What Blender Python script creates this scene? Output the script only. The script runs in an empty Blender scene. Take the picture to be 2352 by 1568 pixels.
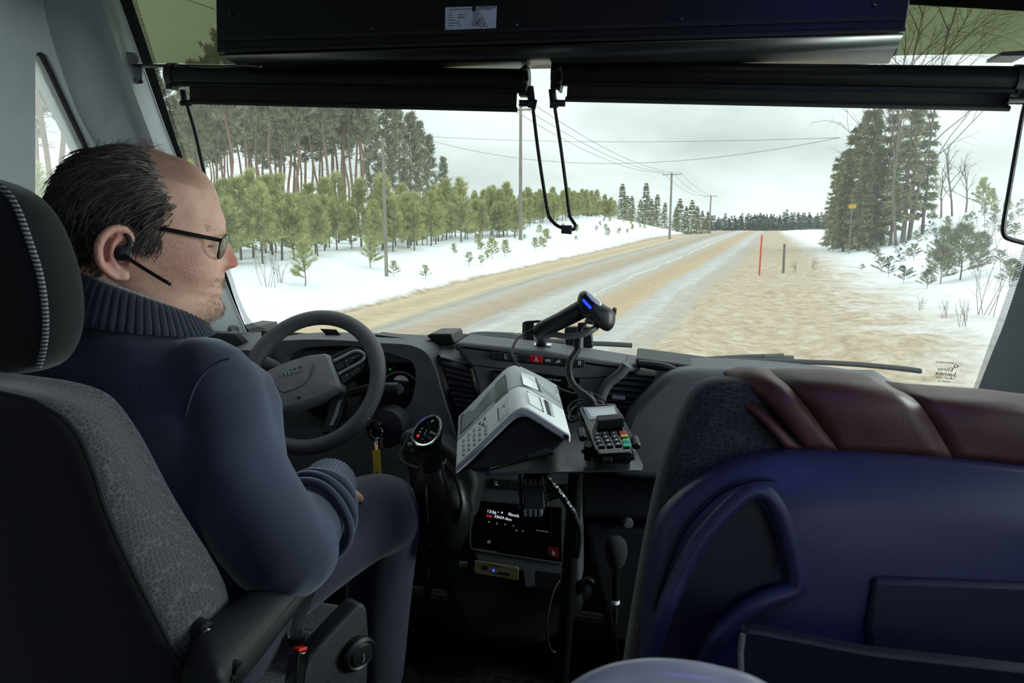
import bpy, math, random
import numpy as np
from mathutils import Vector, Matrix
from mathutils.bvhtree import BVHTree
V = Vector
rnd = random.Random(7)
sc = bpy.context.scene
col = sc.collection

# ---------------------------------------------------------------- camera, sky, exposure
FPX, CX, CY = 1632.0, 1176.0, 784.0          # focal length and centre for a 2352 x 1568 frame
CAM = V((0, 0, 1.28))
YAW, PITCH, ROLL = math.radians(11), math.radians(9.2), math.radians(3.0)
# the bus leans 3 degrees on the cambered road: world axes are the bus axes, gravity is tilted
def lean(v):
    a = ROLL
    return V((v[0]*math.cos(a) - v[2]*math.sin(a), v[1], v[0]*math.sin(a) + v[2]*math.cos(a)))
G_R = lean((math.cos(YAW), math.sin(YAW), 0))
G_F = lean((-math.sin(YAW), math.cos(YAW), 0))
G_U = lean((0, 0, 1))
C_F = G_F*math.cos(PITCH) - G_U*math.sin(PITCH)
C_U = G_U*math.cos(PITCH) + G_F*math.sin(PITCH)
MG = Matrix(((G_R.x, G_F.x, G_U.x, CAM.x), (G_R.y, G_F.y, G_U.y, CAM.y), (G_R.z, G_F.z, G_U.z, CAM.z), (0, 0, 0, 1)))
cd = bpy.data.cameras.new('camera'); cam = bpy.data.objects.new('camera', cd); col.objects.link(cam)
cam.matrix_world = Matrix(((G_R.x, C_U.x, -C_F.x, CAM.x), (G_R.y, C_U.y, -C_F.y, CAM.y), (G_R.z, C_U.z, -C_F.z, CAM.z), (0, 0, 0, 1)))
cd.sensor_width = 36; cd.lens = 36*FPX/2352; cd.clip_start = .02; cd.clip_end = 3000
cd.dof.use_dof = True; cd.dof.focus_distance = 2.2; cd.dof.aperture_fstop = 16
sc.camera = cam
sc.view_settings.view_transform = 'Standard'; sc.view_settings.look = 'None'
sc.view_settings.gamma = 1; sc.view_settings.exposure = 0.8
sc.view_settings.use_curve_mapping = False
sc.cycles.max_bounces = 10; sc.cycles.transparent_max_bounces = 24
sc.cycles.sample_clamp_indirect = 4

def area(name, p, target, sx, sy, power, c):
    d = bpy.data.lights.new(name, 'AREA'); d.shape = 'RECTANGLE'; d.size = sx; d.size_y = sy; d.energy = power; d.color = c
    o = bpy.data.objects.new(name, d); col.objects.link(o); o.location = p; o.rotation_euler = (V(target)-V(p)).to_track_quat('-Z', 'Y').to_euler(); return o
area('door_fill_lamp', (1.0, 1.45, 1.42), (-.6, 1.0, 1.05), .7, .85, 38, (.95, 1, 1))          # added lamp at the entrance door glass, boosting its daylight
area('right_window_fill_lamp', (1.0, -.6, 1.40), (-.6, .2, 1.0), 1.6, .4, 1.5, (.95, 1, 1))    # another added lamp, outside the saloon windows
area('saloon_fill_lamp', (-.2, -.9, 1.96), (-.2, -.85, 0),   .15, 1.4, .35, (.9, .95, 1))             # added unseen ceiling lamp, lifts the dark interior
area('blue_night_lamp', (.42, .1, 1.96), (.42, .5, 0), .1, .5, 1.3, (.12, .16, 1))
w = bpy.data.worlds.new('overcast_sky'); sc.world = w; w.use_nodes = True
nt = w.node_tree; N = nt.nodes; L = nt.links
bg = N['Background']
tc = N.new('ShaderNodeTexCoord'); sep = N.new('ShaderNodeSeparateXYZ'); L.new(tc.outputs['Generated'], sep.inputs[0])
mp = N.new('ShaderNodeMapping'); mp.inputs['Scale'].default_value = (1.6, 1.6, 4.2); mp.inputs['Location'].default_value = (.35, .1, .22)
L.new(tc.outputs['Generated'], mp.inputs[0])
nz = N.new('ShaderNodeTexNoise'); nz.inputs['Scale'].default_value = 1.9; nz.inputs['Detail'].default_value = 6; nz.inputs['Roughness'].default_value = .5
L.new(mp.outputs[0], nz.inputs[0])
cr1 = N.new('ShaderNodeValToRGB'); L.new(nz.outputs[0], cr1.inputs[0])
cr1.color_ramp.elements[0].position = .36; cr1.color_ramp.elements[0].color = (.62, .65, .655, 1)
cr1.color_ramp.elements[1].position = .62; cr1.color_ramp.elements[1].color = (.96, .99, 1.0, 1)
cr2 = N.new('ShaderNodeValToRGB'); L.new(sep.outputs[2], cr2.inputs[0])   # brighter overcast overhead
e = cr2.color_ramp.elements
e[0].position = 0; e[0].color = (1.12, 1.12, 1.12, 1); e[1].position = 1; e[1].color = (1.9, 1.9, 1.95, 1)
k = e.new(.10); k.color = (1.02, 1.02, 1.02, 1); k = e.new(.30); k.color = (1.2, 1.2, 1.2, 1)
mx = N.new('ShaderNodeMix'); mx.data_type = 'RGBA'; mx.blend_type = 'MULTIPLY'; mx.inputs[0].default_value = 1
L.new(cr1.outputs[0], mx.inputs[6]); L.new(cr2.outputs[0], mx.inputs[7]); L.new(mx.outputs[2], bg.inputs[0])
bg.inputs[1].default_value = 1.0

# ---------------------------------------------------------------- pixel helpers
def ray(px, py): return G_R*((px-CX)/FPX) - C_U*((py-CY)/FPX) + C_F
def A(px, py, D): return CAM + ray(px, py)*D                 # the point seen at a pixel, D metres deep
def onp(px, py, p, n):                                       # ... on the plane through p with normal n
    r = ray(px, py); n = V(n); return CAM + r*((V(p)-CAM).dot(n)/r.dot(n))
def onz(px, py, z): return onp(px, py, (0, 0, z), (0, 0, 1))
def ony(px, py, y): return onp(px, py, (0, y, 0), (0, 1, 0))
def onx(px, py, x): return onp(px, py, (x, 0, 0), (1, 0, 0))
def grd(px, py, z):                                          # gravity frame: metres right / ahead / above the camera
    v = V(((px-CX)/FPX, math.cos(PITCH)-(py-CY)/FPX*math.sin(PITCH), -math.sin(PITCH)-(py-CY)/FPX*math.cos(PITCH)))
    return v*(z/v.z)
def dir_at(px, py, D):                                       # gravity frame point at distance D ahead
    v = V(((px-CX)/FPX, math.cos(PITCH)-(py-CY)/FPX*math.sin(PITCH), -math.sin(PITCH)-(py-CY)/FPX*math.cos(PITCH)))
    return v*(D/v.y)

# ---------------------------------------------------------------- mesh helpers
def smooth_pts(pts, n=6, closed=False):
    pts = [V(p) for p in pts]; out = []; m = len(pts)
    g = (lambda i: pts[i % m]) if closed else (lambda i: pts[max(0, min(m-1, i))])
    for i in range(m if closed else m-1):
        a, b, c, d = g(i-1), g(i), g(i+1), g(i+2)
        for j in range(n):
            t = j/n
            out.append(.5*((2*b) + (c-a)*t + (2*a-5*b+4*c-d)*t*t + (3*b-a-3*c+d)*t**3))
    if not closed: out.append(pts[-1])
    return out
def interp(x, xs, ys):
    return float(np.interp(x, xs, ys))
def frame(z, up=(0, 0, 1)):
    z = V(z).normalized(); up = V(up)
    if abs(z.dot(up.normalized())) > .98: up = V((0, 1, 0)) if abs(z.y) < .9 else V((1, 0, 0))
    x = up.cross(z).normalized(); return x, z.cross(x), z
class MB:
    def __init__(s): s.v = []; s.f = []; s.uv = {}; s.mi = []; s.cur = 0
    def vs(s, pts): n = len(s.v); s.v += [tuple(p) for p in pts]; return n
    def face(s, ids): s.f.append(tuple(ids)); s.mi.append(s.cur)
    def poly(s, pts): n = s.vs(pts); s.face(range(n, n+len(pts)))
    def hexa(s, b, t):                                       # two quads, bottom and top
        n = s.vs(list(b)+list(t))
        for q in ((3,2,1,0),(4,5,6,7),(0,1,5,4),(1,2,6,5),(2,3,7,6),(3,0,4,7)): s.face([n+i for i in q])
    def box(s, c, size, ax=None):
        x, y, z = ax if ax else (V((1,0,0)), V((0,1,0)), V((0,0,1)))
        c = V(c); x = V(x)*size[0]/2; y = V(y)*size[1]/2; z = V(z)*size[2]/2
        s.hexa([c-x-y-z, c+x-y-z, c+x+y-z, c-x+y-z], [c-x-y+z, c+x-y+z, c+x+y+z, c-x+y+z])
    def prism(s, pts, vec):
        pts = [V(p) for p in pts]; vec = V(vec); m = len(pts); n = s.vs(pts + [p+vec for p in pts])
        s.face([n+i for i in reversed(range(m))]); s.face([n+m+i for i in range(m)])
        for i in range(m): j = (i+1) % m; s.face((n+i, n+j, n+m+j, n+m+i))
    def loft(s, rings, closed=True, cap=True, loop=False):
        m = len(rings[0]); n = s.vs([p for r in rings for p in r]); k = len(rings)
        for a in range(k if loop else k-1):
            b = (a+1) % k
            for i in range(m if closed else m-1):
                j = (i+1) % m; s.face((n+a*m+i, n+a*m+j, n+b*m+j, n+b*m+i))
        if cap and not loop and closed:
            s.face([n+i for i in reversed(range(m))]); s.face([n+(k-1)*m+i for i in range(m)])
    def tube(s, pts, r, n=8, loop=False, cap=True, flat=1.0, up=(0,0,1)):
        pts = [V(p) for p in pts]; k = len(pts); rings = []; px = None
        for i, p in enumerate(pts):
            a = pts[i-1] if (i or loop) else p; b = pts[(i+1) % k] if (i < k-1 or loop) else p
            t = (b-a)
            t = t.normalized() if t.length > 1e-9 else V((0,0,1))
            if px is None: x, y, _ = frame(t, up)
            else:
                x = (px - t*px.dot(t)); x = x.normalized() if x.length > 1e-6 else frame(t)[0]; y = t.cross(x)
            px = x; rr = r[i] if isinstance(r, (list, tuple)) else r
            rings.append([p + x*(rr*math.cos(q)) + y*(rr*flat*math.sin(q)) for q in [2*math.pi*j/n for j in range(n)]])
        s.loft(rings, cap=cap, loop=loop)
    def cyl(s, a, b, r, r2=None, n=16): s.tube([a, b], [r, r if r2 is None else r2], n)
    def lathe(s, p, axis, prof, n=24, up=(0,0,1), sx=1.0):     # prof: (radius, height)
        x, y, z = frame(axis, up); p = V(p)
        s.loft([[p + z*h + x*(r*sx*math.cos(q)) + y*(r*math.sin(q)) for q in [2*math.pi*j/n for j in range(n)]] for r, h in prof])
    def ell(s, c, rad, ax=None, n=16, m=10):
        x, y, z = ax if ax else (V((1,0,0)), V((0,1,0)), V((0,0,1))); c = V(c); rings = []
        for i in range(m+1):
            ph = math.pi*(i+.02)/(m+.04)
            rings.append([c - V(z)*rad[2]*math.cos(ph) + (V(x)*rad[0]*math.cos(q) + V(y)*rad[1]*math.sin(q))*math.sin(ph) for q in [2*math.pi*j/n for j in range(n)]])
        s.loft(rings)
    def torus(s, c, axis, R, r, n=40, m=10, sy=1.0, up=(0,0,1)):
        x, y, z = frame(axis, up)
        s.tube([V(c)+x*R*math.cos(q)+y*R*sy*math.sin(q) for q in [2*math.pi*i/n for i in range(n)]], r, m, loop=True)
    def grid(s, rows): s.loft(rows, closed=False, cap=False)
    def build(s, name, mat, parent=None, ang=40, bevel=0, seg=2, solid=0, sub=0, off=-1):
        me = bpy.data.meshes.new(name); me.from_pydata(s.v, [], s.f); me.update()
        mats = mat if isinstance(mat, (list, tuple)) else [mat]
        for m in mats: me.materials.append(m)
        if len(mats) > 1: me.polygons.foreach_set('material_index', s.mi)
        if ang:
            me.polygons.foreach_set('use_smooth', [True]*len(me.polygons)); me.set_sharp_from_angle(angle=math.radians(ang))
        o = bpy.data.objects.new(name, me); col.objects.link(o)
        if parent is not None: attach(o, parent)
        if sub: md = o.modifiers.new('sub', 'SUBSURF'); md.levels = md.render_levels = sub
        if solid: md = o.modifiers.new('solid', 'SOLIDIFY'); md.thickness = solid; md.offset = off
        if bevel:
            md = o.modifiers.new('bevel', 'BEVEL'); md.width = bevel; md.segments = seg; md.limit_method = 'ANGLE'; md.angle_limit = math.radians(35)
            md = o.modifiers.new('wn', 'WEIGHTED_NORMAL'); md.keep_sharp = True
        return o
def attach(o, parent):                                       # every mesh is authored in world axes
    o.parent = parent
    o.matrix_parent_inverse = Matrix.Translation(-parent.location) if parent.type == 'EMPTY' else Matrix.Identity(4)
def tag(o, label=None, cat=None, group=None, kind=None):
    for k, v in (('label', label), ('category', cat), ('group', group), ('kind', kind)):
        if v: o[k] = v
    return o
def thing(name, loc, label, cat, group=None):
    o = bpy.data.objects.new(name, None); col.objects.link(o); o.location = loc; o.empty_display_size = .05
    return tag(o, label, cat, group)
def struct(o, name=None):
    o['kind'] = 'structure'; return o
def text(name, s, size, p, xd, yd, mat, parent, ext=.0004, align='CENTER', mirror=False):
    cu = bpy.data.curves.new(name, 'FONT'); cu.body = s; cu.size = size; cu.extrude = ext; cu.align_x = align; cu.align_y = 'CENTER'; cu.resolution_u = 3
    t = bpy.data.objects.new(name, cu); col.objects.link(t); bpy.context.view_layer.update()
    me = bpy.data.meshes.new_from_object(t.evaluated_get(bpy.context.evaluated_depsgraph_get()))
    bpy.data.objects.remove(t); bpy.data.curves.remove(cu)
    x = V(xd).normalized(); z = x.cross(V(yd)).normalized(); y = z.cross(x)
    m = Matrix(((x.x, y.x, z.x, p[0]), (x.y, y.y, z.y, p[1]), (x.z, y.z, z.z, p[2]), (0,0,0,1)))
    me.transform(m @ Matrix.Scale(-1, 4, (1,0,0)) if mirror else m)
    me.materials.clear(); me.materials.append(mat)
    o = bpy.data.objects.new(name, me); col.objects.link(o)
    if parent is not None: attach(o, parent)
    return o
# ---------------------------------------------------------------- materials
def lin(c):
    if isinstance(c, str): c = [int(c[i:i+2], 16)/255 for i in (0, 2, 4)]
    return [x/12.92 if x <= .04045 else ((x+.055)/1.055)**2.4 for x in c]
def mat(name, c, rough=.5, metal=0, var=.12, scale=30, bump=0, bscale=400, spec=.5, sheen=0, coat=0, c2=None, emit=0):
    m = bpy.data.materials.new(name); m.use_nodes = True; n = m.node_tree.nodes; l = m.node_tree.links
    b = n['Principled BSDF']; c = lin(c)
    b.inputs['Roughness'].default_value = rough; b.inputs['Metallic'].default_value = metal
    b.inputs['Specular IOR Level'].default_value = spec
    if sheen: b.inputs['Sheen Weight'].default_value = sheen; b.inputs['Sheen Roughness'].default_value = .4
    if coat: b.inputs['Coat Weight'].default_value = coat; b.inputs['Coat Roughness'].default_value = .1
    t = n.new('ShaderNodeTexCoord'); z = n.new('ShaderNodeTexNoise'); z.inputs['Scale'].default_value = scale; z.inputs['Detail'].default_value = 3
    l.new(t.outputs['Object'], z.inputs['Vector'])
    r = n.new('ShaderNodeValToRGB'); l.new(z.outputs[0], r.inputs[0])
    c2 = lin(c2) if c2 else [x*(1+var) for x in c]
    r.color_ramp.elements[0].position = .3; r.color_ramp.elements[0].color = (*[x*(1-var) for x in c], 1)
    r.color_ramp.elements[1].position = .7; r.color_ramp.elements[1].color = (*c2, 1)
    l.new(r.outputs[0], b.inputs['Base Color'])
    if emit: l.new(r.outputs[0], b.inputs['Emission Color']); b.inputs['Emission Strength'].default_value = emit
    if bump:
        z2 = n.new('ShaderNodeTexNoise'); z2.inputs['Scale'].default_value = bscale; l.new(t.outputs['Object'], z2.inputs['Vector'])
        bp = n.new('ShaderNodeBump'); bp.inputs['Strength'].default_value = bump; bp.inputs['Distance'].default_value = .002
        l.new(z2.outputs[0], bp.inputs['Height']); l.new(bp.outputs[0], b.inputs['Normal'])
    return m
def nodes(m): return m.node_tree.nodes, m.node_tree.links, m.node_tree.nodes['Principled BSDF']
M_black = mat('black_plastic', '131416', .45, bump=.15)
M_gloss = mat('gloss_black', '08090b', .12, spec=.6)
M_dash = mat('dash_plastic', '54565b', .55, bump=.35, bscale=900)
M_dash2 = mat('dash_dark_plastic', '1d1f23', .55, bump=.3, bscale=900)
M_chrome = mat('chrome', 'd5d8da', .15, metal=1)
M_steel = mat('dark_steel', '55585c', .35, metal=1)
M_blackmetal = mat('black_painted_metal', '08090a', .40, spec=.4)
M_rubber = mat('black_rubber', '0d0e0f', .8)
M_white = mat('white_print', 'e6e8ea', .6)
M_ink = mat('dark_print', '101114', .6)
M_red = mat('red_plastic', 'b81a26', .4)
M_cable = mat('cable_black', '0b0b0c', .5)
# ================================================================ OUTSIDE (gravity frame, metres from the camera)
ROADZ = -2.05
rows_px = [(800, 500, 1497), (745, 702, 1556), (718, 800, 1582), (694, 900, 1600), (668, 996, 1624), (643, 1090, 1650), (620, 1192, 1678), (597, 1291, 1704),
           (575, 1393, 1726), (560, 1458, 1740), (548, 1512, 1750), (535, 1590, 1760), (529, 1640, 1768), (525.5, 1700, 1776)]
le = [grd(x, y, ROADZ) for y, x, _ in rows_px]; re_ = [grd(x, y, ROADZ) for y, _, x in rows_px]
for arr in (le, re_):                                        # run the road on behind the bus
    d = (arr[2]-arr[0]).normalized()
    arr.insert(0, arr[0]-d*5); arr.insert(0, arr[0]-d*12)
le = smooth_pts(le, 4); re_ = smooth_pts(re_, 4)
def gsm(arr): return [V((p.x, p.y, 0)) for p in arr]
lat_l = [0, .25, .6, 1.2, 2, 3, 4.5, 6, 8, 10, 13, 17, 22, 30, 42, 60, 90, 140, 220]
pro_l = [0, .12, .3, .36, .45, .62, .85, 1, 1.06, 1.1, 1.12, 1.15, 1.2, 1.3, 1.4, 1.5, 1.6, 1.8, 2.0]
lat_r = [0, .2, .5, .9, 1.6, 2.5, 3.5, 4.6, 5.8, 7, 8, 9.2, 10.5, 12, 14, 16.5, 19, 23, 28, 36, 50, 80, 140, 220]
pro_r = [0, .05, .13, .06, .02, .03, .06, .05, .05, .12, .3, .6, 1.0, 1.55, 2.2, 2.9, 3.5, 3.8, 4.0, 4.15, 4.3, 4.6, 5, 5.5]
ground = MB(); G_rows = []; lat_attr = []
from mathutils import noise as mn
for i in range(len(le)):
    pl, pr = V(le[i]), V(re_[i]); pl.z = pr.z = 0
    j0, j1 = max(0, i-3), min(len(le)-1, i+3)
    tl = V(le[j1]-le[j0]); tr = V(re_[j1]-re_[j0]); tl.z = tr.z = 0; tl.normalize(); tr.normalize()
    nl = V((-tl.y, tl.x, 0)); nr = V((tr.y, -tr.x, 0))
    sl = interp(pl.y, [0, 20, 30, 50, 80, 110, 150, 200, 400], [.7, .8, .85, 1.0, 2.1, 3.4, 2.6, 1.2, 0.2])
    sr = interp(pr.y, [0, 15, 25, 70, 120, 200, 420], [.75, .85, 1, 1, .8, .3, .1])
    row = []
    for la, pz in zip(reversed(lat_l), reversed(pro_l)):
        p = pl + nl*la; p.z = ROADZ + pz*sl; row.append((p, -la))
    for u in (.2, .4, .6, .8):
        p = pl.lerp(pr, u); p.z = ROADZ + .06*math.sin(u*math.pi); row.append((p, -.001))
    for la, pz in zip(lat_r, pro_r):
        p = pr + nr*la; p.z = ROADZ + pz*sr; row.append((p, la))
    G_rows.append(row)
NL = len(lat_l)
def bump(p, la):
    k = min(1, max(0, abs(la)-.1))*min(1, 60/max(8, p.y))
    return (mn.noise(p*.35)*.22 + mn.noise(p*1.3)*.09 + mn.noise(p*4)*.025*(2.4 if 0 < la < 7 else 1))*k
# finer rows: resample every pair for a natural snow surface
fine = []
for a, b in zip(G_rows[:-1], G_rows[1:]):
    n = 3 if a[0][0].y < 60 else 1
    for q in range(n):
        fine.append([(x.lerp(y, q/n), la) for (x, la), (y, _) in zip(a, b)])
fine.append(G_rows[-1])
fine2 = []
for row in fine:
    r = []
    for i, (p, la) in enumerate(row):
        r.append((p, la))
        if i+1 < len(row) and abs(la) >= 2.4 and abs(row[i+1][1]) >= 2.4 and abs(la) < 60:
            r.append(((p + row[i+1][0])*.5, (la+row[i+1][1])/2))
    fine2.append([(V((p.x, p.y, p.z + bump(p, la))), la) for p, la in r])
i_l = next(i for i, (p, la) in enumerate(fine2[0]) if la == 0)          # the left road edge column
i_r = i_l + 5
rd = MB(); rd.grid([[p for p, la in r[i_l:i_r+1]] for r in fine2])
gl = MB(); gl.grid([[p for p, la in r[:i_l+1]] for r in fine2]); al = [la for r in fine2 for p, la in r[:i_l+1]]
gr = MB(); gr.grid([[p for p, la in r[i_r:]] for r in fine2]); ar = [la for r in fine2 for p, la in r[i_r:]]
def snow_material(name, tan):
    m = mat(name, 'f4f8fb', .85, var=.03, scale=.7, bump=.9, bscale=9); m.node_tree.nodes['Bump'].inputs['Distance'].default_value = .05; n, l, b = nodes(m)
    base = b.inputs['Base Color'].links[0].from_socket
    at = n.new('ShaderNodeAttribute'); at.attribute_name = 'lateral'
    t = n.new('ShaderNodeTexCoord'); z = n.new('ShaderNodeTexNoise'); z.inputs['Scale'].default_value = .8; z.inputs['Detail'].default_value = 8; z.inputs['Roughness'].default_value = .65
    l.new(t.outputs['Object'], z.inputs[0])
    ma = n.new('ShaderNodeMath'); ma.operation = 'MULTIPLY_ADD'; l.new(z.outputs[0], ma.inputs[0]); ma.inputs[1].default_value = 5 if tan > 2 else .5; l.new(at.outputs['Fac'], ma.inputs[2])
    mr = n.new('ShaderNodeMapRange'); l.new(ma.outputs[0], mr.inputs[0]); mr.inputs[1].default_value = tan; mr.inputs[2].default_value = tan*1.6
    z3 = n.new('ShaderNodeTexNoise'); z3.inputs['Scale'].default_value = 3.2; z3.inputs['Detail'].default_value = 9; z3.inputs['Roughness'].default_value = .75; l.new(t.outputs['Object'], z3.inputs[0])
    r = n.new('ShaderNodeValToRGB'); l.new(z3.outputs[0], r.inputs[0]); e = r.color_ramp.elements
    e[0].position = .3; e[0].color = (*lin('8c7a60'), 1); e[1].position = .68; e[1].color = (*lin('d3c6b1'), 1); k = e.new(.48); k.color = (*lin('b5a286'), 1)
    mx = n.new('ShaderNodeMix'); mx.data_type = 'RGBA'; l.new(mr.outputs[0], mx.inputs[0]); l.new(r.outputs[0], mx.inputs[6]); l.new(base, mx.inputs[7])
    l.new(mx.outputs[2], b.inputs['Base Color']); return m
def ground_piece(mb, name, m, attr):
    o = mb.build(name, m, ang=60)
    if attr:
        a = o.data.attributes.new('lateral', 'FLOAT', 'POINT'); a.data.foreach_set('value', [abs(x) for x in attr])
    o.data.transform(MG); struct(o); return o
ground_piece(gl, 'snow_ground_left', snow_material('snow_left', .35), al)
ground_piece(gr, 'snow_ground_right', snow_material('snow_right', 6.0), ar)
# road surface: sanded strips and wet wheel tracks running along it
m_road = mat('sanded_road', 'b0a48f', .75); n, l, b = nodes(m_road)
uvn = n.new('ShaderNodeAttribute'); uvn.attribute_name = 'across'; uvl = n.new('ShaderNodeAttribute'); uvl.attribute_name = 'along'
cmb = n.new('ShaderNodeCombineXYZ'); l.new(uvn.outputs['Fac'], cmb.inputs[0]); l.new(uvl.outputs['Fac'], cmb.inputs[1])
mpp = n.new('ShaderNodeMapping'); mpp.inputs['Scale'].default_value = (14, .09, 1); l.new(cmb.outputs[0], mpp.inputs[0])
zz = n.new('ShaderNodeTexNoise'); zz.inputs['Scale'].default_value = 2; zz.inputs['Detail'].default_value = 8; zz.inputs['Roughness'].default_value = .6; l.new(mpp.outputs[0], zz.inputs[0])
ma = n.new('ShaderNodeMath'); ma.operation = 'MULTIPLY_ADD'; l.new(zz.outputs[0], ma.inputs[0]); ma.inputs[1].default_value = .12; l.new(uvn.outputs['Fac'], ma.inputs[2])
rp = n.new('ShaderNodeValToRGB'); l.new(ma.outputs[0], rp.inputs[0]); e = rp.color_ramp.elements
stops = [(0.06, 'cdb894'), (.17, 'baa480'), (.25, 'cbb896'), (.30, 'a0978a'), (.345, 'b0aca4'), (.40, 'b09d83'), (.50, 'a8947a'), (.53, 'a9a49b'), (.60, 'c2beb6'),
         (.675, 'b2aea6'), (.69, 'd8d4ca'), (.70, 'b0aca4'), (.745, 'b4a288'), (.79, 'b59a76'), (.87, 'bca27d'), (.90, 'b3b0aa'), (.96, 'bebcb8'), (1.0, 'aea596')]
e[0].position = stops[0][0]; e[0].color = (*lin(stops[0][1]), 1); e[1].position = 1; e[1].color = (*lin(stops[-1][1]), 1)
for p_, c_ in stops[1:-1]: k = e.new(p_); k.color = (*lin(c_), 1)
z5 = n.new('ShaderNodeTexNoise'); z5.inputs['Scale'].default_value = 2.5; z5.inputs['Detail'].default_value = 9; z5.inputs['Roughness'].default_value = .7
t5 = n.new('ShaderNodeTexCoord'); l.new(t5.outputs['Object'], z5.inputs[0])
mr5 = n.new('ShaderNodeMapRange'); l.new(z5.outputs[0], mr5.inputs[0]); mr5.inputs[1].default_value = .3; mr5.inputs[2].default_value = .7; mr5.inputs[3].default_value = .8; mr5.inputs[4].default_value = 1.15
mx5 = n.new('ShaderNodeMix'); mx5.data_type = 'RGBA'; mx5.blend_type = 'MULTIPLY'; mx5.inputs[0].default_value = 1; l.new(rp.outputs[0], mx5.inputs[6]); l.new(mr5.outputs[0], mx5.inputs[7])
l.new(mx5.outputs[2], b.inputs['Base Color'])
o = rd.build('road', m_road, ang=60)
us = [0, .2, .4, .6, .8, 1.0]
a = o.data.attributes.new('across', 'FLOAT', 'POINT'); a.data.foreach_set('value', [us[i % 6] for i in range(len(rd.v))])
al_ = []; dist = 0
for i, r in enumerate(fine2):
    if i: dist += (r[i_l][0]-fine2[i-1][i_l][0]).length
    al_ += [dist]*6
a = o.data.attributes.new('along', 'FLOAT', 'POINT'); a.data.foreach_set('value', al_)
o.data.transform(MG); struct(o)
# distant plain beyond the rise
fp = MB(); fp.poly([(-1500, 380, -5), (1500, 380, -5), (1500, 1500, -4), (-1500, 1500, -4)]); 
o = fp.build('far_ground', mat('far_snow', 'dfe5e8', .9)); o.data.transform(MG); struct(o)
fp = MB(); fp.poly([(-500, -300, -4), (500, -300, -4), (500, 420, -5.2), (-500, 420, -5.2)]); 
o = fp.build('ground', bpy.data.materials['far_snow']); o.data.transform(MG); struct(o)

tv, tf = [], []
for mb in (gl, gr, rd):
    k = len(tv); tv += mb.v; tf += [tuple(i+k for i in f) for f in mb.f]
bvh = BVHTree.FromPolygons(tv, tf)
def hz(x, y):
    h = bvh.ray_cast(V((x, y, 60)), V((0, 0, -1)))
    return h[0].z if h[0] else -3.0
left_c = [r[i_l][0] for r in fine2]
def beside(i_row_y, lateral):                                 # a point beside the road, lateral < 0: left of its left edge
    ys = [r[i_l if lateral < 0 else i_r][0].y for r in fine2]
    k = min(range(len(ys)), key=lambda q: abs(ys[q]-i_row_y)); k = max(2, min(len(fine2)-3, k))
    c = i_l if lateral < 0 else i_r
    p = fine2[k][c][0]; t = (fine2[k+2][c][0]-fine2[k-2][c][0]); t.z = 0; t.normalize()
    p = p + t*(i_row_y-p.y)
    nn = V((t.y, -t.x, 0))
    return p + nn*lateral

# ---------------------------------------------------------------- plants
def foliage_mat(name, c, c2, var=.3, scale=1.2):
    m = mat(name, c, .7, var=var, scale=scale, c2=c2, spec=.2); return m
M_pine = foliage_mat('pine_needles', '86886c', 'a8a98c'); M_young = foliage_mat('young_pine_needles', 'a4ab6c', 'd0d494')
M_spruce = foliage_mat('spruce_needles', '767a5c', 'a8a882'); M_far = foliage_mat('far_forest_needles', '4a564e', '5f6c60')
M_bark = mat('pine_bark', 'a8795c', .9, var=.25, scale=3, c2='8d8178'); M_bark2 = mat('grey_bark', '6d665d', .9, var=.3, scale=4)
M_twig = mat('bare_twigs', '7c7268', .9)
def rv(s): return V((rnd.uniform(-s, s), rnd.uniform(-s, s), rnd.uniform(-s, s)))
def spray(mb, p, d, size, k, wd=.16, spread=.75):             # a tuft of k pointed blades
    for _ in range(k):
        t = (d + rv(spread)).normalized(); ln = size*rnd.uniform(.6, 1.15); s = t.cross(rv(1)).normalized()*ln*wd
        q = p + rv(size*.25); mb.poly([q - s, q + s, q + t*ln])
def trunk_tube(h, r0, r1, bend=.02, n=7, start=-.3):
    pts = [V((rnd.uniform(-bend, bend)*h*(i > 0), rnd.uniform(-bend, bend)*h*(i > 0), start + (h-start)*i/5)) for i in range(6)]
    mb = MB(); mb.tube(smooth_pts(pts, 3), [r0 + (r1-r0)*i/15 for i in range(16)], n); return mb
def plant(name, fol, trk, mf, mt, part='foliage', part2='trunk'):
    r = bpy.data.objects.new(name, None); col.objects.link(r); r.empty_display_size = .1
    fol.build(part, mf, r, ang=0); trk.build(part2, mt, r); return r
def proto_tall_pine(h, crown0, nb=64, wide=1.0):
    f = MB(); t = trunk_tube(h, .17, .04)
    for i in range(nb):
        z = h*(crown0 + (1-crown0)*((i+rnd.random())/nb)**.85); q = (z/h-crown0)/(1-crown0)
        ln = wide*(1.9*(1-q)**.6 + .35)*rnd.uniform(.6, 1.15)*min(1, .45+q*2.2); a = rnd.uniform(0, 6.283)
        d = V((math.cos(a), math.sin(a), rnd.uniform(-.1, .35)+q*.5)).normalized(); p0 = V((0, 0, z))
        t.tube([p0, p0+d*ln*.9], [.03, .012], 3)
        for j in range(6):
            u = rnd.uniform(.3, 1.0); spray(f, p0 + d*ln*u + rv(.3), (d+V((0, 0, .5))).normalized(), .60, 7, .13)
    for i in range(10):                                       # dead stubs below the crown
        z = h*rnd.uniform(.25, crown0); a = rnd.uniform(0, 6.28); t.tube([V((0, 0, z)), V((math.cos(a)*.8, math.sin(a)*.8, z-.1))], [.02, .008], 3)
    return plant('tall_pine', f, t, M_pine, M_bark)
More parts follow.
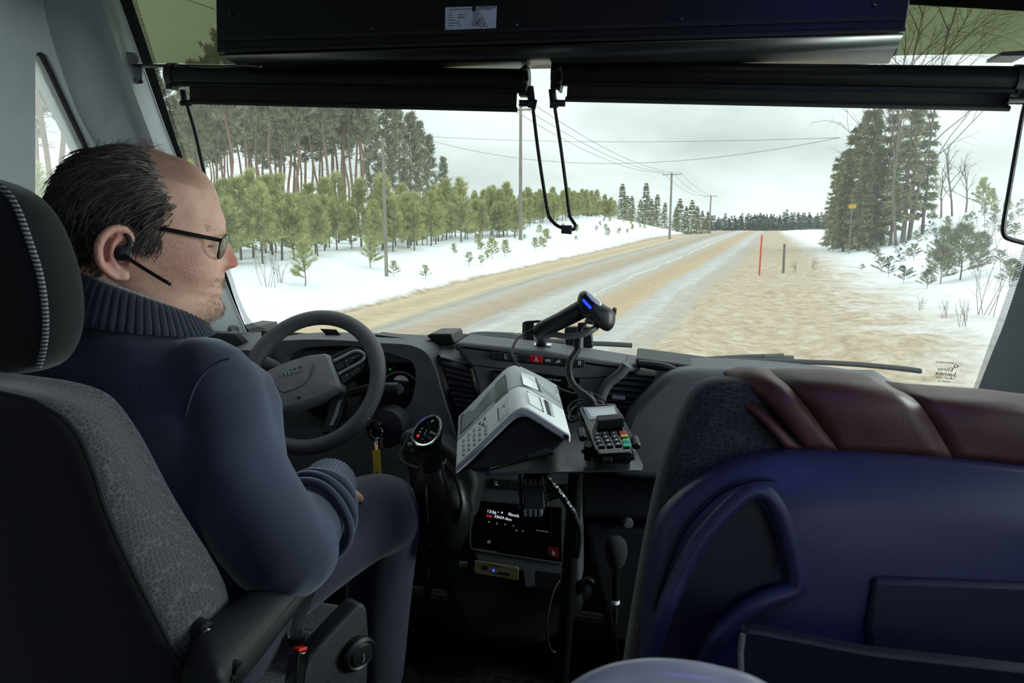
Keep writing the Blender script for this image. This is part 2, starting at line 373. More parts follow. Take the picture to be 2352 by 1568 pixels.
def proto_young(h, m=M_young, name='young_pine', wide=.32, dens=1.0):
    f = MB(); t = trunk_tube(h, .035*h/2, .008)
    n = int(9*dens)+2
    for i in range(n):
        q = (i+.6)/n; z = h*(.12+.86*q); ln = h*wide*(1-q)**.75+.12
        for k in range(6):
            a = rnd.uniform(0, 6.283); d = V((math.cos(a), math.sin(a), .35+.5*q)).normalized(); p0 = V((0, 0, z))
            L_ = ln*rnd.uniform(.7, 1.1); t.tube([p0, p0+d*L_], [.008, .004], 3)
            for j in range(5):
                spray(f, p0+d*L_*rnd.uniform(.3, 1), (d+V((0, 0, .4))).normalized(), .13*h**.6, 9, .065)
    for j in range(8): spray(f, V((0, 0, h*(.90+.10*j/8))), V((0, 0, 1)), .14*h**.6, 6, .06, .5)
    return plant(name, f, t, m, M_bark2)
def proto_spruce(h, m, name='spruce', wide=.17, dens=1.0, bottom=.04):
    f = MB(); t = trunk_tube(h, .016*h, .01, bend=.006)
    n = int(26*dens)
    for i in range(n):
        q = (i+rnd.random())/n; z = h*(bottom+(1-bottom)*q); ln = h*wide*(1-q)**.8+.1
        for k in range(8):
            a = rnd.uniform(0, 6.283); d = V((math.cos(a), math.sin(a), -.25+.35*q)).normalized(); L_ = ln*rnd.uniform(.65, 1.12)
            for j in range(5):
                u = rnd.uniform(.2, 1); spray(f, V((0, 0, z))+d*L_*u-V((0, 0, .05*u*u*ln)), (d+V((0, 0, -.15))).normalized(), .035*h+.12, 4, .15)
    for j in range(6): spray(f, V((0, 0, h*(.95+.05*j/6))), V((0, 0, 1)), .03*h, 3, .1, .4)
    return plant(name, f, t, m, M_bark2)
def branchy(h, r, levels, name, m, droop=0.0, spread=.55, nb=7, first=.3):
    t = MB(); tw = MB()
    def grow(p, d, ln, rad, lev):
        pts = [p]; q = V(d)
        for i in range(4):
            q = (q + rv(.16) + V((0, 0, -.04*droop*(levels-lev) + .03))).normalized(); pts.append(pts[-1]+q*ln/4)
        (t if lev >= levels-1 else tw).tube(pts, [rad*(1-.17*i) for i in range(5)], 6 if lev == levels else 3)
        if lev == 0: return
        for i in range(nb if lev == levels else 5):
            u = first+(1-first)*(i+rnd.random())/nb if lev == levels else rnd.uniform(.25, 1)
            k = min(3, int(u*4)); b = pts[k].lerp(pts[k+1], u*4-k) if u < 1 else pts[4]
            a = rnd.uniform(0, 6.283); x, y, _ = frame(q)
            nd = (q*(1-spread*.55) + (x*math.cos(a)+y*math.sin(a))*spread).normalized()
            grow(b, nd, ln*(.5 if lev == levels else .55)*rnd.uniform(.7, 1.1)*(1.25-.6*u if lev == levels else 1), max(.004, rad*.42), lev-1)
    grow(V((0, 0, -.2)), V((0, 0, 1)), h, r, levels)
    o = bpy.data.objects.new(name, None); col.objects.link(o); t.build('trunk', M_bark2, o); tw.build('twigs', M_twig, o, ang=0); return o
def proto_bush(h, n, name='bare_bush'):
    t = MB()
    for i in range(n):
        a = rnd.uniform(0, 6.28); d = V((math.cos(a)*.3, math.sin(a)*.3, 1)).normalized(); p = V((rnd.uniform(-.12, .12)*h, rnd.uniform(-.12, .12)*h, -.05)); ln = h*rnd.uniform(.6, 1)
        e = p+d*ln; t.tube([p, (p+e)/2+rv(.04*h), e], [.008, .006, .003], 3)
        for j in range(5):
            b = p.lerp(e, rnd.uniform(.35, .9)); t.tube([b, b+(d+rv(.6)).normalized()*h*rnd.uniform(.12, .3)], [.004, .002], 3)
    return t.build(name, M_twig, ang=0)
def copy_tree(o):
    c = o.copy(); col.objects.link(c)
    for ch in list(o.children):
        k = ch.copy(); col.objects.link(k); k.parent = c
    return c
used = set()
def put(proto, x, y, s=1.0, label=None, cat='tree', group=None, z=None, sz=None):
    o = proto if proto.name not in used else copy_tree(proto)
    used.add(proto.name); used.add(o.name)
    o.matrix_world = MG @ Matrix.Translation((x, y, hz(x, y) if z is None else z)) @ Matrix.Rotation(rnd.uniform(0, 6.283), 4, 'Z') @ Matrix.Diagonal((s, s, s*(sz or rnd.uniform(.94, 1.08)), 1))
    for kk in ('label', 'category', 'group'):
        if kk in o: del o[kk]
    tag(o, label, cat, group); return o
def base_at(px, D): p = dir_at(px, 520, D); return p.x, p.y

tp = [proto_tall_pine(17, .52), proto_tall_pine(17, .42), proto_tall_pine(16.5, .58), proto_tall_pine(15.5, .2, 120, 1.15)]
LB = 'tall pine with reddish trunk in the dense pine stand left of the road'
spots = [(470, 58), (505, 62), (540, 56), (572, 60), (600, 70), (630, 64), (655, 74), (690, 70), (725, 78), (755, 72), (780, 84), (812, 80), (835, 88), (610, 86), (680, 92), (560, 80), (740, 96),
         (445, 70), (415, 66), (385, 60), (520, 76), (660, 104), (800, 100), (490, 90), (580, 98), (640, 82), (705, 86), (768, 108)] + [(rnd.uniform(440, 850), rnd.uniform(72, 118)) for _ in range(34)]
for i, (px, D) in enumerate(spots):
    x, y = base_at(px, D); put(tp[i % 3], x, y, rnd.uniform(.95, 1.08)*interp(px, [380, 480, 600, 700], [.72, .80, .90, 1]), LB, 'tree', 'pines of the stand')
for px, D, hh, k, lb in ((893, 102, 1.13, 3, 'tall bushy-topped pine at the edge of the pine stand, second peak from the road end'), (855, 108, 1.0, 3, 'tall pine rising just behind the slim bare pole on the left'), (948, 116, 1.02, 3, 'bushy pine third from the road end of the pine stand'),
                      (988, 126, .78, 3, 'lower dark pine beside the last lone pine of the stand'), (1020, 132, .66, 3, 'last lone pine at the road end of the pine stand'), (918, 112, .98, 3, 'thin-trunked pine between the two bushy peaks of the stand'), (966, 122, .9, 3, 'slim pine just before the low end of the pine stand')):
    x, y = base_at(px, D); put(tp[k], x, y, hh, lb, 'tree')
for i in range(30):                                           # the stand runs back beside the bus, seen through the side window
    px = rnd.uniform(-40, 235); x, y = base_at(px, rnd.uniform(26, 55)); put(tp[i % 3], x, y, rnd.uniform(.85, 1.05), 'pale hazy pine seen through the side window by the driver', 'tree', 'pines outside the side window')
yp = [proto_young(2.4), proto_young(2.0, wide=.36), proto_young(2.8, wide=.28)]
for i in range(270):
    yy = 19 + 116*(i/270)**1.35 + rnd.uniform(-1.5, 1.5); la = -(5.2 + abs(rnd.gauss(0, 4.2)) + (yy > 60)*3 + rnd.uniform(0, 2))
    p = beside(yy, la); put(yp[i % 3], p.x, p.y, rnd.uniform(.78, 1.2)*(1 + yy/330), 'young green pine in the dense belt of young pines left of the road', 'tree', 'young pines of the belt')
sp = [proto_young(.9, wide=.4, dens=.5, name='pine_sapling'), proto_young(.7, wide=.45, dens=.4, name='pine_sapling')]
lone = [(853, 665, 26, 1.25, 'thin spiky pine sapling alone on the snow nearest the slim bare pole'), (905, 655, 24, .7, 'small dark sapling on the snow just right of the thin spiky sapling'), (977, 640, 24, .6, 'small round sapling alone on the open snow above the sandy road edge'),
        (700, 640, 20, 1.2, 'yellowish pine sapling standing on the snow beside the belt of young pines'), (1077, 612, 32, .75, 'low sapling on the snow left of the tall power pole'), (1105, 610, 33, .6, 'low sapling close beside the tall power pole on its left'), (1160, 585, 40, .9, 'sapling standing right at the foot of the tall power pole')]
for px, py, D, s, lb in lone:
    p = dir_at(px, py, D); put(sp[0 if s > .8 else 1], p.x, p.y, s, lb, 'sapling')
for i in range(34):
    yy = 34 + 90*(i/34)**1.2; p = beside(yy, -rnd.uniform(1.6, 5.5)); put(sp[i % 2], p.x, p.y, rnd.uniform(.5, 1.1), 'small pine sapling poking out of the snowy bank along the road', 'sapling', 'saplings on the snow bank')
# conifers and forest at the far end of the road
ds = [proto_spruce(9, M_spruce, 'distant_spruce', wide=.22), proto_spruce(8, M_spruce, 'distant_spruce', wide=.28)]
for i, (px, D, s) in enumerate([(1428, 150, .9), (1440, 158, .75), (1482, 175, 1.05), (1495, 170, .8), (1508, 180, .9), (1470, 182, .8), (1526, 190, .75), (1560, 190, 1.1), (1575, 195, .8), (1588, 188, 1.05), (1600, 196, .85), (1612, 205, .8), (1625, 215, .7), (1552, 200, .8), (1450, 165, .7)]):
    x, y = base_at(px, D); put(ds[i % 2], x, y, s, 'distant dark spruce beside the far power poles at the road end', 'tree', 'spruces by the far power poles')
fp_ = [proto_spruce(10, M_far, 'forest_tree', wide=.26, dens=.7), proto_spruce(9, M_far, 'forest_tree', wide=.34, dens=.7)]
for i in range(130):
    px = 1615 + 330*((i+.5)/130) + rnd.uniform(-4, 4); D = rnd.uniform(330, 420); x, y = base_at(px, D)
    put(fp_[i % 2], x, y, rnd.uniform(.7, .95), 'dark tree in the low forest edge at the far end of the road', 'tree', 'far forest at the road end', z=-2.2 - 1.5*(px < 1700))
# the clump right of the road
rs = [proto_spruce(10, M_spruce, 'spruce', wide=.15, dens=1.0), proto_spruce(9, M_spruce, 'spruce', wide=.17, dens=.9), proto_spruce(10, M_spruce, 'spruce', wide=.085, dens=.7, bottom=.15)]
CL = 'dense dark spruce in the clump of trees right of the road'
for i, (px, D, s) in enumerate([(1915, 66, .72), (1932, 62, .92), (1950, 60, 1.0), (1968, 58, 1.05), (1985, 56, 1.05), (1998, 57, 1.0), (1940, 56, .7), (1975, 53, .75), (2005, 54, .7), (1925, 70, .8)]):
    x, y = base_at(px, D); put(rs[i % 2], x, y, s*1.02, CL, 'tree', 'spruces of the roadside clump')
for px, D, s, lb in ((2030, 54, .98, 'narrow spruce in the roadside clump beside the tall bare birch'), (2048, 52, .8, 'thin gappy spruce in the clump, just left of the twin bare trunks'), (2075, 50, 1.12, 'tall narrow spruce wrapped around the twin bare trunks'), (2120, 52, .8, 'slender lone conifer just right of the roadside clump'), (2090, 53, 1.0, 'narrow spruce at the hill side of the roadside clump')):
    x, y = base_at(px, D); put(rs[2], x, y, s, lb, 'tree')
for px, D, h, lb in ((2062, 49, 15.5, 'tall bare birch rising out of the roadside clump behind the right blind'), (2090, 50, 14.5, 'second tall bare trunk close behind the birch in the roadside clump'), (2005, 60, 15, 'bare birch with fine twigs behind the dense spruces of the clump')):
    x, y = base_at(px, D); put(branchy(h, .11, 3, 'bare_birch', M_twig, droop=1.0, nb=16, first=.32), x, y, 1, lb, 'tree', sz=1)
for px, D, h, lb in ((2185, 62, 5.5, 'small crooked bare tree on the snowy hilltop'), (2160, 64, 4.2, 'small bushy bare tree left of the crooked one on the hilltop'), (2215, 66, 4.5, 'small round bare tree on the hilltop next to the light conifer')):
    x, y = base_at(px, D); put(branchy(h, .09, 2, 'bare_tree', M_twig, nb=9, first=.3), x, y, 1, lb, 'tree', sz=1)
for i, (px, D, s, lb) in enumerate([(2250, 60, 1.25, 'small pale conifer on the hilltop near the window edge'), (2272, 58, .8, 'tiny dark conifer on the hilltop beside the pale conifer'), (2310, 50, .5, 'low dark bush on the hill crest next to the blind cord'), (2140, 64, .5, 'low bush on the hill crest just behind the slender conifer')]):
    x, y = base_at(px, D); put(yp[1], x, y, s, lb, 'tree')
hb = [proto_young(.8, M_spruce, 'hillside_shrub', wide=.6, dens=.4), proto_young(.6, M_far, 'hillside_shrub', wide=.8, dens=.3)]
sb = [proto_young(1.65, M_spruce, 'spruce_shrub', wide=.5, dens=1.0), proto_young(1.1, M_spruce, 'spruce_shrub', wide=.55, dens=.8)]
for px, py, D, s, lb in ((2205, 630, 24, 1.12, 'dark spruce shrub, the largest on the snowy slope right of the road'), (2160, 645, 24, .75, 'low spreading spruce shrub left of the largest shrub on the slope'), (2245, 625, 25, .72, 'spruce shrub tucked behind the largest one on the slope'), (2130, 655, 22, .5, 'smallest flat spruce shrub at the foot of the slope shrubs'),
                        (2320, 640, 21, .7, 'dark spruce shrub half hidden by the right windscreen edge'), (2165, 590, 30, .9, 'yellowish pine shrub just behind the dark slope shrubs')):
    p = dir_at(px, py, D); put(sb[0 if s > .7 else 1], p.x, p.y, s, lb, 'shrub')
for i in range(64):
    px = rnd.uniform(1985, 2345); D = rnd.uniform(24, 56); x, y = base_at(px, D); put(hb[i % 2], x, y, rnd.uniform(.35, .9), 'small dark shrub dotted on the snowy hillside', 'shrub', 'shrubs on the hillside')
bb = [proto_bush(1.3, 6), proto_bush(.8, 7), proto_bush(1.7, 8)]
for px, D, s, k, lb in ((1832, 30, .8, 1, 'thin bare bush on the sandy verge right of the grey post'), (1875, 31, .9, 1, 'bare twigs on the snow edge beyond the sandy verge'), (2285, 15, 1.1, 0, 'tall bare twigs on the near snow by the right windscreen edge'), (2235, 14, .8, 1, 'bare twiggy bush on the near snow left of the tall twigs'), (2190, 15, .6, 1, 'short bare twigs on the near snow below the spruce shrubs'),
                        (2190, 38, 1.2, 2, 'bare bush half way up the snowy hill'), (2275, 29, 1.5, 2, 'leaning bare sapling on the slope by the blind cord'), (610, 19, 1, 0, 'frosty bare bush on the snow by the left windscreen edge'), (640, 20, .9, 1, 'second frosty bare bush on the snow left of the road'), (2130, 17, .5, 1, 'tiny bare twigs alone on the open near snow')):
    x, y = base_at(px, D); put(bb[k], x, y, s, lb, 'bush')

# poles, wires, stakes
M_pole = mat('weathered_pole', '8b8478', .85, var=.2, scale=2); M_wire = mat('power_wire', '6e7476', .6)
def pole(px, D, top_py, name, label, r, arm):
    p = dir_at(px, top_py, D); x, y, zt = p; zb = hz(x, y)
    t = thing(name, MG @ V((x, y, zb)), label, 'pole')
    m = MB(); m.tube([MG @ V((x, y, zb-.3)), MG @ V((x, y, zt))], [r, r*.75], 10); m.build('pole_shaft', M_pole, t)
    out = [V((x, y, zt))]
    if arm:
        d = V((.94, -.34, 0)); m = MB(); c = V((x, y, zt-.25)); m.tube([MG @ (c-d*arm), MG @ (c+d*arm)], .07, 6); m.build('crossarm', M_pole, t); out = []
        for k in (-.92, 0, .92):
            q = c+d*arm*k; m = MB(); m.cyl(MG @ q, MG @ (q+V((0, 0, .3))), .05, .03, 8); m.build('insulator', M_white, t); out.append(q+V((0, 0, .3)))
    return out
pole(879, 24, 318, 'stay_pole', 'slim bare wooden pole on the snow in front of the pine stand', .065, 0)
w1 = pole(1196, 53, 244, 'power_pole', 'tall wooden power pole seen between the two sun blinds', .14, 1.1)
w2 = pole(1543, 116, 397, 'power_pole', 'wooden power pole with crossarm above the distant spruces', .2, 1.5)
w3 = pole(1633, 204, 449, 'power_pole', 'farthest small power pole at the end of the road', .22, 2.0)
def wire(a, b, sag, r, label, group, n=14):
    pts = [a.lerp(b, i/n) - V((0, 0, sag*4*(i/n)*(1-i/n))) for i in range(n+1)]
    m = MB(); m.tube([MG @ p for p in pts], r, 4); tag(m.build('power_wire', M_wire), label, 'wire', group)
w0 = [p + V((-28, -62, 1.5)) for p in w1]
for i in range(3):
    wire(w1[i], w2[i], 1.2, .022, 'grey power line from the tall pole to the second power pole', 'lines between tall and second pole')
    wire(w2[i], w3[i], 1.2, .03, 'grey power line from the second to the farthest power pole', 'lines between second and farthest pole')
    wire(w1[i], w0[i], 1.0, .014, 'power line passing over the bus towards the tall pole', 'lines over the bus')
wire(dir_at(960, 312, 90), dir_at(1930, 316, 60), .5, .02, 'nearly straight wire crossing the sky above the road', None)
wire(dir_at(960, 314, 90), dir_at(1930, 316, 60), 2.6, .02, 'sagging wire crossing the sky above the road', None)
def stake(px, py, D, top, name, label, c, r):
    b = dir_at(px[0], py, D); tpt = dir_at(px[1], top, D); zz = hz(b.x, b.y); m = MB(); m.tube([MG @ V((b.x, b.y, zz-.2)), MG @ tpt], r, 8); tag(m.build(name, c), label, 'post')
stake((1744, 1750), 628, 30, 540, 'snow_stake', 'thin red snow stake at the sandy roadside', mat('orange_red_stake', 'd2452f', .5), .035)
stake((1800, 1802), 614, 31, 560, 'marker_post', 'short grey post on the sandy verge beside the red stake', mat('grey_post', '6b6a63', .7), .05)
# yellow road sign among the spruces
p = dir_at(1958, 474, 52); sg = thing('road_sign', MG @ V((p.x, p.y, hz(p.x, p.y))), 'small yellow direction sign in front of the dark spruces', 'sign')
m = MB(); m.box((0, 0, 0), (.55, .03, .26)); o = m.build('sign_panel', mat('yellow_sign', 'd8a822', .5)); o.data.transform(MG @ Matrix.Translation(p)); attach(o, sg)
m = MB(); m.tube([MG @ V((p.x, p.y+.04, hz(p.x, p.y))), MG @ V((p.x, p.y+.04, p.z+.1))], .03, 8); m.build('sign_post', M_pole, sg)
# ================================================================ CAB SHELL (bus axes: x right, y ahead, z up)
WS_P, WS_N = V((0, 1.85, .955)), V((0, 1, .625)).normalized()
def ws(px, py, off=0): return onp(px, py, WS_P - WS_N*off, WS_N)
M_trim = mat('grey_pillar_trim', '9ea4a6', .6, bump=.25, bscale=500, var=.04)
M_trim2 = mat('grained_grey_trim', '7d8284', .7, bump=.6, bscale=350, var=.06)
M_roof = mat('roof_lining', '85888a', .9, bump=.3)
M_floor = mat('ribbed_rubber_floor', '17181a', .55, bump=.2)
n, l, b = nodes(M_floor)                                       # raised oval studs of the floor mat
t = n.new('ShaderNodeTexCoord'); mp_ = n.new('ShaderNodeMapping'); mp_.inputs['Scale'].default_value = (26, 44, 1); l.new(t.outputs['Object'], mp_.inputs[0])
vo = n.new('ShaderNodeTexVoronoi'); vo.inputs['Scale'].default_value = 1; vo.inputs['Randomness'].default_value = .25; vo.voronoi_dimensions = '2D'; l.new(mp_.outputs[0], vo.inputs[0])
bp = n.new('ShaderNodeBump'); bp.inputs['Strength'].default_value = .8; bp.inputs['Distance'].default_value = .01; l.new(vo.outputs['Distance'], bp.inputs['Height']); l.new(bp.outputs[0], b.inputs['Normal'])
FZ = .10
XL, XR, YB = -1.20, .93, -2.6
m = MB(); m.box(((XL+XR)/2, (YB+2.05)/2, FZ-.03), (XR-XL, 2.05-YB, .06)); struct(m.build('floor', M_floor))
m = MB(); m.box(((XL+XR)/2, (YB+1.5)/2, 2.0), (XR-XL, 1.5-YB, .04)); struct(m.build('ceiling', M_roof))
m = MB(); m.box(((XL+XR)/2, YB, 1.05), (XR-XL, .04, 1.95)); struct(m.build('wall_rear', M_roof))
# left wall: solid trim with the small side window cut into it; passenger windows further back
WX = XL + .05
hole = [onx(*p, WX) for p in [(81, 135), (84, 122), (95, 118), (108, 126), (125, 158), (165, 245), (212, 345), (262, 455), (320, 580), (330, 640), (81, 640), (81, 400)]]
def clip(p): return V((p.x, p.y, p.z))
m = MB()
ys = [p.y for p in hole]
def resample(pts, angs, c, i, j):
    out = []; m_ = len(pts)
    for a in angs:
        d = V((math.cos(a), math.sin(a))); best = None
        for k in range(m_):
            p, q = pts[k], pts[(k+1) % m_]
            px_, py_ = p[i]-c[0], p[j]-c[1]; ex, ey = q[i]-p[i], q[j]-p[j]
            den = d.x*ey - d.y*ex
            if abs(den) < 1e-12: continue
            u = (px_*ey - py_*ex)/den; s_ = (px_*d.y - py_*d.x)/den
            if u > 0 and -1e-6 <= s_ <= 1+1e-6 and (best is None or u > best[0]): best = (u, p.lerp(q, min(1, max(0, s_))))
        out.append(best[1] if best else pts[0])
    return out
def ring_plate(mb, outer, inner, vec, i=0, j=2, n=120):
    c = (sum(p[i] for p in inner)/len(inner), sum(p[j] for p in inner)/len(inner)); angs = [2*math.pi*k/n for k in range(n)]
    for pts in (inner, outer): angs += [math.atan2(p[j]-c[1], p[i]-c[0]) % (2*math.pi) for p in pts]
    angs = sorted(set(round(a, 5) for a in angs))
    O = resample(outer, angs, c, i, j); I = resample(inner, angs, c, i, j); vec = V(vec)
    mb.loft([[p+vec for p in O], O, I, [p+vec for p in I]], loop=True, cap=False)
outer = [V((WX, y, z)) for y, z in ((.80, FZ), (.80, 1.98), (1.22, 1.98), (1.26, 1.65), (1.42, 1.42), (1.55, 1.22), (1.72, 1.0), (1.72, FZ))]
ring_plate(m, outer, hole, (-.055, 0, 0), 1, 2)
struct(m.build('wall_left', M_trim, ang=30))
gm = bpy.data.materials.new('window_glass'); gm.use_nodes = True; n = gm.node_tree.nodes; l = gm.node_tree.links
out = n['Material Output']; n.remove(n['Principled BSDF'])
tr = n.new('ShaderNodeBsdfTransparent'); tr.inputs[0].default_value = (.90, .95, .93, 1)
gl_ = n.new('ShaderNodeBsdfGlossy'); gl_.inputs['Roughness'].default_value = .02; gl_.inputs[0].default_value = (.9, .95, .95, 1)
tl_ = n.new('ShaderNodeBsdfTranslucent'); tzc = n.new('ShaderNodeTexCoord'); tz = n.new('ShaderNodeTexNoise'); tz.inputs['Scale'].default_value = 5; l.new(tzc.outputs['Object'], tz.inputs[0])
tr_ = n.new('ShaderNodeValToRGB'); tr_.color_ramp.elements[0].color = (.55, .6, .58, 1); tr_.color_ramp.elements[1].color = (.8, .85, .83, 1); l.new(tz.outputs[0], tr_.inputs[0]); l.new(tr_.outputs[0], tl_.inputs[0])
ma_ = n.new('ShaderNodeMixShader'); ma_.inputs[0].default_value = .026; l.new(tr.outputs[0], ma_.inputs[1]); l.new(tl_.outputs[0], ma_.inputs[2])   # road film on the glass
mb_ = n.new('ShaderNodeMixShader'); fr = n.new('ShaderNodeFresnel'); fr.inputs[0].default_value = 1.15; l.new(fr.outputs[0], mb_.inputs[0]); l.new(ma_.outputs[0], mb_.inputs[1]); l.new(gl_.outputs[0], mb_.inputs[2]); l.new(mb_.outputs[0], out.inputs[0])
gm.node_tree.nodes.active = out
M_glass = gm
gw = gm.copy(); gw.name = 'windscreen_glass'
for q in gw.node_tree.nodes:
    if q.type == 'BSDF_TRANSPARENT': q.inputs[0].default_value = (.74, .78, .765, 1)
gm2 = gm.copy(); gm2.name = 'hazy_side_glass'
for q in gm2.node_tree.nodes:
    if q.type == 'MIX_SHADER' and not q.inputs[0].is_linked: q.inputs[0].default_value = .22
gm3 = gm.copy(); gm3.name = 'green_tint_band'
for q in gm3.node_tree.nodes:
    if q.type == 'BSDF_TRANSPARENT': q.inputs[0].default_value = (.40, .42, .31, 1)
m = MB(); m.prism([p + V((-.03, 0, 0)) for p in hole], (-.004, 0, 0)); struct(m.build('window_2', gm2, ang=0))
m = MB(); m.tube([p + V((-.012, 0, 0)) for p in hole], .006, 6, loop=True); struct(m.build('trim_2', M_rubber))
# passenger windows of the rest of the bus let in daylight
for nm, x in (('left', XL+.02), ('right', XR)):
    y1 = .80 if nm == 'left' else 1.0
    for nn, z0, z1 in (('lower', FZ, 1.22), ('upper', 1.60 if nm == 'right' else 1.40, 1.98)):
        m = MB(); m.box((x, (YB+y1)/2, (z0+z1)/2), (.04, y1-YB, z1-z0)); struct(m.build('wall_%s_%s' % (nm, nn), M_trim))
    m = MB()
    for yy in ([-.3, -1.2, -2.3] if nm == 'left' else [1.0, .0, -1.1, -2.3]): m.box((x, yy, 1.41), (.05, .3, .42))
    struct(m.build('wall_%s_posts' % nm, M_trim))
    m = MB(); m.box((x, (YB+y1)/2, 1.41), (.006, y1-YB, .42)); struct(m.build('window_%d' % (3 if nm == 'left' else 4), M_glass, ang=0))
m = MB(); m.box((XL+.035, .47, 1.04), (.06, .74, 1.86)); struct(m.build('wall_left_door_pillar', M_trim))
# right entrance door: glazed, with frame
m = MB(); m.box((XR, 1.43, .54), (.04, .86, .88)); m.box((XR, 1.25, 1.85), (.04, .5, .26)); struct(m.build('door_1', M_dash2))
m = MB(); m.prism([(XR, 1.0, .98), (XR, 1.84, .98), (XR, 1.42, 1.72), (XR, 1.0, 1.72)], (.006, 0, 0)); struct(m.build('window_5', M_glass, ang=0))
# windscreen
L_out = [(238, -95), (275, 0), (325, 139), (396, 335), (460, 490), (516, 640), (545, 712), (571, 771), (594, 822)]
L_blk = [(278, -95), (303, 0), (349, 139), (410, 335), (469, 490), (520, 628), (541, 690), (566, 752), (600, 785)]
L_dot = [(288, -95), (314, 0), (358, 139), (420, 335), (479, 490), (531, 628), (552, 690), (582, 742), (640, 764)]
R_out = [(2600, 40), (2440, 480), (2352, 728), (2322, 800), (2285, 890), (2240, 1000)]
R_blk = [(2580, -30), (2410, 440), (2352, 640), (2335, 690), (2262, 890), (2215, 1010)]
R_dot = [(2572, -40), (2400, 430), (2344, 585), (2318, 660), (2236, 890), (2190, 1015)]
wl = [ws(*p) for p in L_out]; wr = [ws(*p) for p in R_out]
tl, bl, tr0, br = wl[0], wl[-1], wr[0], wr[-1]
m = MB(); m.prism([bl, br, tr0, tl], WS_N*.006); struct(m.build('window_1', gw, ang=0))
M_frit = mat('black_glass_border', '060607', .35)
def frit_strip(name, a, b2, m_, dots=False):
    a = smooth_pts([ws(*p, .004) for p in a], 6); b2 = smooth_pts([ws(*p, .004) for p in b2], 6); m = MB(); m.grid([a, b2]); o = m.build(name, m_, ang=0)
    k = len(a); dist = [0]
    for i in range(1, k): dist.append(dist[-1] + (a[i]-a[i-1]).length)
    u = o.data.attributes.new('su', 'FLOAT', 'POINT'); u.data.foreach_set('value', dist+dist)
    u = o.data.attributes.new('sv', 'FLOAT', 'POINT'); u.data.foreach_set('value', [0.0]*k + [(p-q).length for p, q in zip(a, b2)]); struct(o); return o
M_dots = bpy.data.materials.new('perforated_glass_border'); M_dots.use_nodes = True; n, l, b = nodes(M_dots)
b.inputs['Base Color'].default_value = (.002, .002, .002, 1); b.inputs['Roughness'].default_value = .4
at1 = n.new('ShaderNodeAttribute'); at1.attribute_name = 'su'; at2 = n.new('ShaderNodeAttribute'); at2.attribute_name = 'sv'
def mth(op, a, b_=None):
    q = n.new('ShaderNodeMath'); q.operation = op
    for i, x in enumerate((a, b_)):
        if x is None: continue
        if isinstance(x, (int, float)): q.inputs[i].default_value = x
        else: l.new(x, q.inputs[i])
    return q.outputs[0]
PITCHD = .0048
uu = mth('DIVIDE', at1.outputs['Fac'], PITCHD); vv = mth('DIVIDE', at2.outputs['Fac'], PITCHD)
def cell(off):
    a_ = mth('SUBTRACT', mth('FRACT', mth('ADD', uu, off)), .5); b_ = mth('SUBTRACT', mth('FRACT', mth('ADD', mth('DIVIDE', vv, 1.0), off)), .5)
    return mth('ADD', mth('MULTIPLY', a_, a_), mth('MULTIPLY', b_, b_))
hole_ = mth('LESS_THAN', mth('MINIMUM', cell(0), cell(.5)), .085)
trn = n.new('ShaderNodeBsdfTransparent'); mxs = n.new('ShaderNodeMixShader'); l.new(hole_, mxs.inputs[0]); l.new(b.outputs[0], mxs.inputs[1]); l.new(trn.outputs[0], mxs.inputs[2]); l.new(mxs.outputs[0], n['Material Output'].inputs[0])
frit_strip('window_1_border_left', L_out, L_blk, M_frit); frit_strip('window_1_perforation_left', L_blk, L_dot, M_dots)
frit_strip('window_1_border_right', R_blk, R_out, M_frit); frit_strip('window_1_perforation_right', R_dot, R_blk, M_dots)
m = MB(); m.prism([ws(300, 146, .003), ws(1180, 150, .003), ws(2080, 127, .003), ws(2600, 119, .003), tr0 - WS_N*.003 + V((0, -.15, .24)), tl - WS_N*.003 + V((0, -.15, .24))], WS_N*.001); struct(m.build('window_1_tint_band', gm3, ang=0))
m = MB(); m.grid([[tl+V((0, 0, .0)), tr0+V((.0, 0, 0))], [tl+V((0, .05, .3)), tr0+V((0, .05, .3))]]); struct(m.build('ceiling_front_header', M_roof))
# windscreen maker's stamp, printed on the glass, read from outside
st = V((1, 0, 0)); ux = V((1, 0, 0)); uy = V((0, -.53, .848))
s0 = tag(text('windscreen_stamp', 'Elino', .017, ws(2172, 848, .006), ux, uy, M_ink, None, mirror=True, ext=.0002), 'small black printed lettering low in the windscreen corner, seen mirrored', 'printed mark')
text('stamp_lettering', 'Lamex', .017, ws(2172, 858, .006), ux, uy, M_ink, s0, mirror=True, ext=.0002)
text('stamp_lettering', 'AGM - AS2', .008, ws(2168, 868, .006), ux, uy, M_ink, s0, mirror=True, ext=.0002)
text('stamp_lettering', 'MADE IN', .007, ws(2168, 876, .006), ux, uy, M_ink, s0, mirror=True, ext=.0002)
text('stamp_lettering', 'LAMISTRIDA', .008, ws(2172, 833, .006), ux, uy, M_ink, s0, mirror=True, ext=.0002)
m = MB(); m.torus(ws(2196, 841, .006), WS_N, .0042, .001, 16, 4); m.torus(ws(2189, 866, .006), WS_N, .005, .0006, 18, 4); m.build('stamp_emblem', M_ink, s0)

